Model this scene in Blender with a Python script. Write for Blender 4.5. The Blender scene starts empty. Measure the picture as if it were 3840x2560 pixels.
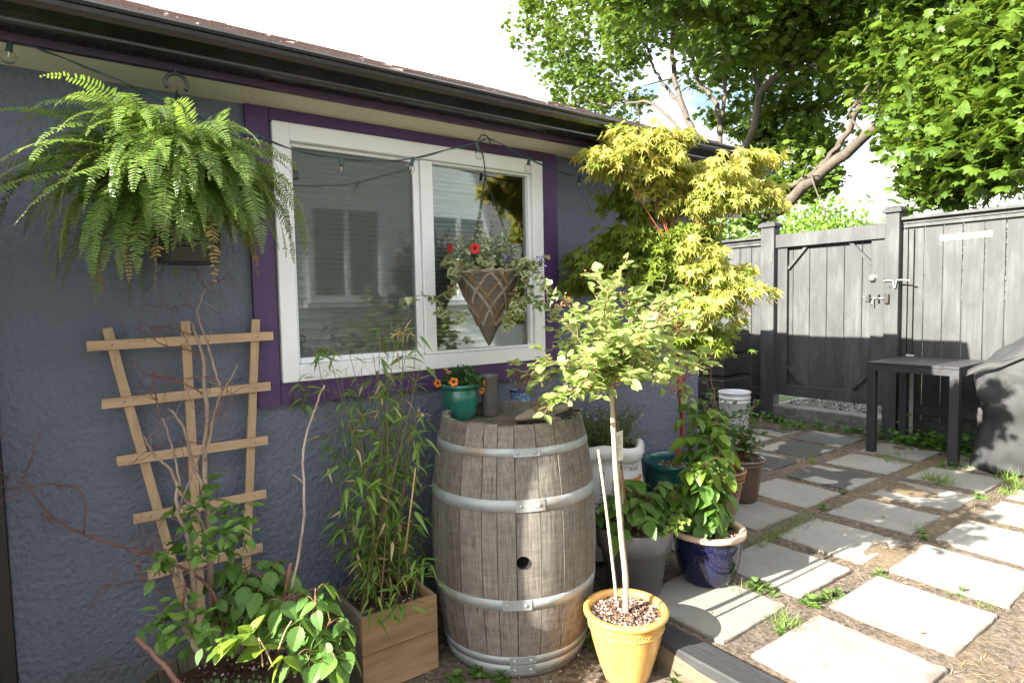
import bpy, bmesh, math, random
import numpy as np
from mathutils import Vector, Matrix
rng = np.random.default_rng(11)
random.seed(5)
SC = bpy.context.scene
COL = SC.collection
R = math.radians

# ------------------------------------------------------------------ camera
EYE = np.array([0.0, 0.0, 1.29])
FPX = 2290.0                       # focal length in pixels of the 3840 px wide photo
def _cam_axes():
    p, r, yw = R(3.65), R(-1.17), R(53.65)
    cp, sp, cr, sr = math.cos(p), math.sin(p), math.cos(r), math.sin(r)
    a = np.array([[cr, -sr, 0], [sr, cr, 0], [0, 0, 1]]) @ np.array([[1, 0, 0], [0, -sp, -cp], [0, cp, -sp]])
    w = np.array([[math.sin(yw), -math.cos(yw), 0], [math.cos(yw), math.sin(yw), 0], [0, 0, 1]])
    return a @ w                   # rows: right, down, forward
AX = _cam_axes()
cd = bpy.data.cameras.new('camera'); cam = bpy.data.objects.new('camera', cd); COL.objects.link(cam)
cd.sensor_width = 36; cd.lens = 36 * FPX / 3840; cd.clip_start = 0.02; cd.clip_end = 500
m4 = Matrix.Identity(4)
for i in range(3):
    m4[i][0] = AX[0][i]; m4[i][1] = -AX[1][i]; m4[i][2] = -AX[2][i]; m4[i][3] = EYE[i]
cam.matrix_world = m4
SC.camera = cam

# ------------------------------------------------------------------ light
SUN_EL = R(26.7)
SDIR = np.array([math.cos(SUN_EL), -0.08 * math.cos(SUN_EL), -math.sin(SUN_EL)]); SDIR /= np.linalg.norm(SDIR)
sd = bpy.data.lights.new('sun', 'SUN'); sun = bpy.data.objects.new('sun', sd); COL.objects.link(sun)
sd.energy = 5.0; sd.angle = R(0.5); sd.color = (1.0, 0.94, 0.83)
sun.rotation_euler = Vector(SDIR).to_track_quat('-Z', 'Y').to_euler(); sun.location = (-20, 4, 15)
W = bpy.data.worlds.new('World'); SC.world = W; W.use_nodes = True
nt = W.node_tree; bg = nt.nodes['Background']
sky = nt.nodes.new('ShaderNodeTexSky'); sky.sky_type = 'NISHITA'; sky.sun_disc = False
sky.sun_elevation = SUN_EL
sky.sun_rotation = math.atan2(-SDIR[0], -SDIR[1])
sky.air_density = 1.0; sky.dust_density = 2.5; sky.ozone_density = 1.0
# thin broken cloud over the blue
tc = nt.nodes.new('ShaderNodeTexCoord'); mp = nt.nodes.new('ShaderNodeMapping'); mp.inputs['Scale'].default_value = (1.0, 1.0, 2.4)
nz = nt.nodes.new('ShaderNodeTexNoise'); nz.inputs['Scale'].default_value = 2.6; nz.inputs['Detail'].default_value = 7; nz.inputs['Roughness'].default_value = .58
rp = nt.nodes.new('ShaderNodeValToRGB'); rp.color_ramp.elements[0].position = .30; rp.color_ramp.elements[1].position = .54
mx = nt.nodes.new('ShaderNodeMix'); mx.data_type = 'RGBA'
mx.inputs[7].default_value = (9.5, 9.6, 9.7, 1)
nt.links.new(tc.outputs['Generated'], mp.inputs['Vector']); nt.links.new(mp.outputs['Vector'], nz.inputs['Vector'])
nt.links.new(nz.outputs['Fac'], rp.inputs['Fac']); nt.links.new(rp.outputs['Color'], mx.inputs[0])
nt.links.new(sky.outputs['Color'], mx.inputs[6]); nt.links.new(mx.outputs[2], bg.inputs['Color'])
bg.inputs['Strength'].default_value = 0.054
SC.view_settings.view_transform = 'Standard'; SC.view_settings.look = 'None'
SC.view_settings.exposure = 2.6; SC.view_settings.gamma = 1
SC.cycles.max_bounces = 7; SC.cycles.transparent_max_bounces = 12

# ------------------------------------------------------------------ photo pixel (2352 wide view) -> point on a plane
def ray(vx, vy):
    k = 3840 / 2352
    q = np.array([vx * k - 1920, vy * k - 1280, FPX])
    return AX.T @ q
def onx(vx, vy, x): d = ray(vx, vy); return EYE + d * (x / d[0])
def ony(vx, vy, y): d = ray(vx, vy); return EYE + d * (y / d[1])
def onz(vx, vy, z): d = ray(vx, vy); return EYE + d * ((z - EYE[2]) / d[2])
def proj(p):
    c = (np.asarray(p, float) - EYE) @ AX.T
    return np.stack([FPX * c[..., 0] / c[..., 2] + 1920, FPX * c[..., 1] / c[..., 2] + 1280], -1) / (3840 / 2352)

# ------------------------------------------------------------------ mesh collector
class MB:
    def __init__(s): s.v = []; s.f = []; s.r = []; s.m = []; s.n = 0; s.sm = []
    def add(s, v, f, rnd=0.5, mi=0, smooth=False):
        v = np.asarray(v, float).reshape(-1, 3)
        o = s.n
        s.v.append(v); s.n += len(v)
        s.f.extend([tuple(i + o for i in q) for q in f])
        rr = list(rnd) if hasattr(rnd, '__len__') else [rnd] * len(f)
        s.r.extend(rr); s.m.extend([mi] * len(f)); s.sm.extend([smooth] * len(f))
    def box(s, c, d, rot=None, rnd=0.5, mi=0, bev=0.0):
        c = np.asarray(c, float); d = np.asarray(d, float) / 2
        if bev > 0:
            b = min(bev, d.min() * .9)
            pts = []; idx = {}
            fs = []
            for sx in (-1, 1):
                for sy in (-1, 1):
                    for sz in (-1, 1):
                        for a in range(3):
                            q = np.array([sx, sy, sz]) * d
                            for k in range(3):
                                if k != a: q[k] -= np.sign(q[k]) * b
                            idx[(sx, sy, sz, a)] = len(pts); pts.append(q)
            g = lambda *k: idx[k]
            for a in range(3):
                b1, b2 = [(1, 2), (2, 0), (0, 1)][a]
                for sg in (-1, 1):
                    q = []
                    for u, w in ((-1, -1), (1, -1), (1, 1), (-1, 1)):
                        k = [0, 0, 0]; k[a] = sg; k[b1] = u; k[b2] = w
                        q.append(g(k[0], k[1], k[2], a))
                    fs.append(q if sg > 0 else q[::-1])
            for a in range(3):          # edge strips along axis a
                b1, b2 = [(1, 2), (2, 0), (0, 1)][a]
                for u in (-1, 1):
                    for w in (-1, 1):
                        k0 = [0, 0, 0]; k1 = [0, 0, 0]
                        k0[a] = -1; k1[a] = 1; k0[b1] = k1[b1] = u; k0[b2] = k1[b2] = w
                        q = [g(*k0, b1), g(*k1, b1), g(*k1, b2), g(*k0, b2)]
                        fs.append(q if u * w < 0 else q[::-1])
            for sx in (-1, 1):
                for sy in (-1, 1):
                    for sz in (-1, 1):
                        q = [g(sx, sy, sz, 0), g(sx, sy, sz, 1), g(sx, sy, sz, 2)]
                        fs.append(q if sx * sy * sz > 0 else q[::-1])
            p = np.array(pts)
        else:
            p = np.array([[x, y, z] for x in (-1, 1) for y in (-1, 1) for z in (-1, 1)], float) * d
            fs = [(0, 1, 3, 2), (4, 6, 7, 5), (0, 4, 5, 1), (2, 3, 7, 6), (0, 2, 6, 4), (1, 5, 7, 3)]
        if rot is not None: p = p @ np.asarray(rot).T
        s.add(p + c, fs, rnd, mi)
    def bar(s, a, b, w, h, up=(0, 0, 1), rnd=0.5, mi=0, bev=0.0):
        a = np.asarray(a, float); b = np.asarray(b, float); x = b - a; L = np.linalg.norm(x); x = x / L
        y = np.cross(np.asarray(up, float), x)
        y /= np.linalg.norm(y); z = np.cross(x, y)
        s.box((a + b) / 2, (L, w, h), np.stack([x, y, z], 1), rnd, mi, bev)
    def tube(s, pts, rad, seg=6, rnd=0.5, mi=0, cap=True, smooth=True):
        P = np.asarray(pts, float); n = len(P)
        rad = np.full(n, rad) if np.isscalar(rad) else np.asarray(rad, float)
        if len(rad) != n: rad = np.interp(np.linspace(0, 1, n), np.linspace(0, 1, len(rad)), rad)
        T = np.gradient(P, axis=0); T /= np.linalg.norm(T, axis=1, keepdims=True) + 1e-12
        u = np.array([0, 0, 1.0]) if abs(T[0][2]) < .9 else np.array([1.0, 0, 0])
        ang = np.arange(seg) * 2 * np.pi / seg
        V = []
        for i in range(n):
            u = u - T[i] * (u @ T[i]); u /= np.linalg.norm(u) + 1e-12
            w = np.cross(T[i], u)
            V.append(P[i] + rad[i] * (np.cos(ang)[:, None] * u + np.sin(ang)[:, None] * w))
        F = []
        for i in range(n - 1):
            for j in range(seg):
                k = (j + 1) % seg
                F.append((i * seg + j, i * seg + k, (i + 1) * seg + k, (i + 1) * seg + j))
        if cap: F.append(tuple(range(seg))[::-1]); F.append(tuple((n - 1) * seg + j for j in range(seg)))
        s.add(np.concatenate(V), F, rnd, mi, smooth)
    def lathe(s, prof, c=(0, 0, 0), seg=48, rnd=0.5, mi=0, smooth=True, wob=None):
        prof = np.asarray(prof, float); n = len(prof)
        a = np.arange(seg) * 2 * np.pi / seg
        V = np.zeros((n, seg, 3))
        V[:, :, 0] = prof[:, :1] * np.cos(a); V[:, :, 1] = prof[:, :1] * np.sin(a); V[:, :, 2] = prof[:, 1:2]
        if wob is not None:
            k = wob(np.broadcast_to(a, (n, seg)), np.broadcast_to(prof[:, 1:2], (n, seg)), np.broadcast_to(prof[:, :1], (n, seg)))
            V[:, :, 0] *= k; V[:, :, 1] *= k
        V = V.reshape(-1, 3) + np.asarray(c, float)
        F = []
        for i in range(n - 1):
            for j in range(seg):
                k = (j + 1) % seg
                F.append((i * seg + j, i * seg + k, (i + 1) * seg + k, (i + 1) * seg + j))
        s.add(V, F, rnd, mi, smooth)
    def disc(s, r, z, c=(0, 0, 0), seg=40, rnd=0.5, mi=0, amp=0.0, rings=1, lower=False):
        V = [[0, 0, z]]; F = []
        for q in range(1, rings + 1):
            for j in range(seg):
                a = j * 2 * np.pi / seg
                V.append([r * q / rings * np.cos(a), r * q / rings * np.sin(a), z + (rng.normal() * amp if q < rings else 0)])
        for j in range(seg):
            k = (j + 1) % seg
            F.append((0, 1 + j, 1 + k))
            for q in range(1, rings):
                F.append((1 + (q - 1) * seg + j, 1 + q * seg + j, 1 + q * seg + k, 1 + (q - 1) * seg + k))
        if lower: F = [f[::-1] for f in F]
        s.add(np.array(V) + np.asarray(c, float), F, rnd, mi, True)
    def inst(s, tv, tf, M, T, rnd=None, mi=0, smooth=False):
        """copies of one leaf template: M (n,3,3) with the scale in it, T (n,3)"""
        tv = np.asarray(tv, float); n = len(T)
        if n == 0: return
        V = np.einsum('nij,kj->nki', M, tv) + np.asarray(T)[:, None, :]
        o = s.n; k = len(tv)
        s.v.append(V.reshape(-1, 3)); s.n += n * k
        if rnd is None: rnd = rng.random(n)
        for i in range(n):
            b = o + i * k
            for q in tf: s.f.append(tuple(b + j for j in q))
        s.r.extend(np.repeat(rnd, len(tf)).tolist()); s.m.extend([mi] * (n * len(tf))); s.sm.extend([smooth] * (n * len(tf)))
    def build(s, name, mats, parent=None, loc=None):
        if parent is not None and loc is None:
            loc = np.zeros(3); q = parent
            while q is not None: loc = loc + np.array(q.location); q = q.parent
        loc = np.array(loc if loc is not None else (0, 0, 0), float)
        V = np.concatenate(s.v) - loc
        me = bpy.data.meshes.new(name)
        me.vertices.add(len(V)); me.vertices.foreach_set('co', V.ravel())
        ln = np.array([len(q) for q in s.f]); li = np.fromiter((i for q in s.f for i in q), int)
        me.loops.add(len(li)); me.loops.foreach_set('vertex_index', li)
        me.polygons.add(len(ln)); st = np.concatenate([[0], np.cumsum(ln)[:-1]])
        me.polygons.foreach_set('loop_start', st); me.polygons.foreach_set('loop_total', ln)
        mats = mats if isinstance(mats, (list, tuple)) else [mats]
        for q in mats: me.materials.append(q)
        me.polygons.foreach_set('material_index', np.array(s.m, dtype=np.int32))
        me.update(calc_edges=True)
        me.polygons.foreach_set('use_smooth', np.array(s.sm, dtype=bool))
        at = me.attributes.new('rnd', 'FLOAT', 'FACE'); at.data.foreach_set('value', np.array(s.r, dtype=np.float32))
        me.validate()
        o = bpy.data.objects.new(name, me); COL.objects.link(o)
        if parent is not None: o.parent = parent
        else: o.location = loc
        return o

def tag(o, label=None, cat=None, group=None, kind=None):
    if label: o['label'] = label
    if cat: o['category'] = cat
    if group: o['group'] = group
    if kind: o['kind'] = kind
    return o
def thing(name, label, cat, loc=(0, 0, 0), group=None):
    o = bpy.data.objects.new(name, None); COL.objects.link(o); o.location = loc; o.empty_display_size = .1
    return tag(o, label, cat, group)
def copy_tree(o, parent=None):
    c = o.copy(); COL.objects.link(c)
    if parent is not None: c.parent = parent
    for ch in list(o.children): copy_tree(ch, c)
    return c

# ------------------------------------------------------------------ materials
def rgb(c): return (c[0], c[1], c[2], 1)
class NT:
    def __init__(s, name):
        s.m = bpy.data.materials.new(name); s.m.use_nodes = True; s.t = s.m.node_tree
        s.b = s.t.nodes['Principled BSDF']; s.out = s.t.nodes['Material Output']
        s.tc = s.n('ShaderNodeTexCoord')
    def n(s, k, **kw):
        x = s.t.nodes.new(k)
        for a, v in kw.items():
            if a in x.inputs: x.inputs[a].default_value = v
            else: setattr(x, a, v)
        return x
    def l(s, a, b): s.t.links.new(a, b)
    def coords(s, scale=(1, 1, 1), src='Object'):
        q = s.n('ShaderNodeMapping'); q.inputs['Scale'].default_value = scale; s.l(s.tc.outputs[src], q.inputs['Vector']); return q.outputs['Vector']
    def noise(s, scale, vec=None, detail=5, rough=.55, dist=0):
        q = s.n('ShaderNodeTexNoise', Scale=scale, Detail=detail, Roughness=rough, Distortion=dist)
        s.l(vec if vec is not None else s.tc.outputs['Object'], q.inputs['Vector']); return q.outputs['Fac']
    def ramp(s, fac, stops):
        q = s.n('ShaderNodeValToRGB'); e = q.color_ramp.elements
        while len(e) < len(stops): e.new(.5)
        for i, (p, c) in enumerate(stops):
            e[i].position = p; e[i].color = rgb(c) if hasattr(c, '__len__') else (c, c, c, 1)
        s.l(fac, q.inputs['Fac']); return q.outputs['Color']
    def mix(s, fac, a, b, mode='MIX'):
        q = s.n('ShaderNodeMix', data_type='RGBA', blend_type=mode)
        for v, i in ((fac, 0), (a, 6), (b, 7)):
            if hasattr(v, 'is_linked') or hasattr(v, 'links'): s.l(v, q.inputs[i])
            elif i == 0: q.inputs[0].default_value = v
            else: q.inputs[i].default_value = rgb(v)
        return q.outputs[2]
    def attr(s, name='rnd'):
        q = s.n('ShaderNodeAttribute', attribute_name=name); return q.outputs['Fac']
    def math(s, op, a, b=0.5):
        q = s.n('ShaderNodeMath', operation=op)
        for v, i in ((a, 0), (b, 1)):
            if hasattr(v, 'links'): s.l(v, q.inputs[i])
            else: q.inputs[i].default_value = v
        return q.outputs[0]
    def bump(s, h, strength=.3, dist=.01, prev=None):
        q = s.n('ShaderNodeBump', Strength=strength, Distance=dist); s.l(h, q.inputs['Height'])
        if prev is not None: s.l(prev, q.inputs['Normal'])
        return q.outputs['Normal']
    def set(s, col=None, rough=None, normal=None, metal=None, spec=None, coat=None, trans=None):
        for k, v in (('Base Color', col), ('Roughness', rough), ('Normal', normal), ('Metallic', metal), ('Specular IOR Level', spec), ('Coat Weight', coat), ('Transmission Weight', trans)):
            if v is None: continue
            if hasattr(v, 'links'): s.l(v, s.b.inputs[k])
            else: s.b.inputs[k].default_value = rgb(v) if hasattr(v, '__len__') else v
        return s.m

def simple(name, c1, c2=None, scale=6, rough=.6, bump=0.0, bscale=60, stretch=(1, 1, 1), metal=0.0, coat=0.0, spec=.5, bdist=.004, usernd=0.0):
    n = NT(name); c2 = c2 if c2 is not None else [x * .75 for x in c1]
    v = n.coords(stretch); f = n.noise(scale, v, 6, .6)
    col = n.ramp(f, [(.3, c2), (.7, c1)])
    if usernd > 0:
        col = n.mix(1.0, col, n.ramp(n.attr(), [(0, 1 - usernd), (1, 1 + 0.0)]), 'MULTIPLY')
    nm = None
    if bump > 0: nm = n.bump(n.noise(bscale, v, 4, .6), bump, bdist)
    rr = n.ramp(n.noise(scale * 2.3, v, 3), [(.3, max(rough - .08, 0.02)), (.7, min(rough + .08, 1))])
    return n.set(col, rr, nm, metal, spec, coat)

def leaf(name, c_dark, c_light, trans=.4, rough=.42, tcol=None, back=None, spec=.5):
    """leaf: diffuse + glossy skin, and light passing through the blade"""
    n = NT(name)
    f = n.attr()
    g = n.noise(24, None, 3)
    col = n.ramp(f, [(0, c_dark), (1, c_light)])
    col = n.mix(.35, col, n.ramp(g, [(.3, [x * .6 for x in c_dark]), (.7, c_light)]))
    n.set(col, rough, None, 0, spec * .7)
    tr = n.n('ShaderNodeBsdfTranslucent')
    t2 = tcol if tcol else [min(1, c_light[0] * 1.9), min(1, c_light[1] * 1.6), c_light[2] * .6]
    tc2 = n.mix(.5, col, n.ramp(f, [(0, [x * .7 for x in t2]), (1, t2)]))
    n.l(tc2, tr.inputs['Color'])
    ms = n.n('ShaderNodeMixShader'); ms.inputs[0].default_value = trans
    n.l(n.b.outputs[0], ms.inputs[1]); n.l(tr.outputs[0], ms.inputs[2]); n.l(ms.outputs[0], n.out.inputs['Surface'])
    return n.m

# ------------------------------------------------------------------ leaf templates (x right, y along the blade, z up), length 1
def t_ovate(w=.5, fold=.12, droop=.15, seg=4, tip=1.0):
    V = []; F = []
    for i in range(seg + 1):
        t = i / seg
        ww = w / 2 * (math.sin(math.pi * t ** (.75 * tip)) ** .9 if 0 < t < 1 else 0)
        z = -droop * t * t
        V.append([0, t, z])
        if 0 < i < seg: V.append([-ww, t, z + fold * ww * 2]); V.append([ww, t, z + fold * ww * 2])
    # index map
    mid = [0]; L = [0]; Rr = [0]; k = 1
    for i in range(1, seg):
        mid.append(k); L.append(k + 1); Rr.append(k + 2); k += 3
    mid.append(k); L.append(k); Rr.append(k)
    for i in range(seg):
        if i == 0: F += [(0, Rr[1], mid[1]), (0, mid[1], L[1])]
        elif i == seg - 1: F += [(mid[i], Rr[i], k), (mid[i], k, L[i])]
        else: F += [(mid[i], Rr[i], Rr[i + 1], mid[i + 1]), (mid[i], mid[i + 1], L[i + 1], L[i])]
    return np.array(V), F
def t_fan(outline, cup=.1):
    """flat lobed leaf as a fan of triangles round its middle"""
    o = np.array(outline, float); c = np.array([0, .42])
    V = [[c[0], c[1], 0]]
    for x, y in o:
        V.append([x, y, -cup * ((x - c[0]) ** 2 + (y - c[1]) ** 2) * 2])
    n = len(o)
    return np.array(V), [(0, 1 + i, 1 + (i + 1) % n) for i in range(n)]
def t_palmate(lobes, depth=.35, width=18):
    """star leaf: lobes = [(angle from the tip in degrees, length)]"""
    pts = [(0.03, 0)]
    L = sorted(lobes, key=lambda q: -q[0])
    for i, (a, l) in enumerate(L):
        aa = R(a); b = R(width)
        if i > 0:
            am = R((a + L[i - 1][0]) / 2); d = depth * min(l, L[i - 1][1])
            pts.append((d * math.sin(am), .12 + d * math.cos(am)))
        pts.append((l * .62 * math.sin(aa + b * .45), .12 + l * .62 * math.cos(aa + b * .45)))
        pts.append((l * math.sin(aa), .12 + l * math.cos(aa)))
        pts.append((l * .62 * math.sin(aa - b * .45), .12 + l * .62 * math.cos(aa - b * .45)))
    pts.append((-0.03, 0))
    o = np.array(pts); V = [[0, .14, 0]]
    for x, y in o: V.append([x, y, -.35 * (x * x + (y - .14) ** 2)])
    n = len(o)
    return np.array(V), [(0, 1 + i, 1 + (i + 1) % n) for i in range(n)]
T_OV = t_ovate(.55); T_OVW = t_ovate(.78, .1, .12); T_BAM = t_ovate(.16, .1, .35, 5, .7); T_LAN = t_ovate(.3, .15, .25)
T_JM = t_palmate([(0, .88), (42, .80), (-42, .80), (85, .6), (-85, .6), (128, .32), (-128, .32)], .42, 15)
T_TUL = t_fan([(.03, 0), (.28, .05), (.5, .16), (.36, .36), (.46, .66), (.24, .66), (.12, .88), (0, .78), (-.12, .9), (-.24, .66), (-.46, .64), (-.36, .36), (-.5, .16), (-.28, .05)], .25)
T_IVY = t_fan([(.03, .05), (.3, -.05), (.5, .2), (.3, .42), (.32, .62), (.1, .72), (0, 1.0), (-.1, .72), (-.32, .62), (-.3, .42), (-.5, .2), (-.3, -.05)], .2)
def t_serrate(w=.72, n=8):
    pts = []
    for i in range(1, n * 2):
        t = i / (n * 2)
        ww = w / 2 * math.sin(math.pi * t ** .72) ** .85
        ww *= 1.0 if i % 2 else .86
        pts.append((ww, t))
    V = [[0, 0, 0], [0, 1, -.22]]; F = []
    nseg = len(pts)
    mid0 = len(V)
    for (x, t) in pts: V.append([0, t, -.22 * t * t])
    r0 = len(V)
    for (x, t) in pts: V.append([x, t, -.22 * t * t + .22 * x])
    l0 = len(V)
    for (x, t) in pts: V.append([-x, t, -.22 * t * t + .22 * x])
    for i in range(nseg - 1):
        F.append((mid0 + i, r0 + i, r0 + i + 1, mid0 + i + 1)); F.append((mid0 + i, mid0 + i + 1, l0 + i + 1, l0 + i))
    F += [(0, r0, mid0), (0, mid0, l0), (mid0 + nseg - 1, r0 + nseg - 1, 1), (mid0 + nseg - 1, 1, l0 + nseg - 1)]
    return np.array(V), F
T_RAS = t_serrate()
T_RASV = t_serrate(.6, 5)

def frames(dirs, ups=None, scale=1.0, roll=.5):
    """(n,3,3): y axis along dirs, z axis near ups, random roll, scaled"""
    d = np.asarray(dirs, float); d = d / (np.linalg.norm(d, axis=1, keepdims=True) + 1e-9); n = len(d)
    u = np.tile([0, 0, 1.0], (n, 1)) if ups is None else np.asarray(ups, float)
    u = u + rng.normal(size=(n, 3)) * roll
    x = np.cross(d, u); x /= np.linalg.norm(x, axis=1, keepdims=True) + 1e-9
    z = np.cross(x, d)
    M = np.stack([x, d, z], 2)
    sc = np.asarray(scale, float)
    return M * (sc[:, None, None] if sc.ndim else sc)
def unit(v): v = np.asarray(v, float); return v / (np.linalg.norm(v, axis=-1, keepdims=True) + 1e-9)
def spline(pts, n=20):
    """Catmull-Rom through the points"""
    P = np.asarray(pts, float)
    if len(P) < 3:
        t = np.linspace(0, 1, n)[:, None]; return P[0] * (1 - t) + P[-1] * t
    Q = np.vstack([2 * P[0] - P[1], P, 2 * P[-1] - P[-2]]); out = []
    m = len(P) - 1; per = max(2, n // m)
    for i in range(m):
        p0, p1, p2, p3 = Q[i:i + 4]
        for t in np.arange(per) / per:
            out.append(.5 * ((2 * p1) + (p2 - p0) * t + (2 * p0 - 5 * p1 + 4 * p2 - p3) * t * t + (3 * p1 - p0 - 3 * p2 + p3) * t ** 3))
    out.append(P[-1]); return np.array(out)
def jitterline(a, b, n=8, amp=.02, sag=0.0):
    t = np.linspace(0, 1, n)[:, None]; p = np.asarray(a, float) * (1 - t) + np.asarray(b, float) * t
    j = rng.normal(size=(n, 3)) * amp; j[0] = j[-1] = 0
    p = p + j; p[:, 2] -= sag * 4 * (t * (1 - t))[:, 0]
    return p
# ================================================================== SETTING
GZ = -0.115                        # low ground in front of the timber edging
YW = 2.42                          # house wall
XF = 6.10                          # fence boards
# ---- soil materials
def soil_mat(name, straw):
    n = NT(name)
    f = n.noise(3.0, None, 6, .6); g = n.noise(55, None, 4, .7); st = n.noise(1.3, n.coords((1, 1, 1)), 5, .6)
    col = n.ramp(f, [(.3, (.040, .031, .024)), (.55, (.080, .064, .050)), (.75, (.125, .104, .084))])
    col = n.mix(n.ramp(g, [(.40, 0.0), (.62, .8)]), col, (.19, .155, .125))
    if straw: col = n.mix(n.ramp(st, [(.5, 0.0), (.66, .55)]), col, (.20, .14, .075))
    nb = n.bump(n.noise(90, None, 5, .7), .6, .01); nb = n.bump(n.noise(14, None, 4, .6), .5, .03, nb)
    return n.set(col, .95, nb, 0, .15)
M_SOIL = soil_mat('dry_soil', True); M_LOW = soil_mat('packed_earth', False)
n = NT('patchy_earth'); f = n.noise(1.1, None, 7, .6)
n.set(n.ramp(f, [(.3, (.10, .085, .06)), (.5, (.06, .09, .03)), (.7, (.14, .12, .08))]), .95, n.bump(n.noise(30), .4, .03)); M_FAR = n.m

def sheet(x0, x1, y0, y1, nx, ny, z, amp, sc=6.0):
    b = MB(); xs = np.linspace(x0, x1, nx); ys = np.linspace(y0, y1, ny)
    X, Y = np.meshgrid(xs, ys); Z = np.full_like(X, z)
    for k in range(5):
        a = rng.random() * 6.3; q = sc * (1.6 ** k); ph = rng.random() * 6.3
        Z += amp / (1.5 ** k) * np.sin(q * (X * math.cos(a) + Y * math.sin(a)) + ph)
    V = np.stack([X, Y, Z], -1).reshape(-1, 3)
    F = [(j * nx + i, j * nx + i + 1, (j + 1) * nx + i + 1, (j + 1) * nx + i) for j in range(ny - 1) for i in range(nx - 1)]
    b.add(V, F, .5, 0, True); return b
g = sheet(-150, 150, -150, 150, 40, 40, GZ - .03, 0.0).build('ground', M_FAR); tag(g, kind='structure')
g = sheet(-2.0, 1.90, -3.0, 2.42, 120, 150, GZ, .004).build('earth_path', M_LOW); tag(g, kind='structure')
g = sheet(1.84, 6.02, -2.6, 5.6, 220, 300, -.010, .003); q = g.v[0]; q[q[:, 0] < 1.841] += [-.04, 0, -.11]; g = g.build('patio_soil', M_SOIL); tag(g, kind='structure')

# ---- paving slabs
U0, PT, SA, K = 1.4933, .4379, .3535, 1.29
def slab_mat(name, damp):
    n = NT(name)
    oi = n.n('ShaderNodeObjectInfo'); cmb = n.n('ShaderNodeCombineXYZ'); k = n.math('MULTIPLY', oi.outputs['Random'], 40.0)
    for q in ('X', 'Y', 'Z'): n.l(k, cmb.inputs[q])
    ad = n.n('ShaderNodeVectorMath', operation='ADD'); n.l(n.tc.outputs['Object'], ad.inputs[0]); n.l(cmb.outputs[0], ad.inputs[1]); v = ad.outputs[0]
    f = n.noise(2.6, v, 7, .65); g = n.noise(170, v, 3, .7); h = n.noise(11, v, 6, .65)
    col = n.ramp(f, [(.25, (.195, .186, .170)), (.5, (.242, .231, .212)), (.75, (.29, .278, .256))])
    col = n.mix(n.ramp(g, [(.35, .4), (.5, 0.0)]), col, (.11, .105, .098))
    col = n.mix(1.0, col, n.ramp(oi.outputs['Random'], [(0, .90), (1, 1.06)]), 'MULTIPLY')
    col = n.mix(n.ramp(h, [(.60, 0.0), (.74, .45)]), col, (.115, .095, .07))
    # earth trodden in from the joints: wanders in from the edge
    sp = n.n('ShaderNodeSeparateXYZ'); n.l(n.tc.outputs['Object'], sp.inputs[0]); s = SA * K / 2
    ed = n.math('MINIMUM', n.math('SUBTRACT', s, n.math('ABSOLUTE', n.math('SUBTRACT', sp.outputs['X'], s), 0)), n.math('SUBTRACT', s, n.math('ABSOLUTE', n.math('SUBTRACT', sp.outputs['Y'], s), 0)))
    e2 = n.math('SUBTRACT', ed, n.math('MULTIPLY', n.math('SUBTRACT', n.noise(9, v, 5, .65), .5), .12))
    col = n.mix(n.ramp(e2, [(0.0, .6), (.018, 0.0)]), col, (.125, .095, .068))
    rough = .9
    if damp:
        d = n.noise(damp, v, 2, .4); dm = n.ramp(d, [(.475, 0.0), (.50, 1.0)])
        col = n.mix(dm, col, (.062, .061, .06)); rough = n.ramp(d, [(.475, .9), (.50, .45)])
    nb = n.bump(g, .3, .002); nb = n.bump(h, .3, .004, nb)
    return n.set(col, rough, nb, 0, .3)
M_SLAB = slab_mat('cast_concrete', 0); M_DAMP = slab_mat('damp_concrete', 3.1)
OFFV = {'wall': -1.8207, 'pots': -1.3844, 'sun': -.9451, 'side': -2.2834, 'far': -2.722, 'corner': -3.16}
OFFU = {'wall': -.0121, 'pots': 0, 'sun': .0082, 'side': -.0011, 'far': 0.0, 'corner': 0.004}
def make_slab(m):
    """one cast slab: worn corners, slightly ragged arris, hollow in the top"""
    b = MB(); s = SA * K; out = []
    cr = [rng.uniform(.006, .028) for _ in range(4)]
    for c, (cx, cy) in enumerate(((0, 0), (1, 0), (1, 1), (0, 1))):
        nx, ny = ((1, 0), (1, 1), (0, 1), (0, 0))[c]; px_, py_ = cx * s, cy * s; r_ = cr[c]; ix, iy = (1 if cx == 0 else -1), (1 if cy == 0 else -1)
        a0 = {(0, 0): math.pi, (1, 0): 1.5 * math.pi, (1, 1): 0, (0, 1): .5 * math.pi}[(cx, cy)]
        for t_ in np.linspace(0, 1, 4): out.append((px_ + ix * r_ + r_ * math.cos(a0 + t_ * math.pi / 2), py_ + iy * r_ + r_ * math.sin(a0 + t_ * math.pi / 2)))
        for t_ in np.linspace(.06, .94, 14): out.append(((cx + (nx - cx) * t_) * s, (cy + (ny - cy) * t_) * s))
    out = np.array(out); out += rng.normal(size=out.shape) * .0011; N = len(out); c = out.mean(0); V = []
    for k, z in ((.80, -.0015), (.965, -.0006), (1 - .014, 0), (1 - .004, -.0035), (1, -.008), (1, -.055)):
        for p in out:
            q = c + (p - c) * k; V.append([q[0], q[1], z + rng.normal() * (.0006 if k > .9 else .0003)])
    F = [(i * N + j, (i + 1) * N + j, (i + 1) * N + (j + 1) % N, i * N + (j + 1) % N) for i in range(5) for j in range(N)] + [tuple(range(N))]
    b.add(V, F, .5, 0, False)
    return b.build('paving_slab', m, None, (0, 0, 0))
slabs0 = [make_slab(M_SLAB) for _ in range(6)]; slabs1 = [make_slab(M_DAMP) for _ in range(2)]; usedset = set()
ORD = ['first', 'second', 'third', 'fourth', 'fifth', 'sixth', 'seventh', 'eighth', 'ninth']
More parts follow.
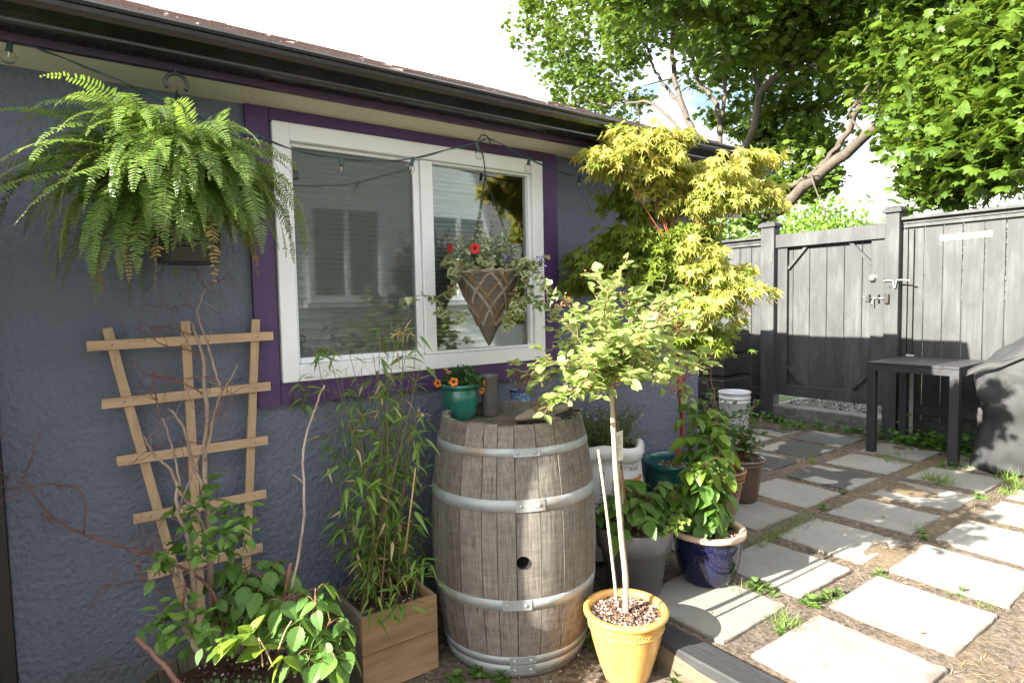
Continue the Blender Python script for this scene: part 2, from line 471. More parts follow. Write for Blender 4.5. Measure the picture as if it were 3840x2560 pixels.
ROWTXT = {'pots': 'in the row alongside the potted plants', 'sun': 'in the outermost sunlit row', 'wall': 'in the row nearest the house wall',
          'side': 'in the row past the house corner', 'far': 'in the row in front of the white bucket', 'corner': 'in the row by the black stacked planter'}
for row, rngn in (('pots', range(0, 9)), ('sun', range(0, 9)), ('wall', range(1, 9)), ('side', range(4, 9)), ('far', range(4, 9)), ('corner', range(4, 9))):
    for q, i in enumerate(rngn):
        x = (U0 + OFFU[row] + PT * i) * K; v = OFFV[row] * K
        if x + SA * K > 6.02: continue
        d = (row, i) in (('wall', 4), ('side', 5), ('side', 6), ('far', 6), ('far', 7), ('side', 4))
        p = (slabs1 if d else slabs0)[(q + len(row)) % (2 if d else 6)]
        o = p if p.name not in usedset else p.copy()
        if p.name in usedset: COL.objects.link(o)
        usedset.add(p.name)
        o.location = (x + rng.normal() * .005, -v - SA * K + rng.normal() * .005, rng.normal() * .0022)
        o.rotation_euler = (rng.normal() * .006, rng.normal() * .006, rng.normal() * .012)
        frm = 'counted from the timber edging' if row in ('pots', 'sun', 'wall') else 'counted from the house corner'
        tag(o, '%s square %s slab %s, %s' % (ORD[q], 'damp dark grey concrete' if d else 'grey concrete', ROWTXT[row], frm), 'paving slab', 'square concrete paving slabs of the patio')

# ---- timber edging
def wood_mat(name, c1, c2, gscale=30, axis='X', rough=.7, bump=.3, usernd=.0, knots=False, coat=0, crack=0.0):
    n = NT(name)
    s = {'X': (.06, 1, 1), 'Y': (1, .06, 1), 'Z': (1, 1, .06)}[axis]
    v = n.coords(s)
    if usernd > 0:
        cmb = n.n('ShaderNodeCombineXYZ'); r9 = n.math('MULTIPLY', n.attr(), 13.0)
        for k in ('X', 'Y', 'Z'): n.l(r9, cmb.inputs[k])
        ad = n.n('ShaderNodeVectorMath', operation='ADD'); n.l(v, ad.inputs[0]); n.l(cmb.outputs[0], ad.inputs[1]); v = ad.outputs[0]
    f = n.noise(gscale, v, 8, .62, .6); g = n.noise(gscale * 4, v, 4, .6)
    col = n.ramp(f, [(.28, c2), (.5, [(a + b) / 2 for a, b in zip(c1, c2)]), (.72, c1)])
    col = n.mix(.35, col, n.ramp(g, [(.35, [x * .55 for x in c2]), (.6, c1)]))
    if usernd > 0: col = n.mix(1.0, col, n.ramp(n.attr(), [(0, 1 - usernd), (1, 1.0)]), 'MULTIPLY')
    big = n.noise(4, None, 4); col = n.mix(n.ramp(big, [(.35, .35), (.6, 0.0)]), col, [x * .55 for x in c2])
    if crack > 0:
        ck = n.noise(gscale * 1.4, v, 3, .5); col = n.mix(n.ramp(ck, [(.27, crack), (.34, 0.0)]), col, [x * .2 for x in c2])
    nb = n.bump(g, bump, .003); nb = n.bump(f, bump, .004, nb)
    return n.set(col, rough, nb, 0, .3, coat)
M_BLACKWOOD = wood_mat('black_painted_timber', (.05, .05, .053), (.028, .028, .03), 40, 'Y', .55, .5)
M_MUDWOOD = wood_mat('worn_timber_side', (.21, .155, .10), (.05, .045, .04), 10, 'Y', .8, .5)
t = thing('timber_edging', 'black painted timber sleeper with muddy side edging the paved patio', 'timber', (1.81, 0.4, 0))
b = MB(); b.box((1.815, .10, -.0535), (.125, 3.3, .125), bev=.006); b.build('sleeper', M_BLACKWOOD, t)
b = MB(); xs = np.linspace(-1.5, 1.74, 90)
top = -.020 + .008 * np.sin(xs * 9) + rng.normal(size=90) * .004
V = [[1.7495, y, -.117] for y in xs] + [[1.7495, y, z] for y, z in zip(xs, top)]
V += [[1.7525, y, -.117] for y in xs] + [[1.7525, y, z] for y, z in zip(xs, top)]
F = []
for i in range(89): F += [(i, 90 + i, 91 + i, i + 1), (90 + i, 270 + i, 271 + i, 91 + i), (180 + i, 181 + i, 271 + i, 270 + i)]
b.add(V, F); b.build('mud_splash', M_MUDWOOD, t)

# ================================================================== HOUSE
n = NT('grey_stucco')
v = n.coords((1, 1, .8))
f1 = n.noise(58, v, 4, .55, .3); f2 = n.noise(150, v, 3, .6); f3 = n.noise(1.5, None, 4)
vo = n.n('ShaderNodeTexVoronoi', Scale=62.0); vo.feature = 'SMOOTH_F1'; n.l(v, vo.inputs['Vector'])
col = n.ramp(f3, [(.3, (.102, .119, .165)), (.7, (.127, .145, .193))])
col = n.mix(n.ramp(n.noise(5, v, 5, .7), [(.6, 0.0), (.75, .25)]), col, (.17, .172, .19))
sp = n.n('ShaderNodeSeparateXYZ'); n.l(n.tc.outputs['Object'], sp.inputs[0])
low = n.math('SUBTRACT', n.math('MULTIPLY', n.noise(7, n.coords((1, 1, .5)), 5, .65), .55), sp.outputs['Z'])
col = n.mix(n.ramp(low, [(-.06, 0.0), (.22, .55)]), col, (.11, .095, .08))
col = n.mix(n.ramp(n.noise(3.4, n.coords((3, 1, .22)), 5, .6), [(.56, 0.0), (.74, .45)]), col, (.095, .10, .122))
hh = n.math('ADD', n.math('MULTIPLY', f1, 1.0), n.math('MULTIPLY', f2, .25)); hh = n.math('ADD', hh, n.math('MULTIPLY', vo.outputs['Distance'], .6))
n.set(col, .62, n.bump(hh, .95, .009), 0, .35); M_STUCCO = n.m
n = NT('cream_stucco'); f = n.noise(55, n.coords((1, 1.6, 1)), 5, .6)
n.set(n.ramp(n.noise(3), [(.3, (.62, .58, .48)), (.7, (.70, .66, .55))]), .8, n.bump(f, .8, .008)); M_CREAM = n.m
M_PURPLE = simple('purple_paint', (.060, .026, .105), (.05, .022, .088), 9, .5, .15, 60, (1, .2, 1))
M_FASCIA = simple('plum_fascia_paint', (.036, .013, .044), (.026, .010, .033), 9, .5, .1)
M_WHITE = simple('white_vinyl', (.74, .755, .785), (.69, .70, .73), 3, .35, .0)
M_GUT = simple('black_aluminium', (.007, .007, .008), (.005, .005, .006), 5, .26, .0, spec=.6)
n = NT('brown_shingles'); v = n.coords((1, 1, 1))
br = n.n('ShaderNodeTexBrick', Scale=1.0); br.inputs['Brick Width'].default_value = .33; br.inputs['Row Height'].default_value = .13; br.inputs['Mortar Size'].default_value = .006
br.inputs['Color1'].default_value = (.16, .095, .075, 1); br.inputs['Color2'].default_value = (.22, .15, .125, 1); br.inputs['Mortar'].default_value = (.04, .03, .03, 1)
n.l(v, br.inputs['Vector']); g = n.noise(130, None, 3, .8)
col = n.mix(.5, br.outputs['Color'], n.ramp(g, [(.3, (.10, .06, .05)), (.7, (.32, .23, .2))]))
n.set(col, .9, n.bump(g, .6, .01), 0, .2); M_SHING = n.m
M_DOORBLK = simple('black_trim_paint', (.012, .012, .013), (.008, .008, .009), 12, .35, .1)
M_DOORWHITE = simple('white_door_paint', (.7, .73, .72), (.62, .65, .64), 4, .4)

HX = 3.25                          # right hand corner of the house
house = thing('house', 'low stucco house with grey wall, cream eave, black gutter and brown shingle roof', 'house', (1.3, YW, GZ))
WX0, WX1, WZ0, WZ1 = .668, 1.968, 1.0, 1.985     # window frame outer size
OX0, OX1, OZ0, OZ1 = WX0 + .03, WX1 - .03, WZ0 + .03, WZ1 - .03
b = MB()
x0 = -.245
for (a, c, z0, z1) in ((x0, OX0, GZ - .05, 2.06), (OX1, HX, GZ - .05, 2.06), (OX0, OX1, GZ - .05, OZ0), (OX0, OX1, OZ1, 2.06)):
    b.box(((a + c) / 2, YW + .09, (z0 + z1) / 2), (c - a, .18, z1 - z0))
b.box((HX - .09, 5.1, 1.0), (.18, 5.18, 2.2)); b.box((-1.2, YW + .12, 1.0), (1.85, .12, 2.2))
b.build('wall', M_STUCCO, house)
b = MB(); b.box((1.0, 2.36, 2.05), (5.0, .30, .03)); b.box((1.0, 2.72, 2.075), (5.0, .4, .03)); b.build('soffit', M_CREAM, house)
b = MB(); b.box((1.06, 2.198, 2.083), (5.10, .024, .105)); b.build('fascia', M_FASCIA, house)
# gutter: K profile swept along x
prof = [(2.186, 2.135), (2.186, 2.052), (2.118, 2.052), (2.112, 2.058), (2.112, 2.066), (2.096, 2.078), (2.075, 2.092), (2.066, 2.106), (2.064, 2.118), (2.056, 2.120), (2.052, 2.128), (2.058, 2.136), (2.066, 2.134), (2.068, 2.126),
        (2.070, 2.118), (2.072, 2.106), (2.081, 2.094), (2.100, 2.080), (2.116, 2.066), (2.120, 2.056), (2.183, 2.056), (2.183, 2.135)]
b = MB(); P0 = np.array(prof); m = len(P0); xa, xb = -1.5, 3.62
V = [[xa, y, z] for y, z in P0] + [[xb, y, z] for y, z in P0]
F = [(i, i + m, (i + 1) % m + m, (i + 1) % m) for i in range(m)]
b.add(V, F)
cap = [(2.184, 2.134), (2.184, 2.053), (2.117, 2.053), (2.095, 2.079), (2.068, 2.105), (2.060, 2.134)]
V = [[xb, y, z] for y, z in cap] + [[xb + .004, y, z] for y, z in cap]; m = len(cap)
b.add(V, [tuple(range(m))[::-1], tuple(range(m, 2 * m))] + [(i, (i + 1) % m, (i + 1) % m + m, i + m) for i in range(m)])
b.build('gutter', M_GUT, house)
# hip roof: courses of shingles with slightly ragged butt edges on the two slopes in view
b = MB(); s0 = .428; nrow = 24; y_e, z_e, x_e = 2.105, 2.148, 3.60
for side in (0, 1):
    for r_ in range(nrow):
        d0 = r_ * .135; u = (-2.2 if side == 0 else y_e + d0) + (r_ % 2) * .16
        uend = x_e - d0 if side == 0 else y_e + 6.4 - d0
        while u < uend - .02:
            w = min(.30 + rng.random() * .06, uend - u); dz = .006 + rng.random() * .007; off = rng.normal() * .006
            za = z_e + d0 * s0; d1 = d0 + .17; zb = z_e + d1 * s0; g_ = .006
            cut = min(w - g_, max(0.0, u + w - (uend - .17)))     # follow the hip line
            st = .17 if side == 1 and u < y_e + d0 + .17 else 0.0; st = min(st, w - g_)
            T = [(u, d0 + off, za + dz), (u + w - g_, d0 + off, za + dz), (u + w - g_ - cut, d1, zb + .002), (u + st, d1, zb + .002)]
            T += [(p[0], p[1], p[2] - .013) for p in T]
            V = [[p[0], y_e + p[1], p[2]] if side == 0 else [x_e - p[1], p[0], p[2]] for p in T]
            F = [(0, 1, 2, 3), (4, 7, 6, 5), (0, 4, 5, 1), (1, 5, 6, 2), (2, 6, 7, 3), (3, 7, 4, 0)]
            b.add(V, F if side == 0 else [f[::-1] for f in F], rng.random()); u += w
yr = y_e + 3.2; zr = z_e + 3.2 * s0 - .02
V = [[-2.2, y_e + .03, z_e - .006], [x_e - .03, y_e + .03, z_e - .006], [x_e - 3.2, yr, zr], [-2.2, yr, zr], [x_e - .03, y_e + 6.4, z_e - .006], [-2.2, y_e + 6.4, z_e - .006]]
b.add(V, [(0, 1, 2, 3), (1, 4, 2), (2, 4, 5, 3), (0, 3, 5), (0, 5, 4, 1)])
n = NT('shingle_pieces'); g = n.noise(140, None, 3, .8)
col = n.ramp(n.attr(), [(0, (.13, .075, .06)), (.5, (.19, .125, .105)), (1, (.26, .19, .165))]); col = n.mix(.5, col, n.ramp(g, [(.3, (.09, .055, .05)), (.7, (.33, .25, .22))]))
n.set(col, .92, n.bump(g, .7, .01), 0, .2); M_SH2 = n.m
b.build('roof', M_SH2, house)
# purple boards round the window
b = MB(); TT = .022
b.box(((.578 + WX0) / 2 - .004, YW - TT / 2, (.914 + 2.033) / 2), (WX0 - .578 - .008, TT, 2.033 - .914))
b.box(((2.069 + WX1) / 2 + .004, YW - TT / 2, (.914 + 2.033) / 2), (2.069 - WX1 - .008, TT, 2.033 - .914))
b.box(((WX0 + WX1) / 2, YW - TT / 2 - .001, (2.033 + WZ1) / 2), (WX1 - WX0 + .012, TT, 2.033 - WZ1)); b.box(((WX0 + WX1) / 2, YW - TT / 2 - .001, (.914 + WZ0) / 2), (WX1 - WX0 + .012, TT, WZ0 - .914))
b.build('window_trim', M_PURPLE, house)
# window: frame ring, sashes, panes, screen, blind
win = None
b = MB()
def ring(b, x0, x1, z0, z1, w, y0, y1, bev=.003, ws=None):
    l, r_, bo, to = ws if ws else (w, w, w, w)
    yc, dy = (y0 + y1) / 2, y1 - y0
    b.box((x0 + l / 2, yc, (z0 + z1) / 2), (l, dy, z1 - z0), bev=bev); b.box((x1 - r_ / 2, yc, (z0 + z1) / 2), (r_, dy, z1 - z0), bev=bev)
    b.box(((x0 + l + x1 - r_) / 2, yc, z0 + bo / 2), (x1 - x0 - l - r_, dy, bo), bev=bev); b.box(((x0 + l + x1 - r_) / 2, yc, z1 - to / 2), (x1 - x0 - l - r_, dy, to), bev=bev)
ring(b, WX0, WX1, WZ0, WZ1, .055, YW - .034, YW + .06, ws=(.064, .064, .066, .066))
win = b.build('window', M_WHITE, house)
b = MB(); ring(b, .733, 1.292, 1.067, 1.918, .03, YW - .004, YW + .022, .002, ws=(.013, .030, .022, .013)); b.build('sash', M_WHITE, win)
b = MB(); ring(b, 1.294, 1.903, 1.067, 1.918, .05, YW - .018, YW + .03, .003, ws=(.058, .018, .012, .010)); b.build('sash', M_WHITE, win)
n = NT('window_glass')
gl = n.n('ShaderNodeBsdfGlossy'); gl.inputs['Roughness'].default_value = .03; gl.inputs['Color'].default_value = (1, 1, 1, 1)
tp = n.n('ShaderNodeBsdfTransparent'); tp.inputs['Color'].default_value = (.80, .86, .84, 1)
fr = n.n('ShaderNodeFresnel'); fr.inputs['IOR'].default_value = 1.75
ms = n.n('ShaderNodeMixShader'); n.l(n.math('ADD', fr.outputs[0], .10), ms.inputs[0]); n.l(tp.outputs[0], ms.inputs[1]); n.l(gl.outputs[0], ms.inputs[2]); n.l(ms.outputs[0], n.out.inputs['Surface'])
wv = n.noise(1.6, None, 2); gn = n.bump(wv, .02, .02); n.l(gn, gl.inputs['Normal'])
M_PANE = n.m
for a, c, y in ((.746, 1.262, YW + .018), (1.352, 1.885, YW + .010)):
    b = MB(); b.box(((a + c) / 2, y, 1.493), (c - a, .004, .84)); b.build('pane', M_PANE, win)
# insect screen on the sliding half: fine dark mesh, partly see-through
n = NT('insect_screen'); d = n.n('ShaderNodeBsdfDiffuse'); d.inputs['Color'].default_value = (.10, .11, .107, 1)
tp = n.n('ShaderNodeBsdfTransparent'); ms = n.n('ShaderNodeMixShader'); ms.inputs[0].default_value = .55
n.l(tp.outputs[0], ms.inputs[1]); n.l(d.outputs[0], ms.inputs[2]); n.l(ms.outputs[0], n.out.inputs['Surface']); M_SCREEN = n.m
b = MB(); V = [[.7465, YW + .004, 1.09], [1.2615, YW + .004, 1.09], [1.2615, YW + .004, 1.904], [.7465, YW + .004, 1.904]]; b.add(V, [(0, 1, 2, 3)])
b.build('insect_screen', M_SCREEN, win)
for zz in (1.80, 1.165):
    b = MB(); b.tube([(.748, YW, zz + .012), (.768, YW, zz + .010), (.769, YW, zz + .006), (.769, YW, zz - .010), (.768, YW, zz - .014), (.748, YW, zz - .016)], .002, 4)
    b.build('screen_clip', M_DOORBLK, win)
b = MB()
for i in range(40):
    z = 1.085 + i * .0205
    b.box((1.315, YW + .075, z), (1.16, .016, .0012), np.array([[1, 0, 0], [0, .5, -.866], [0, .866, .5]]))
M_BLIND = simple('grey_blind', (.60, .62, .60), (.55, .57, .55), 5, .6)
b.build('blind', M_BLIND, win)
b = MB(); b.box((1.32, YW + .13, 1.49), (1.3, .01, 1.0)); b.build('curtain', simple('pale_curtain', (.34, .36, .34), (.28, .30, .29), 4, .8), win)
M_GREYPL = simple('grey_plastic', (.2, .2, .2), (.15, .15, .15), 8, .5)
for x in (.765, 1.915): b = MB(); b.box((x, YW - .0352, 1.015), (.03, .003, .004)); b.build('weep_slot', M_GREYPL, win)
# black casing at the far left, and a pale open leaf added to shade the barrel
b = MB(); b.box((-.207, YW - .012, .95), (.076, .024, 2.12), bev=.003); b.build('door_casing', M_DOORBLK, house)
dr = None
b = MB(); b.box((-.315, (1.852 + YW - .03) / 2, .86), (.042, YW - .03 - 1.852, 1.88), bev=.003); dr = b.build('shade_door', M_DOORWHITE, house)   # at right angles to the wall, edge and height shaped for its shadow
b = MB(); b.box((-.292, 2.10, 1.25), (.008, .36, .8), bev=.002); b.box((-.292, 2.10, .42), (.008, .36, .6), bev=.002); b.build('panel', M_DOORWHITE, dr)
b = MB(); b.tube([(-.29, 1.88, .92), (-.24, 1.88, .92), (-.235, 1.94, .92)], .009, 8); b.build('handle', M_GUT, dr)
# downward security lamp under the eave at the corner
lamp = thing('security_lamp', 'white outdoor security lamp under the eave at the house corner', 'lamp', (3.30, 2.30, 1.93))
M_LAMP = simple('white_lamp_metal', (.68, .68, .66), (.6, .6, .58), 10, .35)
b = MB(); Rm = Matrix.Rotation(R(58), 3, 'Y') @ Matrix.Rotation(R(10), 3, 'X')
for dx, tilt in ((0, 40), (.12, -10)):
    pr = [(.0, .10), (.022, .098), (.026, .05), (.03, .045), (.055, -.03), (.058, -.06), (.054, -.06), (.05, -.03), (.02, .0), (0, 0)]
    q = MB(); q.lathe(pr, seg=24)
    m3 = np.array(Matrix.Rotation(R(tilt), 3, 'Y') @ Matrix.Rotation(R(20), 3, 'X'))
    b.add(q.v[0] @ m3.T + [3.30 + dx, 2.28, 1.86], q.f, .5, 0, True)
b.build('lamp_head', M_LAMP, lamp)
b = MB(); b.lathe([(0, 2.035), (.05, 2.034), (.05, 2.02), (.02, 2.01), (.02, 1.95), (0, 1.95)], (3.34, 2.30, 0), 20); b.tube([(3.34, 2.30, 1.97), (3.30, 2.28, 1.93)], .012); b.tube([(3.34, 2.30, 1.97), (3.42, 2.28, 1.93)], .012); b.build('bracket', M_LAMP, lamp)

# ---- neighbour out of frame, across the path (seen in the window)
M_SIDING = simple('pale_siding', (.72, .74, .74), (.68, .70, .70), 3, .6, .0)
M_DKGLASS = simple('dark_glass', (.16, .17, .17), (.12, .13, .13), 3, .12)
nb = thing('neighbour_house', 'pale clapboard house across the path, mirrored in the window', 'house', (1, -4.3, GZ))
b = MB(); b.box((2.0, -5.8, 2.4), (11, 3.0, 5.2))
for i in range(32): b.box((2.0, -4.298, .0 + i * .16), (11.01, .012, .008))
b.build('wall', M_SIDING, nb)
for xc, zc in ((-1.3, 1.95), (1.2, 1.95), (3.6, 2.1), (5.6, 2.1)):
    b = MB(); ring(b, xc - .62, xc + .62, zc - .75, zc + .75, .1, -4.33, -4.24, .0); b.box((xc, -4.27, zc), (.07, .06, 1.3)); b.box((xc, -4.20, zc - .8), (1.4, .14, .06)); w = b.build('window', M_WHITE, nb)
    b = MB(); b.box((xc, -4.285, zc), (1.05, .01, 1.31)); b.build('pane', M_DKGLASS, w)
b = MB(); b.box((2.0, -5.7, 5.1), (11.6, 3.8, .15)); b.build('roof', M_SHING, nb)
# ================================================================== FENCE AND GATE
def fence_mat():
    n = NT('black_stained_boards')
    cmb = n.n('ShaderNodeCombineXYZ'); r9 = n.math('MULTIPLY', n.attr(), 17.0)
    for k in ('X', 'Y', 'Z'): n.l(r9, cmb.inputs[k])
    ad = n.n('ShaderNodeVectorMath', operation='ADD'); n.l(n.coords((1, 1, .07)), ad.inputs[0]); n.l(cmb.outputs[0], ad.inputs[1]); v = ad.outputs[0]
    f = n.noise(30, v, 8, .62, 1.2); g = n.noise(170, v, 4, .6); k = n.noise(5.5, n.coords((1, 1, .35)), 4, .55, .6)
    col = n.ramp(f, [(.28, (.032, .033, .035)), (.52, (.055, .056, .058)), (.76, (.078, .079, .080))])
    col = n.mix(n.ramp(k, [(.42, .65), (.6, 0.0)]), col, (.024, .025, .028))
    col = n.mix(1.0, col, n.ramp(n.attr(), [(0, .88), (1, 1.06)]), 'MULTIPLY')
    col = n.mix(n.ramp(n.noise(26, None, 3), [(.70, 0.0), (.76, .6)]), col, (.022, .022, .024))
    nb = n.bump(g, .35, .002); nb = n.bump(f, .4, .003, nb)
    return n.set(col, .62, nb, 0, .45)
M_FENCE = fence_mat()
M_STEEL = simple('galvanised_steel', (.52, .52, .50), (.40, .40, .39), 30, .38, metal=.9)
M_RUST = simple('blackened_steel', (.05, .045, .04), (.03, .028, .025), 30, .5, metal=.6)
def boards(b, y0, y1, z0, z1, w, x=XF, t=.018, gap=.003, bead=False):
    y = y0
    while y < y1 - .01:
        ww = min(w * (1 + rng.normal() * .03), y1 - y); q = rng.random()
        b.box((x + t / 2 + rng.normal() * .001, y + ww / 2, (z0 + z1) / 2), (t, ww - gap, z1 - z0), rnd=q, bev=.003)
        for zz in np.arange(z0 + .10, z1, .46):
            for dy in (.3, .7):
                q_ = np.arange(6) * math.pi / 3; yc, zc = y + ww * dy, zz + rng.normal() * .01; b.add([[x + .0005, yc, zc]] + [[x + .0002, yc + .0028 * math.cos(a), zc + .0028 * math.sin(a)] for a in q_], [(0, 1 + i, 1 + (i + 1) % 6) for i in range(6)], 0.0)
        y += ww
def post(name, y, w, h, label):
    t = thing(name, label, 'fence post', (XF - .03, y, -.03), 'capped posts either side of the gate')
    b = MB(); b.box((XF - .025, y, h / 2 - .04), (.12, w, h), rnd=rng.random(), bev=.004); b.build('shaft', M_FENCE, t)
    b = MB(); hw = w / 2 + .02
    for z, r_, dz in ((h - .035, .02, .022),):
        b.box((XF - .025, y, h - .028), (.12 + .045, w + .045, .022), bev=.003)
    V = []
    for z, k in ((h - .0165, 1.0), (h - .004, .92), (h + .018, .62)):
        for sx, sy in ((-1, -1), (1, -1), (1, 1), (-1, 1)): V.append([XF - .025 + sx * k * .08, y + sy * k * (w / 2 + .02), z])
    F = [(8, 9, 10, 11)]
    for q in range(2):
        for i in range(4): F.append((q * 4 + i, q * 4 + (i + 1) % 4, q * 4 + 4 + (i + 1) % 4, q * 4 + 4 + i))
    b.add(V, F); b.build('cap', M_FENCE, t)
    return t
pB = post('fence_post', 2.41, .118, 2.06, 'black capped fence post carrying the latch hook right of the gate')
pA = post('fence_post', 3.61, .150, 2.06, 'black capped fence post at the hinge side left of the gate')
# gate
gt = thing('gate', 'black board gate with corner braces, knob and slide bolt', 'gate', (XF, 3.0, .25))
G0, G1, GZ0, GZ1 = 2.485, 3.525, .262, 1.80
b = MB(); boards(b, G0 + .05, G1 - .03, GZ0 + .02, GZ1 + .05, .172, XF + .012, .018, .0045); b.build('boards', M_FENCE, gt)
for y, w, q in ((G0 + .060, .120, .7), (G1 - .052, .104, .4)): b = MB(); b.box((XF - .012, y, (GZ0 + GZ1) / 2), (.032, w, GZ1 - GZ0), rnd=q, bev=.003); b.build('stile', M_FENCE, gt)
b = MB(); b.box((XF - .010, (G0 + G1) / 2 + .01, GZ0 + .055), (.030, G1 - G0 - .2, .115), rnd=.5, bev=.003); b.build('rail', M_FENCE, gt)
b = MB(); b.box((XF - .034, (G0 + G1) / 2 + .01, GZ1 + .068), (.04, G1 - G0 + .05, .135), rnd=.9, bev=.003); b.build('rail', M_FENCE, gt)
for (ya, za), (yb, zb) in (((G1 - .105, GZ1 - .22), (G1 - .30, GZ1 - .0)), ((G0 + .12, GZ1 - .22), (G0 + .32, GZ1 - .0)), ((G1 - .105, GZ0 + .30), (G1 - .28, GZ0 + .115)), ((G0 + .12, GZ0 + .30), (G0 + .30, GZ0 + .115))):
    b = MB(); b.bar((XF - .004, ya, za), (XF - .004, yb, zb), .028, .028, up=(1, 0, 0), rnd=rng.random()); b.build('corner_brace', M_FENCE, gt)
b = MB()
def lath_x(b, prof, c, seg=24):
    q = MB(); q.lathe(prof, seg=seg); v = q.v[0]; v2 = np.stack([-v[:, 2], v[:, 1], v[:, 0]], 1) + np.asarray(c); b.add(v2, q.f, .5, 0, True)
lath_x(b, [(.0, .036), (.022, .034), (.028, .024), (.024, .014), (.012, .012), (.012, .008), (.036, .007), (.038, 0)], (XF - .028, 2.587, 1.442))
b.build('knob', M_STEEL, gt)
b = MB(); b.tube([(XF - .04, 2.62, 1.262), (XF - .04, 2.44, 1.258)], .007, 8); b.tube([(XF - .04, 2.575, 1.26), (XF - .075, 2.57, 1.225), (XF - .075, 2.575, 1.19)], .005, 6); b.tube([(XF - .04, 2.63, 1.262), (XF - .06, 2.65, 1.275), (XF - .05, 2.67, 1.255)], .004, 6); b.build('slide_bolt', M_STEEL, gt)
for y in (2.612, 2.532): b = MB(); b.box((XF - .038, y, 1.258), (.03, .016, .075), bev=.002); b.build('bolt_bracket', M_RUST, gt)
b = MB(); b.box((XF - .098, 2.437, 1.255), (.022, .036, .085), bev=.003); b.build('bolt_keeper', M_RUST, gt)
for z in (1.70, .43): b = MB(); b.box((XF - .088, 3.56, z), (.004, .03, .12)); b.build('hinge', M_FENCE, gt)
# hook latch across the post
t = thing('hook_latch', 'bent steel hook latch on the post beside the gate knob', 'latch', (XF - .09, 2.42, 1.41))
b = MB(); b.tube(spline([(XF - .094, 2.475, 1.415), (XF - .1, 2.40, 1.415), (XF - .1, 2.386, 1.395), (XF - .1, 2.376, 1.352), (XF - .1, 2.368, 1.36), (XF - .1, 2.362, 1.40), (XF - .1, 2.35, 1.418), (XF - .1, 2.24, 1.412)], 40), .0065, 8); b.build('hook', M_STEEL, t)
for y, z in ((2.468, 1.432), (2.42, 1.36)): b = MB(); b.box((XF - .0875, y, z), (.005, .015, .022)); b.build('staple', M_RUST, t)
# fence sections
def section(name, label, y0, y1, ztop, zb=0.0, board=.14):
    t = thing(name, label, 'fence', (XF, (y0 + y1) / 2, 0))
    b = MB(); boards(b, y0 + .03, y1, zb + .16, ztop - .05, board, XF + .02, .016, .0045); b.build('boards', M_FENCE, t)
    for x, w, z, h in ((XF - .012, .085, ztop - .014, .026), (XF - .002, .03, ztop - .045, .030), (XF + .008, .03, ztop - .078, .030)):
        b = MB(); b.box((x, (y0 + y1) / 2, z), (w, y1 - y0, h), rnd=rng.random(), bev=.002); b.build('rail', M_FENCE, t)
    b = MB(); b.box((XF + .005, (y0 + y1) / 2, zb + .27), (.03, y1 - y0, .09), rnd=.3, bev=.002); b.build('rail', M_FENCE, t)
    b = MB(); b.box((XF + .0, (y0 + y1) / 2, zb + .07), (.05, y1 - y0, .20), rnd=.2, bev=.002)
    b.build('rail', M_FENCE, t)
    for y in (y1 - .022, y1 - .066, ): b = MB(); b.box((XF + (.002 if y > y1 - .03 else .008), y, (ztop - .1) / 2 + zb / 2 + .02), (.03, .038, ztop - .16), rnd=rng.random(), bev=.002); b.build('stile', M_FENCE, t)
    return t
section('board_fence', 'tall black vertical board fence right of the gate, behind the table', -3.2, 2.348, 1.975)
section('board_fence', 'black board fence behind the maple, left of the gate posts', 3.69, 6.4, 1.94)
# worn strip of tape with faded marks
n = NT('worn_paper_tape'); f = n.noise(16, n.coords((1, .6, 1)), 5, .7)
n.set(n.ramp(f, [(.34, (.55, .42, .34)), (.45, (.50, .34, .25)), (.54, (.56, .44, .36)), (.60, (.20, .07, .04)), (.70, (.48, .32, .23))]), .6, n.bump(f, .2, .002)); 
t = thing('paper_tape', 'peeling pale pink tape strip with worn brown marks on the fence', 'tape', (XF, 1.89, 1.765))
b = MB(); N = 26; ys = np.linspace(2.075, 1.705, N)
V = []
for i, y in enumerate(ys):
    e = .008 * math.sin(i * 2.1) if i in (0, N - 1) else 0
    zc = 1.766 - (2.075 - y) * -.012; h = .024 + rng.normal() * .0012
    V += [[XF + .0185, y, zc - h], [XF + .0185, y, zc + h], [XF + .0165, y, zc + h], [XF + .0165, y, zc - h]]
F = []
for i in range(N - 1):
    a = i * 4; F += [(a, a + 1, a + 5, a + 4), (a + 1, a + 2, a + 6, a + 5), (a + 3, a, a + 4, a + 7)]
F += [(0, 3, 2, 1), ((N - 1) * 4, (N - 1) * 4 + 1, (N - 1) * 4 + 2, (N - 1) * 4 + 3)]
b.add(V, F); b.build('strip', n.m, t)
# threshold under the gate, gravel behind it
M_CONC = simple('stained_concrete', (.16, .155, .15), (.06, .06, .06), 7, .85, .4, 60)
b = MB(); b.box((XF + .03, 3.0, .05), (.20, 1.10, .20), bev=.01); o = b.build('gate_threshold', M_CONC, None, (XF, 3.0, .05)); tag(o, 'low dark concrete kerb under the black gate', 'threshold')
b = MB()
for _ in range(900):
    c = (XF + .16 + rng.random() * .5, 2.45 + rng.random() * 1.1, .135 + rng.random() * .012); s = .008 + rng.random() * .010
    q = rng.normal(size=(6, 3)) * .25; oct_ = (np.array([[1, 0, 0], [-1, 0, 0], [0, 1, 0], [0, -1, 0], [0, 0, 1], [0, 0, -1]], float) + q) * s
    b.add(oct_ + c, [(0, 2, 4), (2, 1, 4), (1, 3, 4), (3, 0, 4), (2, 0, 5), (1, 2, 5), (3, 1, 5), (0, 3, 5)], rng.random())
b.box((XF + .55, 3.0, .06), (.88, 1.3, .14))
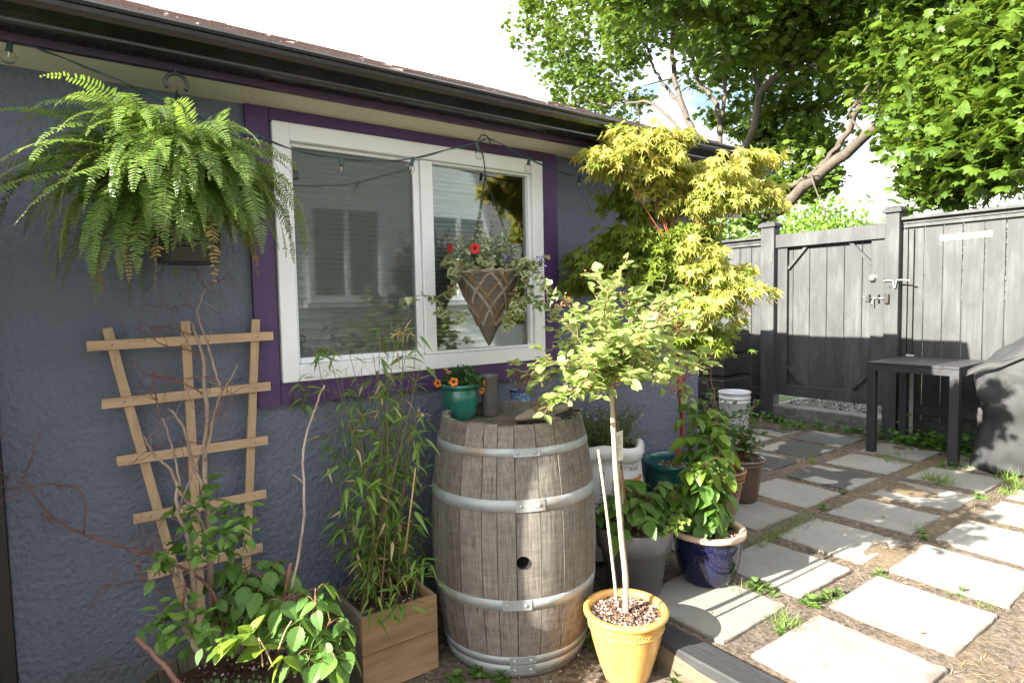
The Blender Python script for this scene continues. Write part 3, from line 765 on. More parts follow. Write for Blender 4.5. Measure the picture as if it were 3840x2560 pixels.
n = NT('grey_gravel'); n.set(n.ramp(n.attr(), [(0, (.12, .12, .115)), (.5, (.3, .29, .28)), (1, (.5, .49, .47))]), .8); o = b.build('gravel', n.m, None, (XF + .4, 3.0, .1)); tag(o, 'grey gravel behind the gap under the gate', 'gravel', None, 'stuff')
# pale angle post standing by the fence
M_GALV = simple('pale_painted_steel', (.40, .40, .385), (.32, .32, .30), 18, .5)
b = MB(); b.box((6.02, 2.245, .36), (.006, .062, .80), bev=.001); b.box((6.047, 2.2785, .36), (.055, .006, .80), bev=.001); o = b.build('angle_post', M_GALV, None, (6.02, 2.25, 0)); tag(o, 'pale grey steel angle upright against the fence behind the table', 'post')

# ================================================================== TABLE AND COVERED GRILL
M_TABLE = simple('black_powder_coat', (.030, .030, .035), (.024, .024, .029), 8, .45, .05, 200)
tb = thing('patio_table', 'square black patio table with straight legs in front of the fence', 'table', (5.68, 1.96, 0))
TX0, TX1, TY0, TY1, TH = 5.315, 6.00, 1.655, 2.30, .745
b = MB()
for i in range(6):
    w = (TY1 - TY0) / 6; b.box(((TX0 + TX1) / 2, TY0 + w * (i + .5), TH - .009), (TX1 - TX0, w - .0012, .018), rnd=rng.random(), bev=.002)
b.build('tabletop', M_TABLE, tb)
b = MB(); a = .022
b.box(((TX0 + TX1) / 2, TY0 + .012, TH - .045), (TX1 - TX0 - .12, .02, .05)); b.box(((TX0 + TX1) / 2, TY1 - .012, TH - .045), (TX1 - TX0 - .12, .02, .05)); b.box((TX0 + .012, (TY0 + TY1) / 2, TH - .045), (.02, TY1 - TY0 - .12, .05)); b.box((TX1 - .012, (TY0 + TY1) / 2, TH - .045), (.02, TY1 - TY0 - .12, .05))
b.build('apron', M_TABLE, tb)
for x, y in ((TX0 + .032, TY0 + .032), (TX0 + .032, TY1 - .032), (TX1 - .032, TY0 + .032), (TX1 - .032, TY1 - .032)):
    b = MB(); b.box((x, y, (TH - .020) / 2), (.062, .062, TH - .022), bev=.003); b.build('leg', M_TABLE, tb)
# grill under a fabric cover
n = NT('black_cover_fabric'); f = n.noise(340, n.coords((1, 1, 1)), 2, .6); g = n.noise(5, None, 4)
n.set(n.ramp(g, [(.3, (.028, .029, .030)), (.7, (.037, .038, .039))]), .68, n.bump(f, .12, .001), 0, .3); M_COVER = n.m
gr = thing('grill_cover', 'black fabric cover draped over a barbecue grill right of the table', 'grill cover', (5.62, .95, 0))
def cover_shell(levels, nseg=88):
    b = MB(); V = []
    for (z, x0, x1, y0, y1, rr, wr) in levels:
        for j in range(nseg):
            a = j * 2 * math.pi / nseg; c, s_ = math.cos(a), math.sin(a)
            p = 5.0; den = (abs(c) ** p + abs(s_) ** p) ** (1 / p)
            x = (x0 + x1) / 2 + (x1 - x0) / 2 * c / den; y = (y0 + y1) / 2 + (y1 - y0) / 2 * s_ / den
            w = wr * (math.sin(a * 7 + z * 5) * .5 + math.sin(a * 13 + 1.3 - z * 9) * .35 + math.sin(a * 23 + z * 3) * .25)
            k = 1 + w
            x = (x0 + x1) / 2 + (x - (x0 + x1) / 2) * k; y = (y0 + y1) / 2 + (y - (y0 + y1) / 2) * k
            V.append([x, y, z + wr * .35 * math.sin(a * 5 + z * 7)])
    L = len(levels); F = []
    for i in range(L - 1):
        for j in range(nseg):
            k = (j + 1) % nseg; F.append((i * nseg + j, i * nseg + k, (i + 1) * nseg + k, (i + 1) * nseg + j))
    F.append(tuple((L - 1) * nseg + j for j in range(nseg)))
    b.add(V, F, .5, 0, True); return b
LV = []
for z, x0, x1, y0, y1, w in ((.02, 5.28, 5.96, .15, 1.60, .035), (.06, 5.27, 5.96, .15, 1.605, .03), (.2, 5.25, 5.97, .13, 1.57, .03), (.35, 5.24, 5.97, .13, 1.53, .028), (.48, 5.22, 5.97, .12, 1.54, .022), (.58, 5.21, 5.97, .11, 1.575, .018), (.68, 5.21, 5.97, .11, 1.585, .012), (.74, 5.22, 5.97, .12, 1.56, .012),
                             (.80, 5.25, 5.96, .18, 1.51, .014), (.88, 5.28, 5.95, .26, 1.43, .014), (.97, 5.33, 5.94, .34, 1.30, .014), (1.06, 5.36, 5.93, .42, 1.15, .012), (1.12, 5.42, 5.90, .5, 1.0, .01), (1.14, 5.5, 5.84, .56, .92, .006)):
    LV.append((z, x0, x1, y0, y1, 5, w))
o = cover_shell(LV).build('cover', M_COVER, gr)
sb = o.modifiers.new('smooth', 'SUBSURF'); sb.levels = 1; sb.render_levels = 2
tx = bpy.data.textures.new('cover_folds', 'CLOUDS'); tx.noise_scale = .16; tx.noise_depth = 3
dm = o.modifiers.new('folds', 'DISPLACE'); dm.texture = tx; dm.strength = .06; dm.mid_level = .5; dm.texture_coords = 'LOCAL'
tx2 = bpy.data.textures.new('cover_creases', 'MUSGRAVE'); tx2.noise_scale = .22
d2 = o.modifiers.new('creases', 'DISPLACE'); d2.texture = tx2; d2.strength = .016; d2.mid_level = .5; d2.texture_coords = 'LOCAL'
# the hem of the top panel, standing off a little along its sloping seam
b = MB(); nseg = 60; V = []
for r_ in range(3):
    for j in range(nseg):
        t_ = j / (nseg - 1); y = 1.575 - t_ * 1.1; z = .735 + .36 * t_ ** .8 + .010 * math.sin(t_ * 23) - r_ * (.020 + .008 * math.sin(t_ * 17))
        V.append([5.225 + .13 * t_ - .010 - .009 * r_ + .006 * math.sin(t_ * 40 + r_ * 2), y, z])
F = [(r_ * nseg + j, r_ * nseg + j + 1, (r_ + 1) * nseg + j + 1, (r_ + 1) * nseg + j) for r_ in range(2) for j in range(nseg - 1)]
b.add(V, F, .5, 0, True); o = b.build('hem', M_COVER, gr); so = o.modifiers.new('thick', 'SOLIDIFY'); so.thickness = .003

# ================================================================== BUCKET, STACKED PLANTER
M_BUCKET = simple('white_plastic', (.62, .63, .66), (.56, .57, .60), 6, .35)
bk = thing('bucket', 'white plastic bucket with ribbed rim standing near the fence', 'bucket', (5.35, 3.55, 0))
b = MB(); H_ = .365
pr = [(0, .004), (.128, .004), (.132, .0), (.135, .01), (.146, .26), (.150, .262), (.150, .272), (.146, .274), (.147, .296), (.152, .298), (.152, .310), (.148, .312), (.149, .348), (.155, .350), (.156, .362), (.151, .366), (.145, .364), (.143, .30), (.131, .02), (0, .015)]
b.lathe(pr, (5.35, 3.55, 0), 56); b.build('body', M_BUCKET, bk)
b = MB(); a = np.linspace(0, math.pi, 22); b.tube(np.stack([5.35 - .158 * np.cos(a), 3.55 - .05 * np.sin(a) - .10 * np.sin(a), .30 - .13 * np.sin(a)], 1), .0025, 6); b.build('handle', M_STEEL, bk)
M_STACK = simple('black_plastic_boards', (.022, .022, .024), (.016, .016, .018), 8, .5, .2, 40, (.2, .2, 1))
st = thing('stacked_planter', 'tall black planter of four stacked grooved tiers in the fence corner', 'planter', (5.73, 4.02, 0))
for i in range(4):
    b = MB(); z0 = .005 + i * .236
    b.box((5.73, 4.02, z0 + .1), (.50, .50, .195), bev=.008); b.box((5.73, 4.02, z0 + .212), (.475, .475, .034), bev=.004); b.build('tier', M_STACK, st)
b = MB(); b.box((5.73, 4.02, .950), (.43, .43, .01)); b.build('soil', M_SOIL, st)
b = MB()
for _ in range(160):
    p = np.array([5.73, 4.02, .95]) + [rng.uniform(-.2, .2), rng.uniform(-.2, .2), rng.random() * .07]
    b.inst(*T_OV, frames(rng.normal(size=(1, 3)) + [0, 0, .5], scale=.035), p[None])
M_WEED = leaf('weed_leaf', (.045, .11, .018), (.10, .21, .035), .35)
tag(b.build('seedlings', M_WEED, st), kind='stuff')
# ================================================================== WINE BARREL
BX, BY, BZ, BH = 1.472, 2.014, GZ + .002, .955
def barrel_mat():
    n = NT('weathered_oak')
    cmb = n.n('ShaderNodeCombineXYZ'); r9 = n.math('MULTIPLY', n.attr(), 23.0)
    for k in ('X', 'Y', 'Z'): n.l(r9, cmb.inputs[k])
    ad = n.n('ShaderNodeVectorMath', operation='ADD'); n.l(n.coords((1, 1, .05)), ad.inputs[0]); n.l(cmb.outputs[0], ad.inputs[1]); v = ad.outputs[0]
    f = n.noise(42, v, 8, .62, .4); g = n.noise(170, v, 5, .6)
    ad2 = n.n('ShaderNodeVectorMath', operation='ADD'); n.l(n.coords((1, 1, 6.5)), ad2.inputs[0]); n.l(cmb.outputs[0], ad2.inputs[1])
    saw = n.noise(7.5, ad2.outputs[0], 5, .7, .5)          # rough saw marks across the grain
    col = n.ramp(f, [(.26, (.075, .065, .056)), (.5, (.165, .148, .132)), (.76, (.27, .25, .228))])
    col = n.mix(.55, col, n.ramp(saw, [(.33, (.078, .068, .060)), (.66, (.255, .235, .212))]))
    col = n.mix(.35, col, n.ramp(g, [(.33, (.04, .034, .03)), (.6, (.29, .268, .242))]))
    col = n.mix(1.0, col, n.ramp(n.attr(), [(0, (.62, .59, .56)), (.5, (.86, .85, .84)), (1, (1.0, .98, .95))]), 'MULTIPLY')
    st = n.noise(3.0, n.coords((1, 1, .45)), 5, .62, .8); col = n.mix(n.ramp(st, [(.58, 0.0), (.70, .6)]), col, (.13, .085, .048))
    bl = n.noise(17, n.coords((1, 1, .5)), 4, .6); col = n.mix(n.ramp(bl, [(.68, 0.0), (.76, .7)]), col, (.045, .038, .033))
    ck = n.noise(60, v, 2, .5); col = n.mix(n.ramp(ck, [(.24, .9), (.31, 0.0)]), col, (.04, .032, .026))
    nb = n.bump(saw, .25, .006); nb = n.bump(g, .4, .002, nb); nb = n.bump(ck, .5, .003, nb)
    return n.set(col, .82, nb, 0, .25)
M_OAK = barrel_mat()
n = NT('galvanised_hoop'); f = n.noise(26, n.coords((1, 1, 1)), 5, .6); g = n.noise(3.2, None, 4, .6); st = n.noise(9, n.coords((1, 1, .2)), 4, .6)
col = n.ramp(f, [(.3, (.26, .285, .295)), (.7, (.34, .37, .38))]); col = n.mix(n.ramp(g, [(.54, 0.0), (.68, .65)]), col, (.21, .125, .065)); col = n.mix(n.ramp(st, [(.63, 0.0), (.75, .45)]), col, (.17, .16, .14))
n.set(col, n.ramp(f, [(.3, .42), (.7, .6)]), n.bump(f, .15, .002), .35, .5); M_HOOP = n.m
def brad(z):                       # outside radius at height z
    t = (z / BH - .5) * 2; return .285 + (.339 - .285) * (1 - abs(t) ** 2.1)
barrel = thing('wine_barrel', 'weathered oak wine barrel with galvanised hoops and an open bung hole', 'barrel', (BX, BY, BZ))
b = MB(); a = -.35 + math.pi
edges = []
tot = 0; aa = 0
while aa < 2 * math.pi - .12:
    w = rng.uniform(.17, .30); w = min(w, 2 * math.pi - aa); edges.append((aa, aa + w)); aa += w
edges.append((aa, 2 * math.pi)) if aa < 2 * math.pi - .01 else None
zs = np.concatenate([np.linspace(0, BH, 26)])
bung_a = math.atan2(-.8054, -.5927) + .095; bung_z = .462
hole_r = .0235
for (a0, a1) in edges:
    r_ = rng.random(); dr = rng.normal() * .0008; ns = max(3, int((a1 - a0) / .035)); g_ = .0028
    topcut = rng.normal() * .002
    zz = zs.copy(); zz[-1] += topcut
    A = np.linspace(a0, a1, ns + 1)
    V = []; F = []
    for z in zz:
        rr = brad(z) + dr
        row = []
        for k, an in enumerate(A):
            e = 0.0
            x, y = rr * math.cos(an), rr * math.sin(an)
            if k == 0: x, y = (rr - .000) * math.cos(an + g_ / rr / 2), (rr) * math.sin(an + g_ / rr / 2)
            if k == ns: x, y = rr * math.cos(an - g_ / rr / 2), rr * math.sin(an - g_ / rr / 2)
            row.append([x, y, z])
        k0 = [.985 * row[0][0], .985 * row[0][1], z]; k1 = [.985 * row[-1][0], .985 * row[-1][1], z]
        V += [k0] + row + [k1]
    n_ = ns + 3
    for i in range(len(zz) - 1):
        for k in range(n_ - 1): F.append((i * n_ + k, i * n_ + k + 1, (i + 1) * n_ + k + 1, (i + 1) * n_ + k))
    # chime: top face and inner face down to the head
    o = len(V); zt = zz[-1]
    for k, an in enumerate(A):
        V.append([(brad(BH) - .026) * math.cos(an), (brad(BH) - .026) * math.sin(an), zt - .001]); V.append([(brad(BH) - .022) * math.cos(an), (brad(BH) - .022) * math.sin(an), BH - .055])
    tp = (len(zz) - 1) * n_
    for k in range(ns):
        F.append((tp + 1 + k, tp + 2 + k, o + 2 * k + 2, o + 2 * k)); F.append((o + 2 * k, o + 2 * k + 2, o + 2 * k + 3, o + 2 * k + 1))
    b.add(np.array(V) + [BX, BY, BZ], F, r_, 0, False)
# real bung hole: drop the faces round it and fill with a ring to a round rim
hc = np.array([BX + brad(bung_z) * math.cos(bung_a), BY + brad(bung_z) * math.sin(bung_a), BZ + bung_z])
nrm = np.array([math.cos(bung_a), math.sin(bung_a), 0]); tx_ = np.array([-math.sin(bung_a), math.cos(bung_a), 0])
staves = b.build('staves', M_OAK, barrel)
bmn = 28; cb = MB(); ang = np.arange(bmn) * 2 * math.pi / bmn
for d0, d1 in ((-.06, .05),):
    V = [hc + nrm * d + hole_r * (np.cos(q) * tx_ + np.sin(q) * np.array([0, 0, 1.])) for d in (d0, d1) for q in ang]
    F = [(i, (i + 1) % bmn, (i + 1) % bmn + bmn, i + bmn) for i in range(bmn)] + [tuple(range(bmn))[::-1], tuple(range(bmn, 2 * bmn))]
    cb.add(V, F)
M_CHAR = simple('charred_oak', (.012, .010, .009), (.006, .005, .005), 20, .9)
# the hole: a short dark sleeve set in the stave with a scorched ring round it
V = []; F = []
for rr, d in ((hole_r * 1.0, .0022), (hole_r * .97, -.002), (hole_r * .93, -.028), (hole_r * .80, -.050)):
    V += [hc + nrm * d + rr * (np.cos(q) * tx_ + np.sin(q) * np.array([0, 0, 1.])) for q in ang]
for k in range(3): F += [(k * bmn + i, k * bmn + (i + 1) % bmn, (k + 1) * bmn + (i + 1) % bmn, (k + 1) * bmn + i) for i in range(bmn)]
F.append(tuple(3 * bmn + i for i in range(bmn)))
bm = bmesh.new(); bm.from_mesh(staves.data)
lc = Vector(hc - np.array([BX, BY, BZ]))
# cut the staves with the sleeve's outline
for side in range(bmn):
    an = 2 * math.pi * (side + .5) / bmn; pn = Vector(np.cos(an) * tx_ + np.sin(an) * np.array([0, 0, 1.]))
    geo = [f for f in bm.faces if (f.calc_center_median() - lc).length < .09]
    es = list({e for f in geo for e in f.edges}); vs = list({v_ for f in geo for v_ in f.verts})
    bmesh.ops.bisect_plane(bm, geom=geo + es + vs, plane_co=lc + pn * hole_r, plane_no=pn)
kill = []
for f in bm.faces:
    d = f.calc_center_median() - lc
    if d.length < .05 and abs(d.dot(Vector(nrm))) < .03:
        q = d - Vector(nrm) * d.dot(Vector(nrm))
        if q.length < hole_r * .995: kill.append(f)
bmesh.ops.delete(bm, geom=kill, context='FACES'); bm.to_mesh(staves.data); bm.free()
b = MB(); b.add(V, F, .5, 0, True); b.build('bung_hole', M_CHAR, barrel)
# head boards
b = MB(); hw = .055; x = -.28
rh = brad(BH) - .022
hr_ = np.array([[math.cos(.9), -math.sin(.9)], [math.sin(.9), math.cos(.9)]])
while x < .27:
    w = rng.uniform(.07, .11); xa, xb_ = max(x, -rh), min(x + w - .0015, rh)
    xs = np.linspace(xa, xb_, 5); ha = np.sqrt(np.maximum(rh ** 2 - xs ** 2, 0)); z = BH - .050 + rng.normal() * .0008
    ring_ = [(u, -h) for u, h in zip(xs, ha)] + [(u, h) for u, h in zip(xs[::-1], ha[::-1])]
    V = [[*(hr_ @ np.array(p)), z] for p in ring_] + [[*(hr_ @ np.array(p)), z - .02] for p in ring_]; m = len(ring_)
    b.add(np.array(V) + [BX, BY, BZ], [tuple(range(m))] + [(i, i + m, (i + 1) % m + m, (i + 1) % m) for i in range(m)], rng.random()); x += w
n = NT('weathered_oak_head'); n2 = n
cmb = n.n('ShaderNodeCombineXYZ'); r9 = n.math('MULTIPLY', n.attr(), 23.0)
mpn = n.n('ShaderNodeMapping'); mpn.inputs['Rotation'].default_value = (0, 0, -.9); mpn.inputs['Scale'].default_value = (1, .06, 1); n.l(n.tc.outputs['Object'], mpn.inputs['Vector'])
f = n.noise(45, mpn.outputs['Vector'], 8, .62); col = n.ramp(f, [(.26, (.075, .064, .054)), (.5, (.165, .145, .125)), (.76, (.26, .235, .21))]); col = n.mix(1.0, col, n.ramp(n.attr(), [(0, (.55, .5, .45)), (1, (1, .97, .93))]), 'MULTIPLY')
n.set(col, .85, n.bump(f, .4, .004), 0, .2); b.build('head', n.m, barrel)
# hoops
def hoop(z0, z1, seam):
    b = MB(); N = 120; A = np.arange(N + 1) * 2 * math.pi / N; rows = []
    for (zz, d) in ((z0, .0), (z0 + .0005, .0022), (z1 - .0005, .0022), (z1, .0)):
        rows.append([[(brad(zz) + d) * math.cos(q), (brad(zz) + d) * math.sin(q), zz] for q in A])
    V = np.array(rows).reshape(-1, 3) + [BX, BY, BZ]
    F = [(i * (N + 1) + j, i * (N + 1) + j + 1, (i + 1) * (N + 1) + j + 1, (i + 1) * (N + 1) + j) for i in range(3) for j in range(N)]
    b.add(V, F, .5, 0, True)
    rows = []                       # the lapped end over the seam
    A2 = np.linspace(seam - .26, seam + .06, 14)
    for (zz, d) in ((z0 + .001, .002), (z0 + .001, .0044), (z1 - .001, .0044), (z1 - .001, .002)):
        rows.append([[(brad(zz) + d) * math.cos(q), (brad(zz) + d) * math.sin(q), zz] for q in A2])
    V = np.array(rows).reshape(-1, 3) + [BX, BY, BZ]; M_ = len(A2)
    F = [(i * M_ + j, i * M_ + j + 1, (i + 1) * M_ + j + 1, (i + 1) * M_ + j) for i in range(3) for j in range(M_ - 1)] + [(0, M_, 2 * M_, 3 * M_), (M_ - 1, 4 * M_ - 1, 3 * M_ - 1, 2 * M_ - 1)]
    b.add(V, F, .5, 0, False)
    h = b.build('hoop', M_HOOP, barrel)
    for da in (-.005, -.21):
        q = MB(); an = seam + da; zc = (z0 + z1) / 2; rr = brad(zc) + .004
        q.lathe([(0, .0045), (.004, .004), (.0068, .002), (.0075, 0)], seg=14); v = q.v[0]
        er = np.array([math.cos(an), math.sin(an), 0]); et = np.array([-math.sin(an), math.cos(an), 0])
        w = np.array([BX, BY, BZ]) + er * (rr + v[:, 2:3]) + et * v[:, :1] + np.array([0, 0, 1]) * v[:, 1:2] + np.array([0, 0, zc])
        b2 = MB(); b2.add(w, q.f, .5, 0, True); b2.build('rivet', M_HOOP, h)
for z0, z1, s_ in ((.012, .052, .09), (.058, .088, .09), (.280, .320, .03), (.646, .690, .20), (.842, .872, .18)):
    hoop(z0, z1, bung_a + s_ + .0)

# ================================================================== POTS
def glaze(name, c1, c2, rough=.12, scale=5, stretch=(1, 1, .4), speck=None, bump=0.0, dark=None):
    n = NT(name); f = n.noise(scale, n.coords(stretch), 6, .6, .4)
    col = n.ramp(f, [(.3, c2), (.68, c1)])
    if speck: col = n.mix(n.ramp(n.noise(120, None, 2, .6), [(.56, 0.0), (.68, .7)]), col, speck)
    if dark: col = n.mix(n.ramp(n.noise(2.4, n.coords((1, 1, .8)), 4), [(.5, 0.0), (.66, .8)]), col, dark)
    nb = n.bump(n.noise(18, None, 4), bump, .006) if bump else None
    return n.set(col, rough, nb, 0, .5, .25)
def soil_disc(name, par, c, r, z, mat=None, amp=.006):
    b = MB(); b.disc(r, z, (c[0], c[1], 0), 36, amp=amp, rings=8); return b.build(name, mat or M_POTSOIL, par)
n = NT('dark_potting_soil'); g = n.noise(110, None, 5, .75); wv = n.n('ShaderNodeTexVoronoi', Scale=150.0); n.l(n.tc.outputs['Object'], wv.inputs['Vector'])
col = n.ramp(g, [(.35, (.018, .013, .010)), (.6, (.06, .042, .03))]); col = n.mix(n.ramp(wv.outputs['Color'], [(.86, 0.0), (.9, .9)]), col, (.5, .47, .42))
n.set(col, .95, n.bump(g, .9, .012), 0, .2); M_POTSOIL = n.m
def crumbs(b, c, r, z, num, s0=.003, s1=.009):
    for _ in range(num):
        a = rng.random() * 6.283; q = r * math.sqrt(rng.random()); s = rng.uniform(s0, s1)
        m = frames(rng.normal(size=(1, 3)), scale=s)[0] * np.array([rng.uniform(.4, 1), rng.uniform(.7, 1.6), rng.uniform(.25, .7)])
        v = np.array([[1, 0, 0], [-1, 0, 0], [0, 1, 0], [0, -1, 0], [0, 0, 1], [0, 0, -1]], float) @ m.T
        b.add(v + [c[0] + q * math.cos(a), c[1] + q * math.sin(a), z + s * .4], [(0, 2, 4), (2, 1, 4), (1, 3, 4), (3, 0, 4), (2, 0, 5), (1, 2, 5), (3, 1, 5), (0, 3, 5)], rng.random())
n = NT('bark_mulch'); n.set(n.ramp(n.attr(), [(0, (.035, .018, .012)), (.4, (.12, .06, .035)), (.72, (.22, .13, .085)), (.86, (.5, .44, .38)), (1, (.7, .66, .6))]), .8); M_MULCH = n.m
# ================================================================== STANDARD TREE IN THE YELLOW POT
YX, YY = 1.640, 1.545
M_YEL = glaze('ochre_glaze', (.66, .37, .10), (.52, .26, .055), .16, 7, (1, 1, .35), None, .12, (.66, .46, .22))
n = NT('ochre_glaze_relief')       # body with a moulded scroll band
f = n.noise(7, n.coords((1, 1, .3)), 6, .6, .4); col = n.ramp(f, [(.3, (.52, .26, .055)), (.68, (.66, .37, .10))]); col = n.mix(n.ramp(n.noise(2.4, n.coords((1, 1, .6)), 4), [(.5, 0.0), (.66, .75)]), col, (.68, .44, .17))
n.set(col, .17, None, 0, .5, .3); M_YEL2 = n.m
ty = thing('potted_tree', 'small round headed tree on a bare stem in a chipped yellow glazed pot', 'potted tree', (YX, YY, GZ))
b = MB(); z0 = GZ
pr = [(0, .004), (.080, .003), (.084, .0), (.088, .006), (.094, .03), (.112, .09), (.128, .15), (.136, .19), (.138, .196), (.141, .198), (.139, .202), (.141, .224), (.143, .229), (.142, .232), (.146, .236), (.153, .240), (.158, .247), (.158, .256), (.152, .262), (.142, .263), (.134, .259), (.131, .250), (.129, .22)]
b.lathe([(r_, z + z0) for r_, z in pr], (YX, YY, 0), 72); b.build('pot', M_YEL2, ty)
# scroll relief: little raised curls round the band
b = MB(); NS = 18
for k in range(NS):
    a0 = k * 2 * math.pi / NS
    for sg, zc, sc in ((1, .213, .0105), (-1, .213, .0105)):
        t_ = np.linspace(0, 4.6, 16); rr = sc * (1 - t_ / 6.2)
        da = (sg * .5 * .35 * 2 * math.pi / NS) + rr * np.cos(t_ + (0 if sg > 0 else math.pi)) / .14; z = zc + sg * rr * np.sin(t_)
        rad = .1400 + (z - .2) * .06
        b.tube(np.stack([YX + rad * np.cos(a0 + da), YY + rad * np.sin(a0 + da), z0 + z], 1), .0018, 5, cap=False)
for zc, rr in ((.1985, .1400), (.2275, .1430)): 
    q = np.arange(73) * 2 * math.pi / 72; b.tube(np.stack([YX + rr * np.cos(q), YY + rr * np.sin(q), np.full(73, z0 + zc)], 1), .0018, 5, cap=False)
b.build('scroll_band', M_YEL, ty)
M_CHIP = simple('bare_clay', (.38, .33, .26), (.28, .23, .18), 40, .9, .4, 80)
b = MB(); an = math.atan2(-.80, -.59) + .25
for k in range(9):
    a = an + (k - 4) * .030; r_ = .154 + rng.normal() * .0008; c = np.array([YX + r_ * math.cos(a), YY + r_ * math.sin(a), z0 + .2565 - abs(k - 4) * .0006])
    b.inst(np.array([[1, 0, 0], [-1, 0, 0], [0, 1, 0], [0, -1, 0], [0, 0, 1], [0, 0, -1]], float), [(0, 2, 4), (2, 1, 4), (1, 3, 4), (3, 0, 4), (2, 0, 5), (1, 2, 5), (3, 1, 5), (0, 3, 5)], np.eye(3)[None] * np.array([.006, .006, .005 - abs(k - 4) * .0004])[None, :, None], c[None])
b.build('chip', M_CHIP, ty)
b = MB(); b.disc(.131, z0 + .236, (YX, YY, 0), 40, amp=.004, rings=8, rnd=.1); crumbs(b, (YX, YY), .126, z0 + .237, 1100, .003, .009); b.build('soil', M_MULCH, ty)
M_STEM = wood_mat('pale_bark', (.50, .43, .31), (.36, .29, .19), 18, 'Z', .75, .3)
top = onz(1402, 893, 1.0); 
def plane_pt(vx, vy, d):           # point on the pixel's ray at distance d along the view axis
    r_ = ray(vx, vy); return EYE + r_ / FPX * d
dT = float((np.array([YX, YY, .14]) - EYE) @ AX[2])
trunk_px = [(1441, 1388), (1437, 1330), (1428, 1240), (1420, 1150), (1413, 1060), (1409, 985), (1405, 915), (1403, 885)]
tp_ = [plane_pt(x, y, dT - .02 * i / 8) for i, (x, y) in enumerate(trunk_px)]; tp_[0] = np.array([YX, YY, z0 + .225])
TRK = spline(tp_, 40); 
b = MB(); rd = np.linspace(.0115, .0088, len(TRK)) + rng.normal(size=len(TRK)) * .0004; b.tube(TRK, rd, 9)
b.build('trunk', M_STEM, ty)
stk = [plane_pt(x, y, dT - .10) for x, y in ((1416, 1376), (1408, 1300), (1395, 1190), (1385, 1110), (1374, 1032))]
b = MB(); b.tube(spline(stk, 20), np.linspace(.0058, .0050, len(spline(stk, 20))), 7); b.build('cut_stem', M_STEM, ty)
# crown
M_TL = leaf('soft_green_leaf', (.15, .23, .05), (.38, .46, .16), .44, .45, (.55, .66, .18))
M_TWIG = simple('pinkish_twig', (.30, .19, .12), (.20, .12, .07), 20, .6)
M_SEED = leaf('rusty_seed_head', (.42, .12, .05), (.62, .27, .16), .25, .7, (.6, .25, .1))
hub = TRK[-1]
def pxpt(vx, vy, d): return plane_pt(vx, vy, d)
bt = MB(); bl = MB(); bs = MB()
tipspx = [(1222, 888, .12), (1215, 855, .2), (1240, 840, -.1), (1290, 830, -.25), (1290, 780, .2), (1300, 740, 0), (1320, 700, .2), (1345, 740, -.2), (1360, 665, .1), (1375, 620, -.05), (1395, 690, -.25), (1410, 650, .2), (1440, 600, .05), (1450, 680, -.2),
          (1480, 665, .15), (1510, 690, -.15), (1525, 640, .2), (1530, 730, .25), (1560, 720, -.2), (1570, 770, .1), (1600, 760, -.1), (1605, 800, .15), (1590, 850, -.1), (1570, 880, .1), (1540, 850, -.25), (1530, 800, -.3), (1480, 760, -.35), (1430, 760, -.36), (1390, 790, -.35),
          (1350, 800, -.32), (1330, 850, -.25), (1300, 880, -.1), (1365, 870, -.3), (1450, 850, -.3), (1500, 870, -.2), (1470, 820, .25), (1400, 830, .3), (1340, 780, .3), (1550, 680, .0), (1620, 840, 0), (1425, 720, .3), (1500, 740, .32), (1375, 735, .3), (1240, 925, .1), (1270, 905, -.05), (1555, 820, .25), (1310, 810, .1)]
dC = float((hub - EYE) @ AX[2])
for (vx, vy, dd) in tipspx:
    tip = pxpt(1410 + (vx - 1410) * 1.06, 770 + (vy - 770) * 1.06, dC + dd)
    mid = hub * .45 + tip * .55 + [0, 0, .05] + rng.normal(size=3) * .02
    P = spline([hub, hub * .75 + mid * .25 + [0, 0, .02], mid, tip], 18)
    bt.tube(P, np.linspace(.0042, .0012, len(P)), 5)
    for side in range(rng.integers(4, 7)):
        i0 = rng.integers(int(len(P) * .28), len(P) - 1); s_ = P[i0]
        dirv = unit(unit(tip - hub) + rng.normal(size=3) * .7); L = rng.uniform(.05, .13)
        Q = spline([s_, s_ + dirv * L * .5 + [0, 0, .008], s_ + dirv * L - [0, 0, .01]], 8)
        bt.tube(Q, np.linspace(.0018, .0008, len(Q)), 4)
        for q in range(1, len(Q)):
            dv = unit(Q[q] - Q[q - 1]); sidev = unit(np.cross(dv, [0, 0, 1.0]) + rng.normal(size=3) * .3)
            for sg in (-1, 1):
                if rng.random() < .50: bl.inst(*T_OVW, frames((dv * .6 + sidev * sg)[None], scale=rng.uniform(.026, .046), roll=.45), Q[q][None])
        if rng.random() < .18:
            e = Q[-1]
            for _ in range(14): p = e + rng.normal(size=3) * [.010, .010, .012]; bs.inst(*T_OV, frames(rng.normal(size=(1, 3)), scale=rng.uniform(.006, .011), roll=1), p[None])
    for q in range(6, len(P)):
        dv = unit(P[q] - P[q - 1]); sidev = unit(np.cross(dv, [0, 0, 1.0]) + rng.normal(size=3) * .3)
        for sg in (-1, 1):
            if rng.random() < .52: bl.inst(*T_OVW, frames((dv * .6 + sidev * sg)[None], scale=rng.uniform(.03, .052), roll=.4), P[q][None])
for (vx, vy, dd) in ((1235, 930, .1), (1250, 935, .12), (1245, 880, .1), (1520, 735, -.2), (1560, 745, -.1), (1555, 760, .1), (1300, 690, .0), (1545, 890, 0), (1215, 870, .2)):
    e = pxpt(vx, vy, dC + dd)
    for _ in range(26): bs.inst(*T_OV, frames(rng.normal(size=(1, 3)), scale=rng.uniform(.007, .013), roll=1), (e + rng.normal(size=3) * [.013, .013, .013])[None])
bt.build('branches', M_TWIG, ty); bl.build('foliage', M_TL, ty); bs.build('seed_heads', M_SEED, ty)
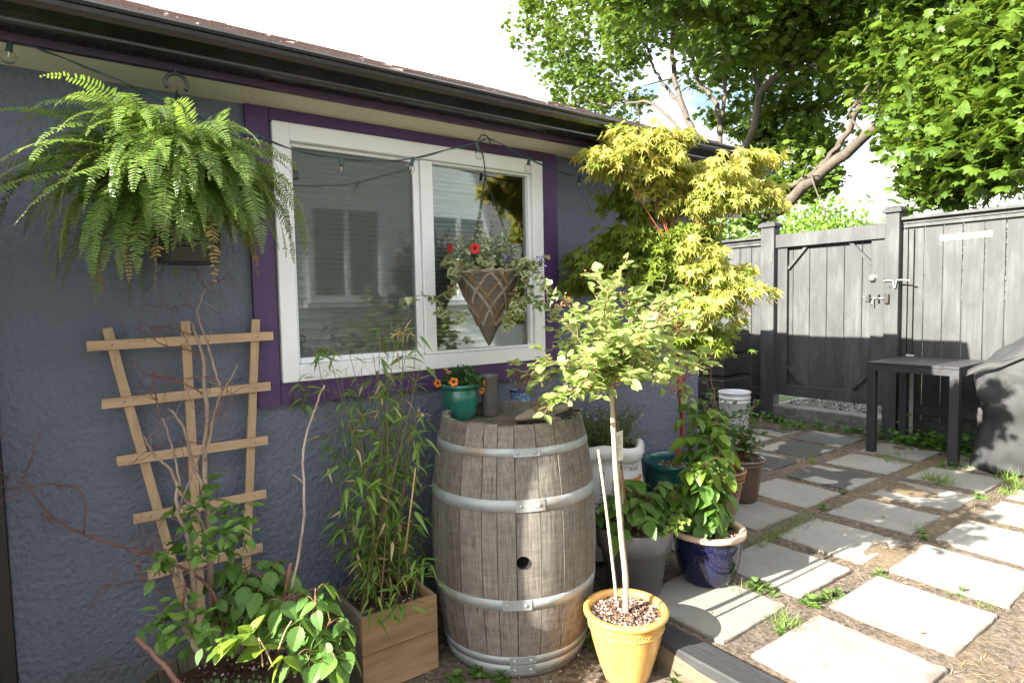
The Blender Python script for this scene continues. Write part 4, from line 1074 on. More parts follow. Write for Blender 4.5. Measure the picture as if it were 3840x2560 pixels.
# reddish cane tied with a plant label, rising behind the stem out of the grey pot
# ================================================================== GREY PLASTIC POT WITH BRAMBLE
def arch_leafstalk(bstem, bleaf, base, heading, L, tmpl, size, n_leaflets=3, droop=.5, rad=.002):
    """a petiole carrying a leaf of three or five leaflets"""
    h = unit(heading); e = base + h * L - np.array([0, 0, droop * L * .4])
    P = spline([base, base + h * L * .55 + [0, 0, .01], e], 8); bstem.tube(P, rad, 4)
    d = unit(P[-1] - P[-2]); flat = unit([d[0], d[1], d[2] * .3 - droop * .6])
    sd = unit(np.cross(flat, [0, 0, 1.0]))
    lf = [(flat, 1.15, e)] + [(unit(flat * .35 + sd * sg), .92, e - d * .02) for sg in (-1, 1)]
    if n_leaflets == 5: lf += [(unit(flat * -.1 + sd * sg), .75, P[-3]) for sg in (-1, 1)]
    for dv, sc, p in lf:
        dv = unit(dv + np.array([0, 0, -.25 * droop]) + rng.normal(size=3) * .1)
        bleaf.inst(*tmpl, frames(dv[None], scale=size * sc * rng.uniform(.85, 1.15), roll=.22), p[None])
M_RASL = leaf('bramble_leaf', (.045, .115, .020), (.12, .23, .045), .36, .48, (.32, .48, .05))
M_RASY = leaf('young_bramble_leaf', (.09, .17, .02), (.20, .30, .04), .4, .45, (.42, .55, .06))
M_CANE = simple('brown_cane', (.22, .10, .05), (.13, .06, .03), 16, .5, .1)
M_GPOT = simple('grey_plastic_pot', (.125, .125, .13), (.105, .105, .11), 5, .42, .04, 90)
GX, GY = 2.000, 1.830
gp = thing('potted_bramble', 'leafy bramble in a grey plastic pot beside the wine barrel', 'potted plant', (GX, GY, 0))
b = MB(); pr = [(0, .002), (.098, 0), (.101, .004), (.132, .205), (.140, .206), (.146, .208), (.152, .296), (.149, .300), (.144, .298), (.136, .22), (.130, .2)]
b.lathe([(r_ * 1.13, z) for r_, z in pr], (GX, GY, 0), 64); b.build('pot', M_GPOT, gp)
b = MB(); b.disc(.160, .272, (GX, GY, 0), 40, amp=.006, rings=8, rnd=.1); crumbs(b, (GX, GY), .135, .273, 250); b.build('soil', M_MULCH, gp)
bs_ = MB(); bl_ = MB()
for k in range(46):
    a = rng.uniform(0, 6.283); q = rng.random() * .09; p = np.array([GX + q * math.cos(a), GY + q * math.sin(a), .275])
    hgt = rng.uniform(.02, .13) + .05 * max(0, (q * math.cos(a) * .8 - q * math.sin(a) * .6) / .09); p2 = p + [rng.normal() * .03, rng.normal() * .03, hgt]
    bs_.tube(spline([p, (p + p2) / 2 + rng.normal(size=3) * .01, p2], 6), .0022, 4)
    hd = np.array([math.cos(a) + rng.normal() * .5, math.sin(a) + rng.normal() * .5, .35])
    arch_leafstalk(bs_, bl_, p2, hd, rng.uniform(.03, .10), T_RAS, rng.uniform(.055, .085), 3, rng.uniform(.2, .7))
bs_.build('stems', M_CANE, gp); bl_.build('foliage', M_RASL, gp)
bp = MB()                          # round light leaves of a small creeping plant hanging over the right rim
for k in range(16):
    a = -.95 + rng.normal() * .45; p0 = np.array([GX + .14 * math.cos(a), GY + .14 * math.sin(a), .285]); d = np.array([math.cos(a), math.sin(a), .5 + rng.random() * .6]); L = rng.uniform(.04, .10)
    Q = spline([p0, p0 + d * L * .6, p0 + d * L + [0, 0, -.02]], 8)
    for q in Q[2:]:
        for _ in range(2): bp.inst(*T_OVW, frames((rng.normal(size=3) + [0, 0, .4])[None], scale=rng.uniform(.016, .026), roll=.6), q[None])
bp.build('creeper', leaf('pale_round_leaf', (.16, .27, .05), (.30, .42, .10), .35, .4), gp)
# long cane with the paper label
b = MB(); cn = spline([np.array([GX - .045, GY - .02, .27]), plane_pt(1436, 1150, dT + .34), plane_pt(1424, 1030, dT + .33), plane_pt(1415, 930, dT + .30), plane_pt(1408, 850, dT + .25)], 24); b.tube(cn, .0038, 6); b.build('cane', M_CANE, gp)
b = MB(); q = spline([np.array([GX - .07, GY - .0, .27]), plane_pt(1428, 1110, dT + .36), plane_pt(1418, 1065, dT + .37)], 10); b.tube(q, .0055, 6); b.build('stake', M_STEM, gp)
lab = MB(); c0, c1, c2, c3 = [plane_pt(x, y, dT + .315) for x, y in ((1413, 1060), (1431, 1056), (1430.5, 988), (1413, 993))]
lab.add([c0, c1, c2, c3] + [p + AX[2] * .0012 for p in (c0, c1, c2, c3)], [(0, 1, 2, 3), (4, 7, 6, 5), (0, 4, 5, 1), (1, 5, 6, 2), (2, 6, 7, 3), (3, 7, 4, 0)]); tg = lab.build('plant_label', simple('cream_card', (.62, .60, .50), (.56, .54, .45), 6, .7), gp)
pl = MB()
for i in range(17):
    t_ = .16 + i * .042
    if i == 8: continue
    L = rng.uniform(.35, .8); p = c3 + (c0 - c3) * t_ + (c2 - c3) * .08 - AX[2] * .0006; q = p + (c2 - c3) * L; up_ = (c3 - c0) * .006
    pl.add([p - up_, q - up_, q + up_, p + up_], [(0, 1, 2, 3)])
pl.build('print_lines', simple('faded_ink', (.16, .15, .13), (.12, .11, .1), 20, .8), tg)

# ================================================================== BLUE GLAZED POT WITH BRAMBLE
BPX, BPY = 2.345, 1.695
M_BLUE = glaze('cobalt_glaze', (.010, .012, .050), (.004, .005, .018), .07, 5, (1, 1, 1), (.03, .034, .085), .10, (.012, .010, .014))
M_TANRIM = glaze('tan_unglazed_rim', (.50, .37, .27), (.36, .25, .18), .45, 8)
bpot = thing('potted_bramble', 'tall raspberry bush in a cobalt blue glazed pot with a tan rim', 'potted plant', (BPX, BPY, 0))
b = MB(); pr = [(0, .003), (.098, .002), (.106, .0), (.110, .006), (.128, .045), (.142, .10), (.150, .15), (.152, .19), (.150, .206), (.154, .212), (.156, .216)]
b.lathe(pr, (BPX, BPY, 0), 72); b.build('pot', M_BLUE, bpot)
b = MB(); pr = [(.150, .215), (.166, .217), (.172, .222), (.174, .232), (.171, .239), (.162, .242), (.146, .240), (.139, .234), (.137, .19)]
b.lathe(pr, (BPX, BPY, 0), 72, wob=lambda a, z, r_: 1 + .012 * np.sin(a * 3 + 1) + .006 * np.sin(a * 7)); b.build('rim', M_TANRIM, bpot)
b = MB(); b.disc(.139, .215, (BPX, BPY, 0), 40, amp=.006, rings=8, rnd=.08); crumbs(b, (BPX, BPY), .132, .216, 700, .002, .006); b.build('soil', M_MULCH, bpot)
bs_ = MB(); bl_ = MB(); by_ = MB()
dB = float((np.array([BPX, BPY, .3]) - EYE) @ AX[2])
for k, (vx, vy, dd) in enumerate(((1640, 985, .10), (1655, 1030, 0), (1600, 1010, .1), (1590, 1080, -.1), (1648, 1090, -.12), (1630, 1060, -.18), (1580, 940, .25), (1620, 930, .28), (1650, 950, .2), (1560, 1120, 0))):
    tip = plane_pt(vx, vy, dB + dd); p = np.array([BPX + rng.normal() * .04, BPY + rng.normal() * .04, .21])
    P = spline([p, p * .55 + tip * .45 + [0, 0, .03], tip], 18); bs_.tube(P, np.linspace(.004, .0016, len(P)), 5)
    nl = 17
    for q in range(nl):
        i = int(len(P) * (.16 + .84 * q / nl)); i = min(i, len(P) - 1); a = q * 2.4 + k
        hd = np.array([math.cos(a), math.sin(a), .25]); tgt = by_ if (q > nl * .72 and rng.random() < .75) else bl_
        arch_leafstalk(bs_, tgt, P[i], hd, rng.uniform(.03, .075), T_RAS, rng.uniform(.055, .088), 3 if rng.random() < .8 else 5, rng.uniform(.25, .9), .0014)
bs_.tube(spline([(BPX + .02, BPY - .055, .21), plane_pt(1658, 1160, dB - .06), plane_pt(1664, 1130, dB - .04)], 8), .006, 6)
bs_.build('stems', M_CANE, bpot); bl_.build('foliage', M_RASL, bpot); by_.build('young_leaves', M_RASY, bpot)
# brown twisted vine shoot reaching up behind it
b = MB(); b.tube(spline([plane_pt(x, y, dB + .55) for x, y in ((1634, 985), (1632, 960), (1640, 925), (1640, 900), (1634, 880), (1632, 850), (1637, 815), (1631, 808))], 40), .0032, 5); o = b.build('vine_shoot', M_CANE, bpot)
# ================================================================== TEAL BOWL WITH THE CORAL BARK MAPLE
TX, TY = 2.72, 2.175
M_TEAL = glaze('teal_glaze', (.012, .10, .09), (.008, .055, .052), .15, 6, (1, 1, .5), None, .1)
mp_ = thing('potted_maple', 'coral stemmed Japanese maple with yellow green leaves in a teal glazed bowl', 'potted tree', (TX, TY, 0))
b = MB(); pr = [(0, .003), (.10, 0), (.105, .01), (.135, .09), (.158, .19), (.166, .27), (.166, .30), (.176, .305), (.181, .315), (.178, .328), (.168, .332), (.156, .328), (.152, .31), (.150, .26), (.14, .2)]
b.lathe([(r_ * 1.04, z * 1.22) for r_, z in pr], (TX, TY, 0), 64); b.build('pot', M_TEAL, mp_)
b = MB(); b.disc(.160, .345, (TX, TY, 0), 40, amp=.006, rings=8, rnd=.05); crumbs(b, (TX, TY), .15, .347, 250); b.build('soil', M_MULCH, mp_)
M_CORAL = simple('coral_bark', (.40, .085, .05), (.24, .06, .045), 14, .5, .15, 60, (1, 1, .3))
dM = 2.95                          # depth of the maple's stem along the view axis
def mpt(x, y, d=0.0): return plane_pt(x, y, dM + d)
dBowl = float((np.array([TX, TY, .38]) - EYE) @ AX[2])
bt = MB()
stem = spline([np.array([TX - .0, TY + .02, .33]), mpt(1566, 1000, dBowl - dM - .05), mpt(1562, 900, .12), mpt(1560, 820, .05), mpt(1565, 740, 0), mpt(1556, 650, 0), mpt(1548, 580, 0)], 40)
bt.tube(stem, np.linspace(.0135, .0085, len(stem)), 9)
pads = [  # (vx, vy, half width, half height, depth offset, n leaves, sunny)
 (1450, 325, 105, 42, -.12, 330, 1), (1540, 305, 60, 36, -.10, 150, 1), (1395, 365, 65, 28, -.18, 140, 1), (1490, 400, 75, 30, -.08, 150, 1), (1570, 370, 34, 28, -.08, 60, 1),
 (1700, 375, 90, 42, -.12, 330, 1), (1665, 430, 62, 42, -.18, 230, 1), (1760, 445, 62, 32, -.05, 160, 1), (1600, 440, 48, 36, -.02, 110, 1), (1545, 455, 55, 32, .02, 110, 1),
 (1460, 480, 60, 28, .12, 120, 0), (1480, 535, 100, 40, .10, 260, 0), (1390, 560, 60, 34, .14, 160, 0), (1330, 615, 70, 34, .14, 190, 0), (1430, 600, 80, 40, .08, 210, 0), (1545, 530, 60, 45, .05, 160, 0), (1570, 610, 60, 45, .02, 180, 0), (1500, 650, 60, 36, .05, 140, 0),
 (1420, 440, 50, 30, .05, 90, 0), (1520, 590, 70, 50, .03, 150, 0), (1600, 500, 50, 40, 0, 110, 1), (1620, 545, 46, 36, .05, 90, 0), (1450, 560, 90, 40, .16, 150, 0), (1530, 430, 60, 40, -.02, 120, 1), (1640, 470, 60, 36, -.10, 110, 1), (1370, 600, 80, 44, .16, 150, 0), (1310, 650, 50, 24, .16, 70, 0), (1560, 680, 60, 40, .02, 100, 0),
 (1640, 610, 55, 38, -.20, 180, 1), (1690, 650, 68, 40, -.24, 230, 1), (1650, 700, 56, 40, -.24, 190, 1), (1600, 560, 36, 28, -.24, 60, 1), (1590, 680, 60, 40, -.04, 150, 0), (1640, 770, 36, 34, -.04, 80, 0), (1590, 760, 60, 40, .05, 110, 0), (1670, 790, 20, 16, -.1, 18, 0), (1535, 720, 40, 30, .0, 70, 0)]
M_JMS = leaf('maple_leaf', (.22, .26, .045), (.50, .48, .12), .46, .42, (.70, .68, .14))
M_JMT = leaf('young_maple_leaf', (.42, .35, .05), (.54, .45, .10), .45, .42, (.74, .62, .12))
bl = MB(); bo = MB(); bg = MB()
for (vx, vy, hw, hh, dd, nl, sunny) in pads:
    c = mpt(vx, vy, dd); kx = hw / (FPX / 1.6327) * (dM + dd); kz = hh / (FPX / 1.6327) * (dM + dd)
    j = max(12, np.argmin(np.linalg.norm(stem - (c - [0, 0, .28]), axis=1)))
    root = stem[j]; P = spline([root, root * .5 + c * .5 + [0, 0, .02], c + [0, 0, kz * .3]], 16); bt.tube(P, np.linspace(.0036, .0013, len(P)), 5)
    nl = int(nl * (1.85 if sunny else 2.1)); nsh = max(5, nl // 34)
    for q in range(nsh):
        a = rng.random() * 6.283; rr = .35 + .85 * rng.random() ** .7
        e = c + AX[0] * math.cos(a) * kx * rr + AX[2] * math.sin(a) * kx * .75 * rr - AX[1] * kz * (rng.uniform(-.7, .9) - .55 * rr * rr); e[1] = min(e[1], YW - .07)
        s_ = P[rng.integers(9, len(P))]; Q = spline([s_, s_ * .45 + e * .55 + [0, 0, .035], e], 14); bt.tube(Q, np.linspace(.0016, .0007, len(Q)), 4)
        for w in range(nl // nsh):
            t_ = 1 - rng.random() ** 1.5 * .8; p = Q[int(t_ * (len(Q) - 1))] + rng.normal(size=3) * [.026, .026, .012]; p[1] = min(p[1], YW - .03)
            out = unit((e - s_) * [1, 1, 0] + 1e-6); dv = out * .8 + rng.normal(size=3) * [.75, .75, .3] + [0, 0, -.75 - rng.random() * .6]
            tgt = bo if (sunny and vy < 430 and rng.random() < .16) else (bl if (sunny and rng.random() < .85) else bg)  # sunny pads get the pale leaf colour, shaded pads a greener painted-shade copy
            tgt.inst(*T_JM, frames(dv[None], scale=rng.uniform(.034, .062), roll=.35), p[None], np.array([rng.random() * (.75 if not sunny else 1.0)]))  # shaded pads also keep to the darker end of their colour
bt.build('branches', M_CORAL, mp_); bl.build('foliage', M_JMS, mp_); bo.build('young_leaves', M_JMT, mp_); bg.build('shaded_foliage', leaf('shaded_maple_leaf', (.09, .16, .020), (.27, .33, .045), .42, .42, (.46, .56, .06)), mp_)
b = MB(); p = mpt(1562, 903, .10); b.lathe([(.0155, -.006), (.0165, 0), (.0155, .006)], p, 16); b.build('tie', simple('green_tape', (.01, .10, .07), (.008, .07, .05), 20, .4), mp_)

# ================================================================== TWO BROWN POTS
M_BRN = glaze('amber_brown_glaze', (.26, .13, .055), (.16, .07, .03), .16, 6, (1, 1, .4), None, .12, (.32, .22, .14))
M_DKB = glaze('dark_brown_glaze', (.10, .060, .045), (.065, .036, .028), .30, 6, (1, 1, .4), None, .1)
AX_, AY_ = 3.15, 2.19
pa = thing('potted_shrub', 'glossy amber brown pot with a ribbed collar and sun emblem, full of dark leaves', 'potted plant', (AX_, AY_, 0))
b = MB(); pr = [(0, .003), (.094, 0), (.098, .006), (.110, .06), (.126, .14), (.136, .20), (.139, .212), (.146, .214), (.148, .220), (.143, .224), (.146, .262), (.154, .268), (.160, .275), (.160, .284), (.153, .289), (.140, .287), (.136, .27), (.134, .2)]
b.lathe([(r_ * .97, z * .93) for r_, z in pr], (AX_, AY_, 0), 64); b.build('pot', M_BRN, pa)
b = MB()
for k in range(64):
    a = k * 2 * math.pi / 64; r_ = .1405; b.tube([(AX_ + r_ * math.cos(a), AY_ + r_ * math.sin(a), .211), (AX_ + (r_ + .002) * math.cos(a), AY_ + (r_ + .002) * math.sin(a), .243)], .0034, 5)
b.build('ribbed_collar', M_BRN, pa)
b = MB(); an = math.atan2(-.80, -.59) + .55; er = np.array([math.cos(an), math.sin(an), .12]); et = np.array([-math.sin(an), math.cos(an), 0]); c = np.array([AX_, AY_, .145]) + er * .127
q = MB(); q.lathe([(0, .008), (.008, .007), (.013, .003), (.014, 0)], seg=18); v = q.v[0]; b.add(c + er * v[:, 2:3] + et * v[:, :1] + np.array([0, 0, 1]) * v[:, 1:2], q.f, .5, 0, True)
for k in range(14):
    a = k * 2 * math.pi / 14; u = et * math.cos(a) + np.array([-.10 * er[0], -.1 * er[1], 1]) * math.sin(a); b.tube([c + u * .018 - er * .001, c + u * .027 - er * .001, c + u * .036 - er * .002], [.003, .0036, .0012], 5)
b.build('sun_emblem', M_BRN, pa)
soil_disc('soil', pa, (AX_, AY_), .130, .24)
DX, DY = 3.455, 2.245
pd = thing('potted_shrub', 'matt dark brown pot with a leafy blueberry shrub, farthest of the pots', 'potted plant', (DX, DY, 0))
b = MB(); pr = [(0, .003), (.092, 0), (.098, .008), (.112, .10), (.130, .20), (.136, .232), (.142, .234), (.144, .240), (.141, .246), (.144, .256), (.150, .262), (.151, .270), (.145, .275), (.134, .273), (.130, .25), (.128, .2)]
b.lathe([(r_ * 1.02, z * 1.0) for r_, z in pr], (DX, DY, 0), 64); b.build('pot', M_DKB, pd)
b = MB(); b.disc(.133, .255, (DX, DY, 0), 36, amp=.006, rings=7, rnd=.05); crumbs(b, (DX, DY), .125, .257, 260); b.build('soil', M_MULCH, pd)
M_BLUB = leaf('blueberry_leaf', (.030, .075, .022), (.085, .16, .04), .3, .4)
def leafy_shrub(par, base, tips, npair, size, tmpl=T_OV, mat=None, mstem=None, red=.0):
    bs2 = MB(); bl2 = MB()
    for tip in tips:
        p = np.asarray(base, float) + rng.normal(size=3) * [.03, .03, 0]
        P = spline([p, (p + tip) / 2 + rng.normal(size=3) * .02, tip], 16); bs2.tube(P, np.linspace(.0035, .0012, len(P)), 5)
        for q in range(npair):
            i = min(len(P) - 1, int(len(P) * (.22 + .78 * q / npair)))
            for sg in range(3):
                dv = unit(rng.normal(size=3) * [1, 1, .5] + [0, 0, .35]); p2 = P[i] + dv * rng.uniform(.005, .05); bs2.tube([P[i], p2], .0007, 3)
                bl2.inst(*tmpl, frames(dv[None], scale=size * rng.uniform(.7, 1.2), roll=.5), p2[None])
    bs2.build('stems', mstem or M_CANE, par); bl2.build('foliage', mat or M_BLUB, par)
dD = float((np.array([DX, DY, .5]) - EYE) @ AX[2])
leafy_shrub(pd, (DX, DY, .25), [plane_pt(x, y, dD + d) for x, y, d in ((1735, 915, -.05), (1718, 935, .05), (1700, 955, .1), (1745, 990, -.05), (1690, 985, -.1), (1725, 1000, .1), (1672, 925, .1), (1760, 945, 0), (1655, 945, .05), (1705, 1005, -.12), (1740, 1020, .0))], 10, .042)
dA = float((np.array([AX_, AY_, .5]) - EYE) @ AX[2])
leafy_shrub(pa, (AX_, AY_, .23), [plane_pt(x, y, dA + d) for x, y, d in ((1640, 900, .1), (1622, 870, .15), (1610, 915, .1), (1660, 965, 0), (1680, 1000, -.05), (1630, 950, .1), (1600, 960, .12), (1675, 940, .05), (1650, 990, -.1), (1660, 1020, -.1))], 10, .048)

# ================================================================== WHITE GRAIN SACK WITH THYME
SX, SY, SZ0 = 2.185, 2.185, .0
n = NT('woven_white_sack'); wv = n.n('ShaderNodeTexWave', Scale=220.0); wv.wave_type = 'BANDS'; wv.bands_direction = 'Z'; n.l(n.tc.outputs['Object'], wv.inputs['Vector'])
f = n.noise(6, None, 5, .6); n.set(n.ramp(f, [(.3, (.56, .56, .58)), (.7, (.66, .66, .67))]), .5, n.bump(n.noise(16, None, 5, .6), .5, .012, n.bump(wv.outputs['Fac'], .08, .001)), 0, .35); M_SACK = n.m
sk = thing('grain_sack', 'white woven malt sack with rolled top and lettering, planted with thyme', 'sack', (SX, SY, 0))
SACK = [(.012, .165, .135), (.03, .176, .145), (.10, .182, .15), (.22, .184, .150), (.34, .185, .148), (.42, .178, .142), (.475, .166, .134), (.500, .158, .13), (.508, .172, .144), (.520, .186, .155), (.545, .190, .160), (.570, .186, .156), (.582, .172, .145), (.578, .158, .132), (.55, .15, .125)]
sa = math.atan2(-.80, -.593); su = np.array([math.cos(sa + math.pi / 2), math.sin(sa + math.pi / 2)])      # broad side towards the path
sn = np.array([math.cos(sa), math.sin(sa)])
def sack_pt(a, z, grow=0.0):
    zs_ = [q[0] for q in SACK[:11]]; ra = np.interp(z, zs_, [q[1] for q in SACK[:11]]); rb = np.interp(z, zs_, [q[2] for q in SACK[:11]])
    return sack_xy(a, z, ra, rb, grow)
def sack_xy(a, z, ra, rb, grow=0.0):
    p = 2.6; c, s_ = math.cos(a), math.sin(a); den = (abs(c) ** p + abs(s_) ** p) ** (1 / p)
    w = 1 + (.018 * math.sin(a * 9 + z * 14) + .014 * math.sin(a * 17 - z * 30) + .02 * math.sin(z * 40 + a * 3)) * (1 if z > .3 else .45)
    u = (ra * w + grow) * c / den; v_ = (rb * w + grow) * s_ / den
    q = su * u + sn * v_
    return [SX + q[0], SY + q[1], z + .010 * math.sin(a * 4 + 1) * min(1, z / .3)]
b = MB(); N = 96; V = []
for (z, ra, rb) in SACK:
    for j in range(N): V.append(sack_xy(j * 2 * math.pi / N, z, ra, rb))
L = len(SACK); F = [(i * N + j, i * N + (j + 1) % N, (i + 1) * N + (j + 1) % N, (i + 1) * N + j) for i in range(L - 1) for j in range(N)]
b.add(V, F, .5, 0, True); b.build('bag', M_SACK, sk)
soil_disc('soil', sk, (SX, SY), .145, .555)
def sack_at(u, z, grow): # u = metres to the viewer's right along the front
    ra = np.interp(z, [q[0] for q in SACK[:11]], [q[1] for q in SACK[:11]]); best = min(np.linspace(math.pi * .02, math.pi * .98, 240), key=lambda a: abs(sack_pt(a, z)[0] * su[0] + sack_pt(a, z)[1] * su[1] - (SX * su[0] + SY * su[1]) - u))
    return np.array(sack_pt(best, z, grow))
M_ORANGE = simple('orange_print', (.62, .20, .06), (.50, .17, .06), 40, .5)
us = np.linspace(.010, .162, 18); 
for name, zlo, zhi, m in (('orange_band', .385, .432, M_ORANGE), ('orange_band', .335, .385, simple('pale_orange_print', (.62, .36, .22), (.58, .42, .32), 26, .5)), ('orange_band', .322, .336, M_ORANGE)):
    b = MB(); V = []
    for z in np.linspace(zlo, zhi, 4): V += [sack_at(u, z + .003 * math.sin(u * 60), .0022) for u in us]
    b.add(V, [(i * 18 + j, i * 18 + j + 1, (i + 1) * 18 + j + 1, (i + 1) * 18 + j) for i in range(3) for j in range(17)], .5, 0, True); b.build(name, m, sk)
def lettering(name, txt, u0, z0, h, mat, par, vertical=False, grow=.0045, sx=1.0):
    cu = bpy.data.curves.new(name, 'FONT'); cu.body = txt; cu.size = 1.0; cu.extrude = 0; cu.resolution_u = 2; cu.fill_mode = 'FRONT'
    to = bpy.data.objects.new('tmp', cu); COL.objects.link(to); dg = bpy.context.evaluated_depsgraph_get(); me = bpy.data.meshes.new_from_object(to.evaluated_get(dg))
    bpy.data.objects.remove(to)
    bm = bmesh.new(); bm.from_mesh(me); bmesh.ops.triangulate(bm, faces=bm.faces[:]); bmesh.ops.subdivide_edges(bm, edges=bm.edges[:], cuts=1)
    pts = []
    for v_ in bm.verts:
        x, y = v_.co.x * h * sx, v_.co.y * h
        u, z = (u0 + y, z0 - x) if vertical else (u0 + x, z0 + y)
        pts.append(sack_at(u, z, grow))
    fs = [tuple(q.index for q in f.verts) for f in bm.faces]; bm.free()
    b = MB(); b.add(pts, fs); return b.build(name, mat, par)
M_INK = simple('black_print', (.035, .035, .035), (.05, .05, .05), 30, .6)
lettering('lettering', 'FO TH3E', .045, .470, .024, M_INK, sk)
lettering('lettering', 'ET DISN', .048, .386, .036, simple('white_print', (.66, .64, .60), (.6, .58, .55), 30, .5), sk, False, .0055, .95)
lettering('lettering', 'PILSEN MALT', -.052, .455, .034, M_INK, sk, True, .0045, 1.15)
bt = MB(); bl = MB(); bf = MB()
M_THY = leaf('thyme_leaf', (.04, .085, .022), (.12, .19, .05), .25, .5); M_THYS = simple('green_twig', (.14, .16, .06), (.09, .10, .04), 20, .6); M_WF = simple('white_petal', (.7, .7, .68), (.6, .6, .6), 20, .6)
for k in range(230):
    a = rng.random() * 6.283; q = math.sqrt(rng.random()) * .12; p = np.array([SX + q * math.cos(a), SY + q * math.sin(a), .56])
    lean = np.array([math.cos(a) * rng.uniform(0, .12) + su[0] * rng.normal() * .05, math.sin(a) * rng.uniform(0, .10) + su[1] * rng.normal() * .05, 0]); h = rng.uniform(.07, .20)
    tip = p + lean + [0, 0, h]; tip[1] = min(tip[1], YW - .02); P = spline([p, p + lean * .3 + [0, 0, h * .5], tip], 12); bt.tube(P, .0008, 3)
    for i in range(2, len(P)):
        for _ in range(4): bl.inst(*T_LAN, frames((rng.normal(size=3) + [0, 0, .7])[None], scale=rng.uniform(.007, .013), roll=.6), P[i][None])
    if rng.random() < .12:
        for _ in range(5): bf.inst(*T_OVW, frames(rng.normal(size=(1, 3)), scale=.006, roll=1), (tip + rng.normal(size=3) * .005)[None])
bt.build('stems', M_THYS, sk); bl.build('foliage', M_THY, sk); tag(bf.build('flowers', M_WF, sk), kind='stuff')
# ================================================================== HANGING FERN
M_HOOKW = simple('steel_wire', (.35, .35, .34), (.25, .25, .24), 20, .35, metal=.8)
M_BLKPL = simple('black_plastic', (.020, .021, .023), (.014, .015, .016), 8, .4)
FX, FY = .325, 2.135
fern = thing('hanging_fern', 'large arching Boston fern in a black plastic pot hanging under the eave', 'hanging plant', (FX, FY, 1.44))
b = MB(); pr = [(0, .004), (.075, .002), (.079, 0), (.082, .006), (.085, .04), (.0868, .042), (.0868, .046), (.0855, .048), (.0862, .056), (.088, .058), (.088, .062), (.0868, .064), (.0875, .072), (.0893, .074), (.0893, .078), (.0885, .08), (.10, .20), (.106, .205), (.106, .215), (.098, .217), (.094, .19)]
b.lathe([(r_ * 1.08, z + 1.43) for r_, z in pr], (FX, FY, 0), 56); b.build('pot', M_BLKPL, fern)
soil_disc('soil', fern, (FX, FY), .10, 1.62)
b = MB(); hc_ = np.array([FX + .0, FY + .03, 1.985]); a = np.linspace(-.6, math.pi + .6, 26)
b.tube(np.stack([hc_[0] + .030 * np.cos(a), np.full(26, hc_[1]), hc_[2] + .030 * np.sin(a)], 1), .0058, 8)
for k in range(3): q = k * 2.094 + .4; b.tube([hc_ + [0, 0, -.02], (FX + .106 * math.cos(q), FY + .106 * math.sin(q), 1.645)], .002, 5)
b.build('hanger', M_BLKPL, fern)
b = MB(); b.tube([hc_ + [0, 0, .027], hc_ + [0, .01, .055]], .0015, 5); b.build('hook', M_HOOKW, fern)
M_FERN = leaf('fern_frond', (.055, .125, .022), (.19, .29, .05), .40, .36, (.34, .50, .06)); M_RACH = simple('fern_stalk', (.16, .17, .05), (.12, .11, .04), 20, .5)
T_PIN = (np.array([[0, -.10, 0], [0, .10, 0], [.45, -.15, .03], [.45, .15, .03], [.85, -.07, -.02], [.85, .10, -.02], [1, .03, -.05]]), [(0, 2, 3, 1), (2, 4, 5, 3), (4, 6, 5)])
bl = MB(); bs = MB()
def frond(p, az, el, L, droop, npair=40, wid=.05, brk=False):
    n_ = 26; ds = L / n_; pos = np.array(p, float); P = [pos.copy()]; d = np.array([math.cos(az) * math.cos(el), math.sin(az) * math.cos(el), math.sin(el)]); tw = rng.normal() * .02
    for i in range(n_):
        d = d + np.array([rng.normal() * .012 - tw * math.sin(az), rng.normal() * .012 + tw * math.cos(az), -droop / n_ * (.4 + 1.5 * i / n_)]); d /= np.linalg.norm(d)
        pos = pos + d * ds
        if pos[1] > YW - .03: pos[1] = YW - .03
        if pos[2] > 2.005 and pos[1] > 2.02: pos[2] = 2.005
        pos[2] = min(pos[2], 1.975 if pos[1] > 1.9 else 1.99)
        P.append(pos.copy())
    P = np.array(P); bs.tube(P, np.linspace(.0016, .0005, len(P)), 3)
    t = np.linspace(.10, .995, npair); idx = t * n_
    i0 = np.minimum(idx.astype(int), n_ - 1); fr_ = (idx - i0)[:, None]; Q = P[i0] * (1 - fr_) + P[i0 + 1] * fr_; T = unit(P[i0 + 1] - P[i0])
    up = np.array([0, 0, 1.0]); sd = unit(np.cross(T, up + 0.0001)); nn = np.cross(sd, T)
    roll = rng.normal() * .35; sd2 = sd * math.cos(roll) + nn * math.sin(roll); nn2 = np.cross(sd2, T)
    w = wid * np.clip(np.sin(np.pi * np.clip(t * .86 + .13, 0, 1)) ** .75, .12, 1) * (1 - .25 * t)
    shade = rng.random(); w = w * (1 + rng.normal(size=npair) * .10)
    for sg in (-1, 1):
        x = sd2 * sg + T * .30 - np.array([0, 0, .10]) + rng.normal(size=(npair, 3)) * (.16 if brk else .09); x = unit(x); y = unit(T - x * np.sum(T * x, 1, keepdims=True)); z = np.cross(x, y)
        M = np.stack([x * w[:, None], y * .0125 * (1 + .0 * w[:, None]) * 1.0, z * w[:, None] * .5], 2)
        M[:, :, 1] = y * (L / npair * 1.55)[..., None] if False else y * (.90 * L / npair * 2.1)
        keep = rng.random(npair) > (.25 if brk else .03); M = M[keep]; Qk = (Q + sd2 * sg * .001)[keep]
        bl.inst(T_PIN[0], T_PIN[1], M, Qk, np.clip(shade * .6 + rng.random(len(Qk)) * .4, 0, 1))
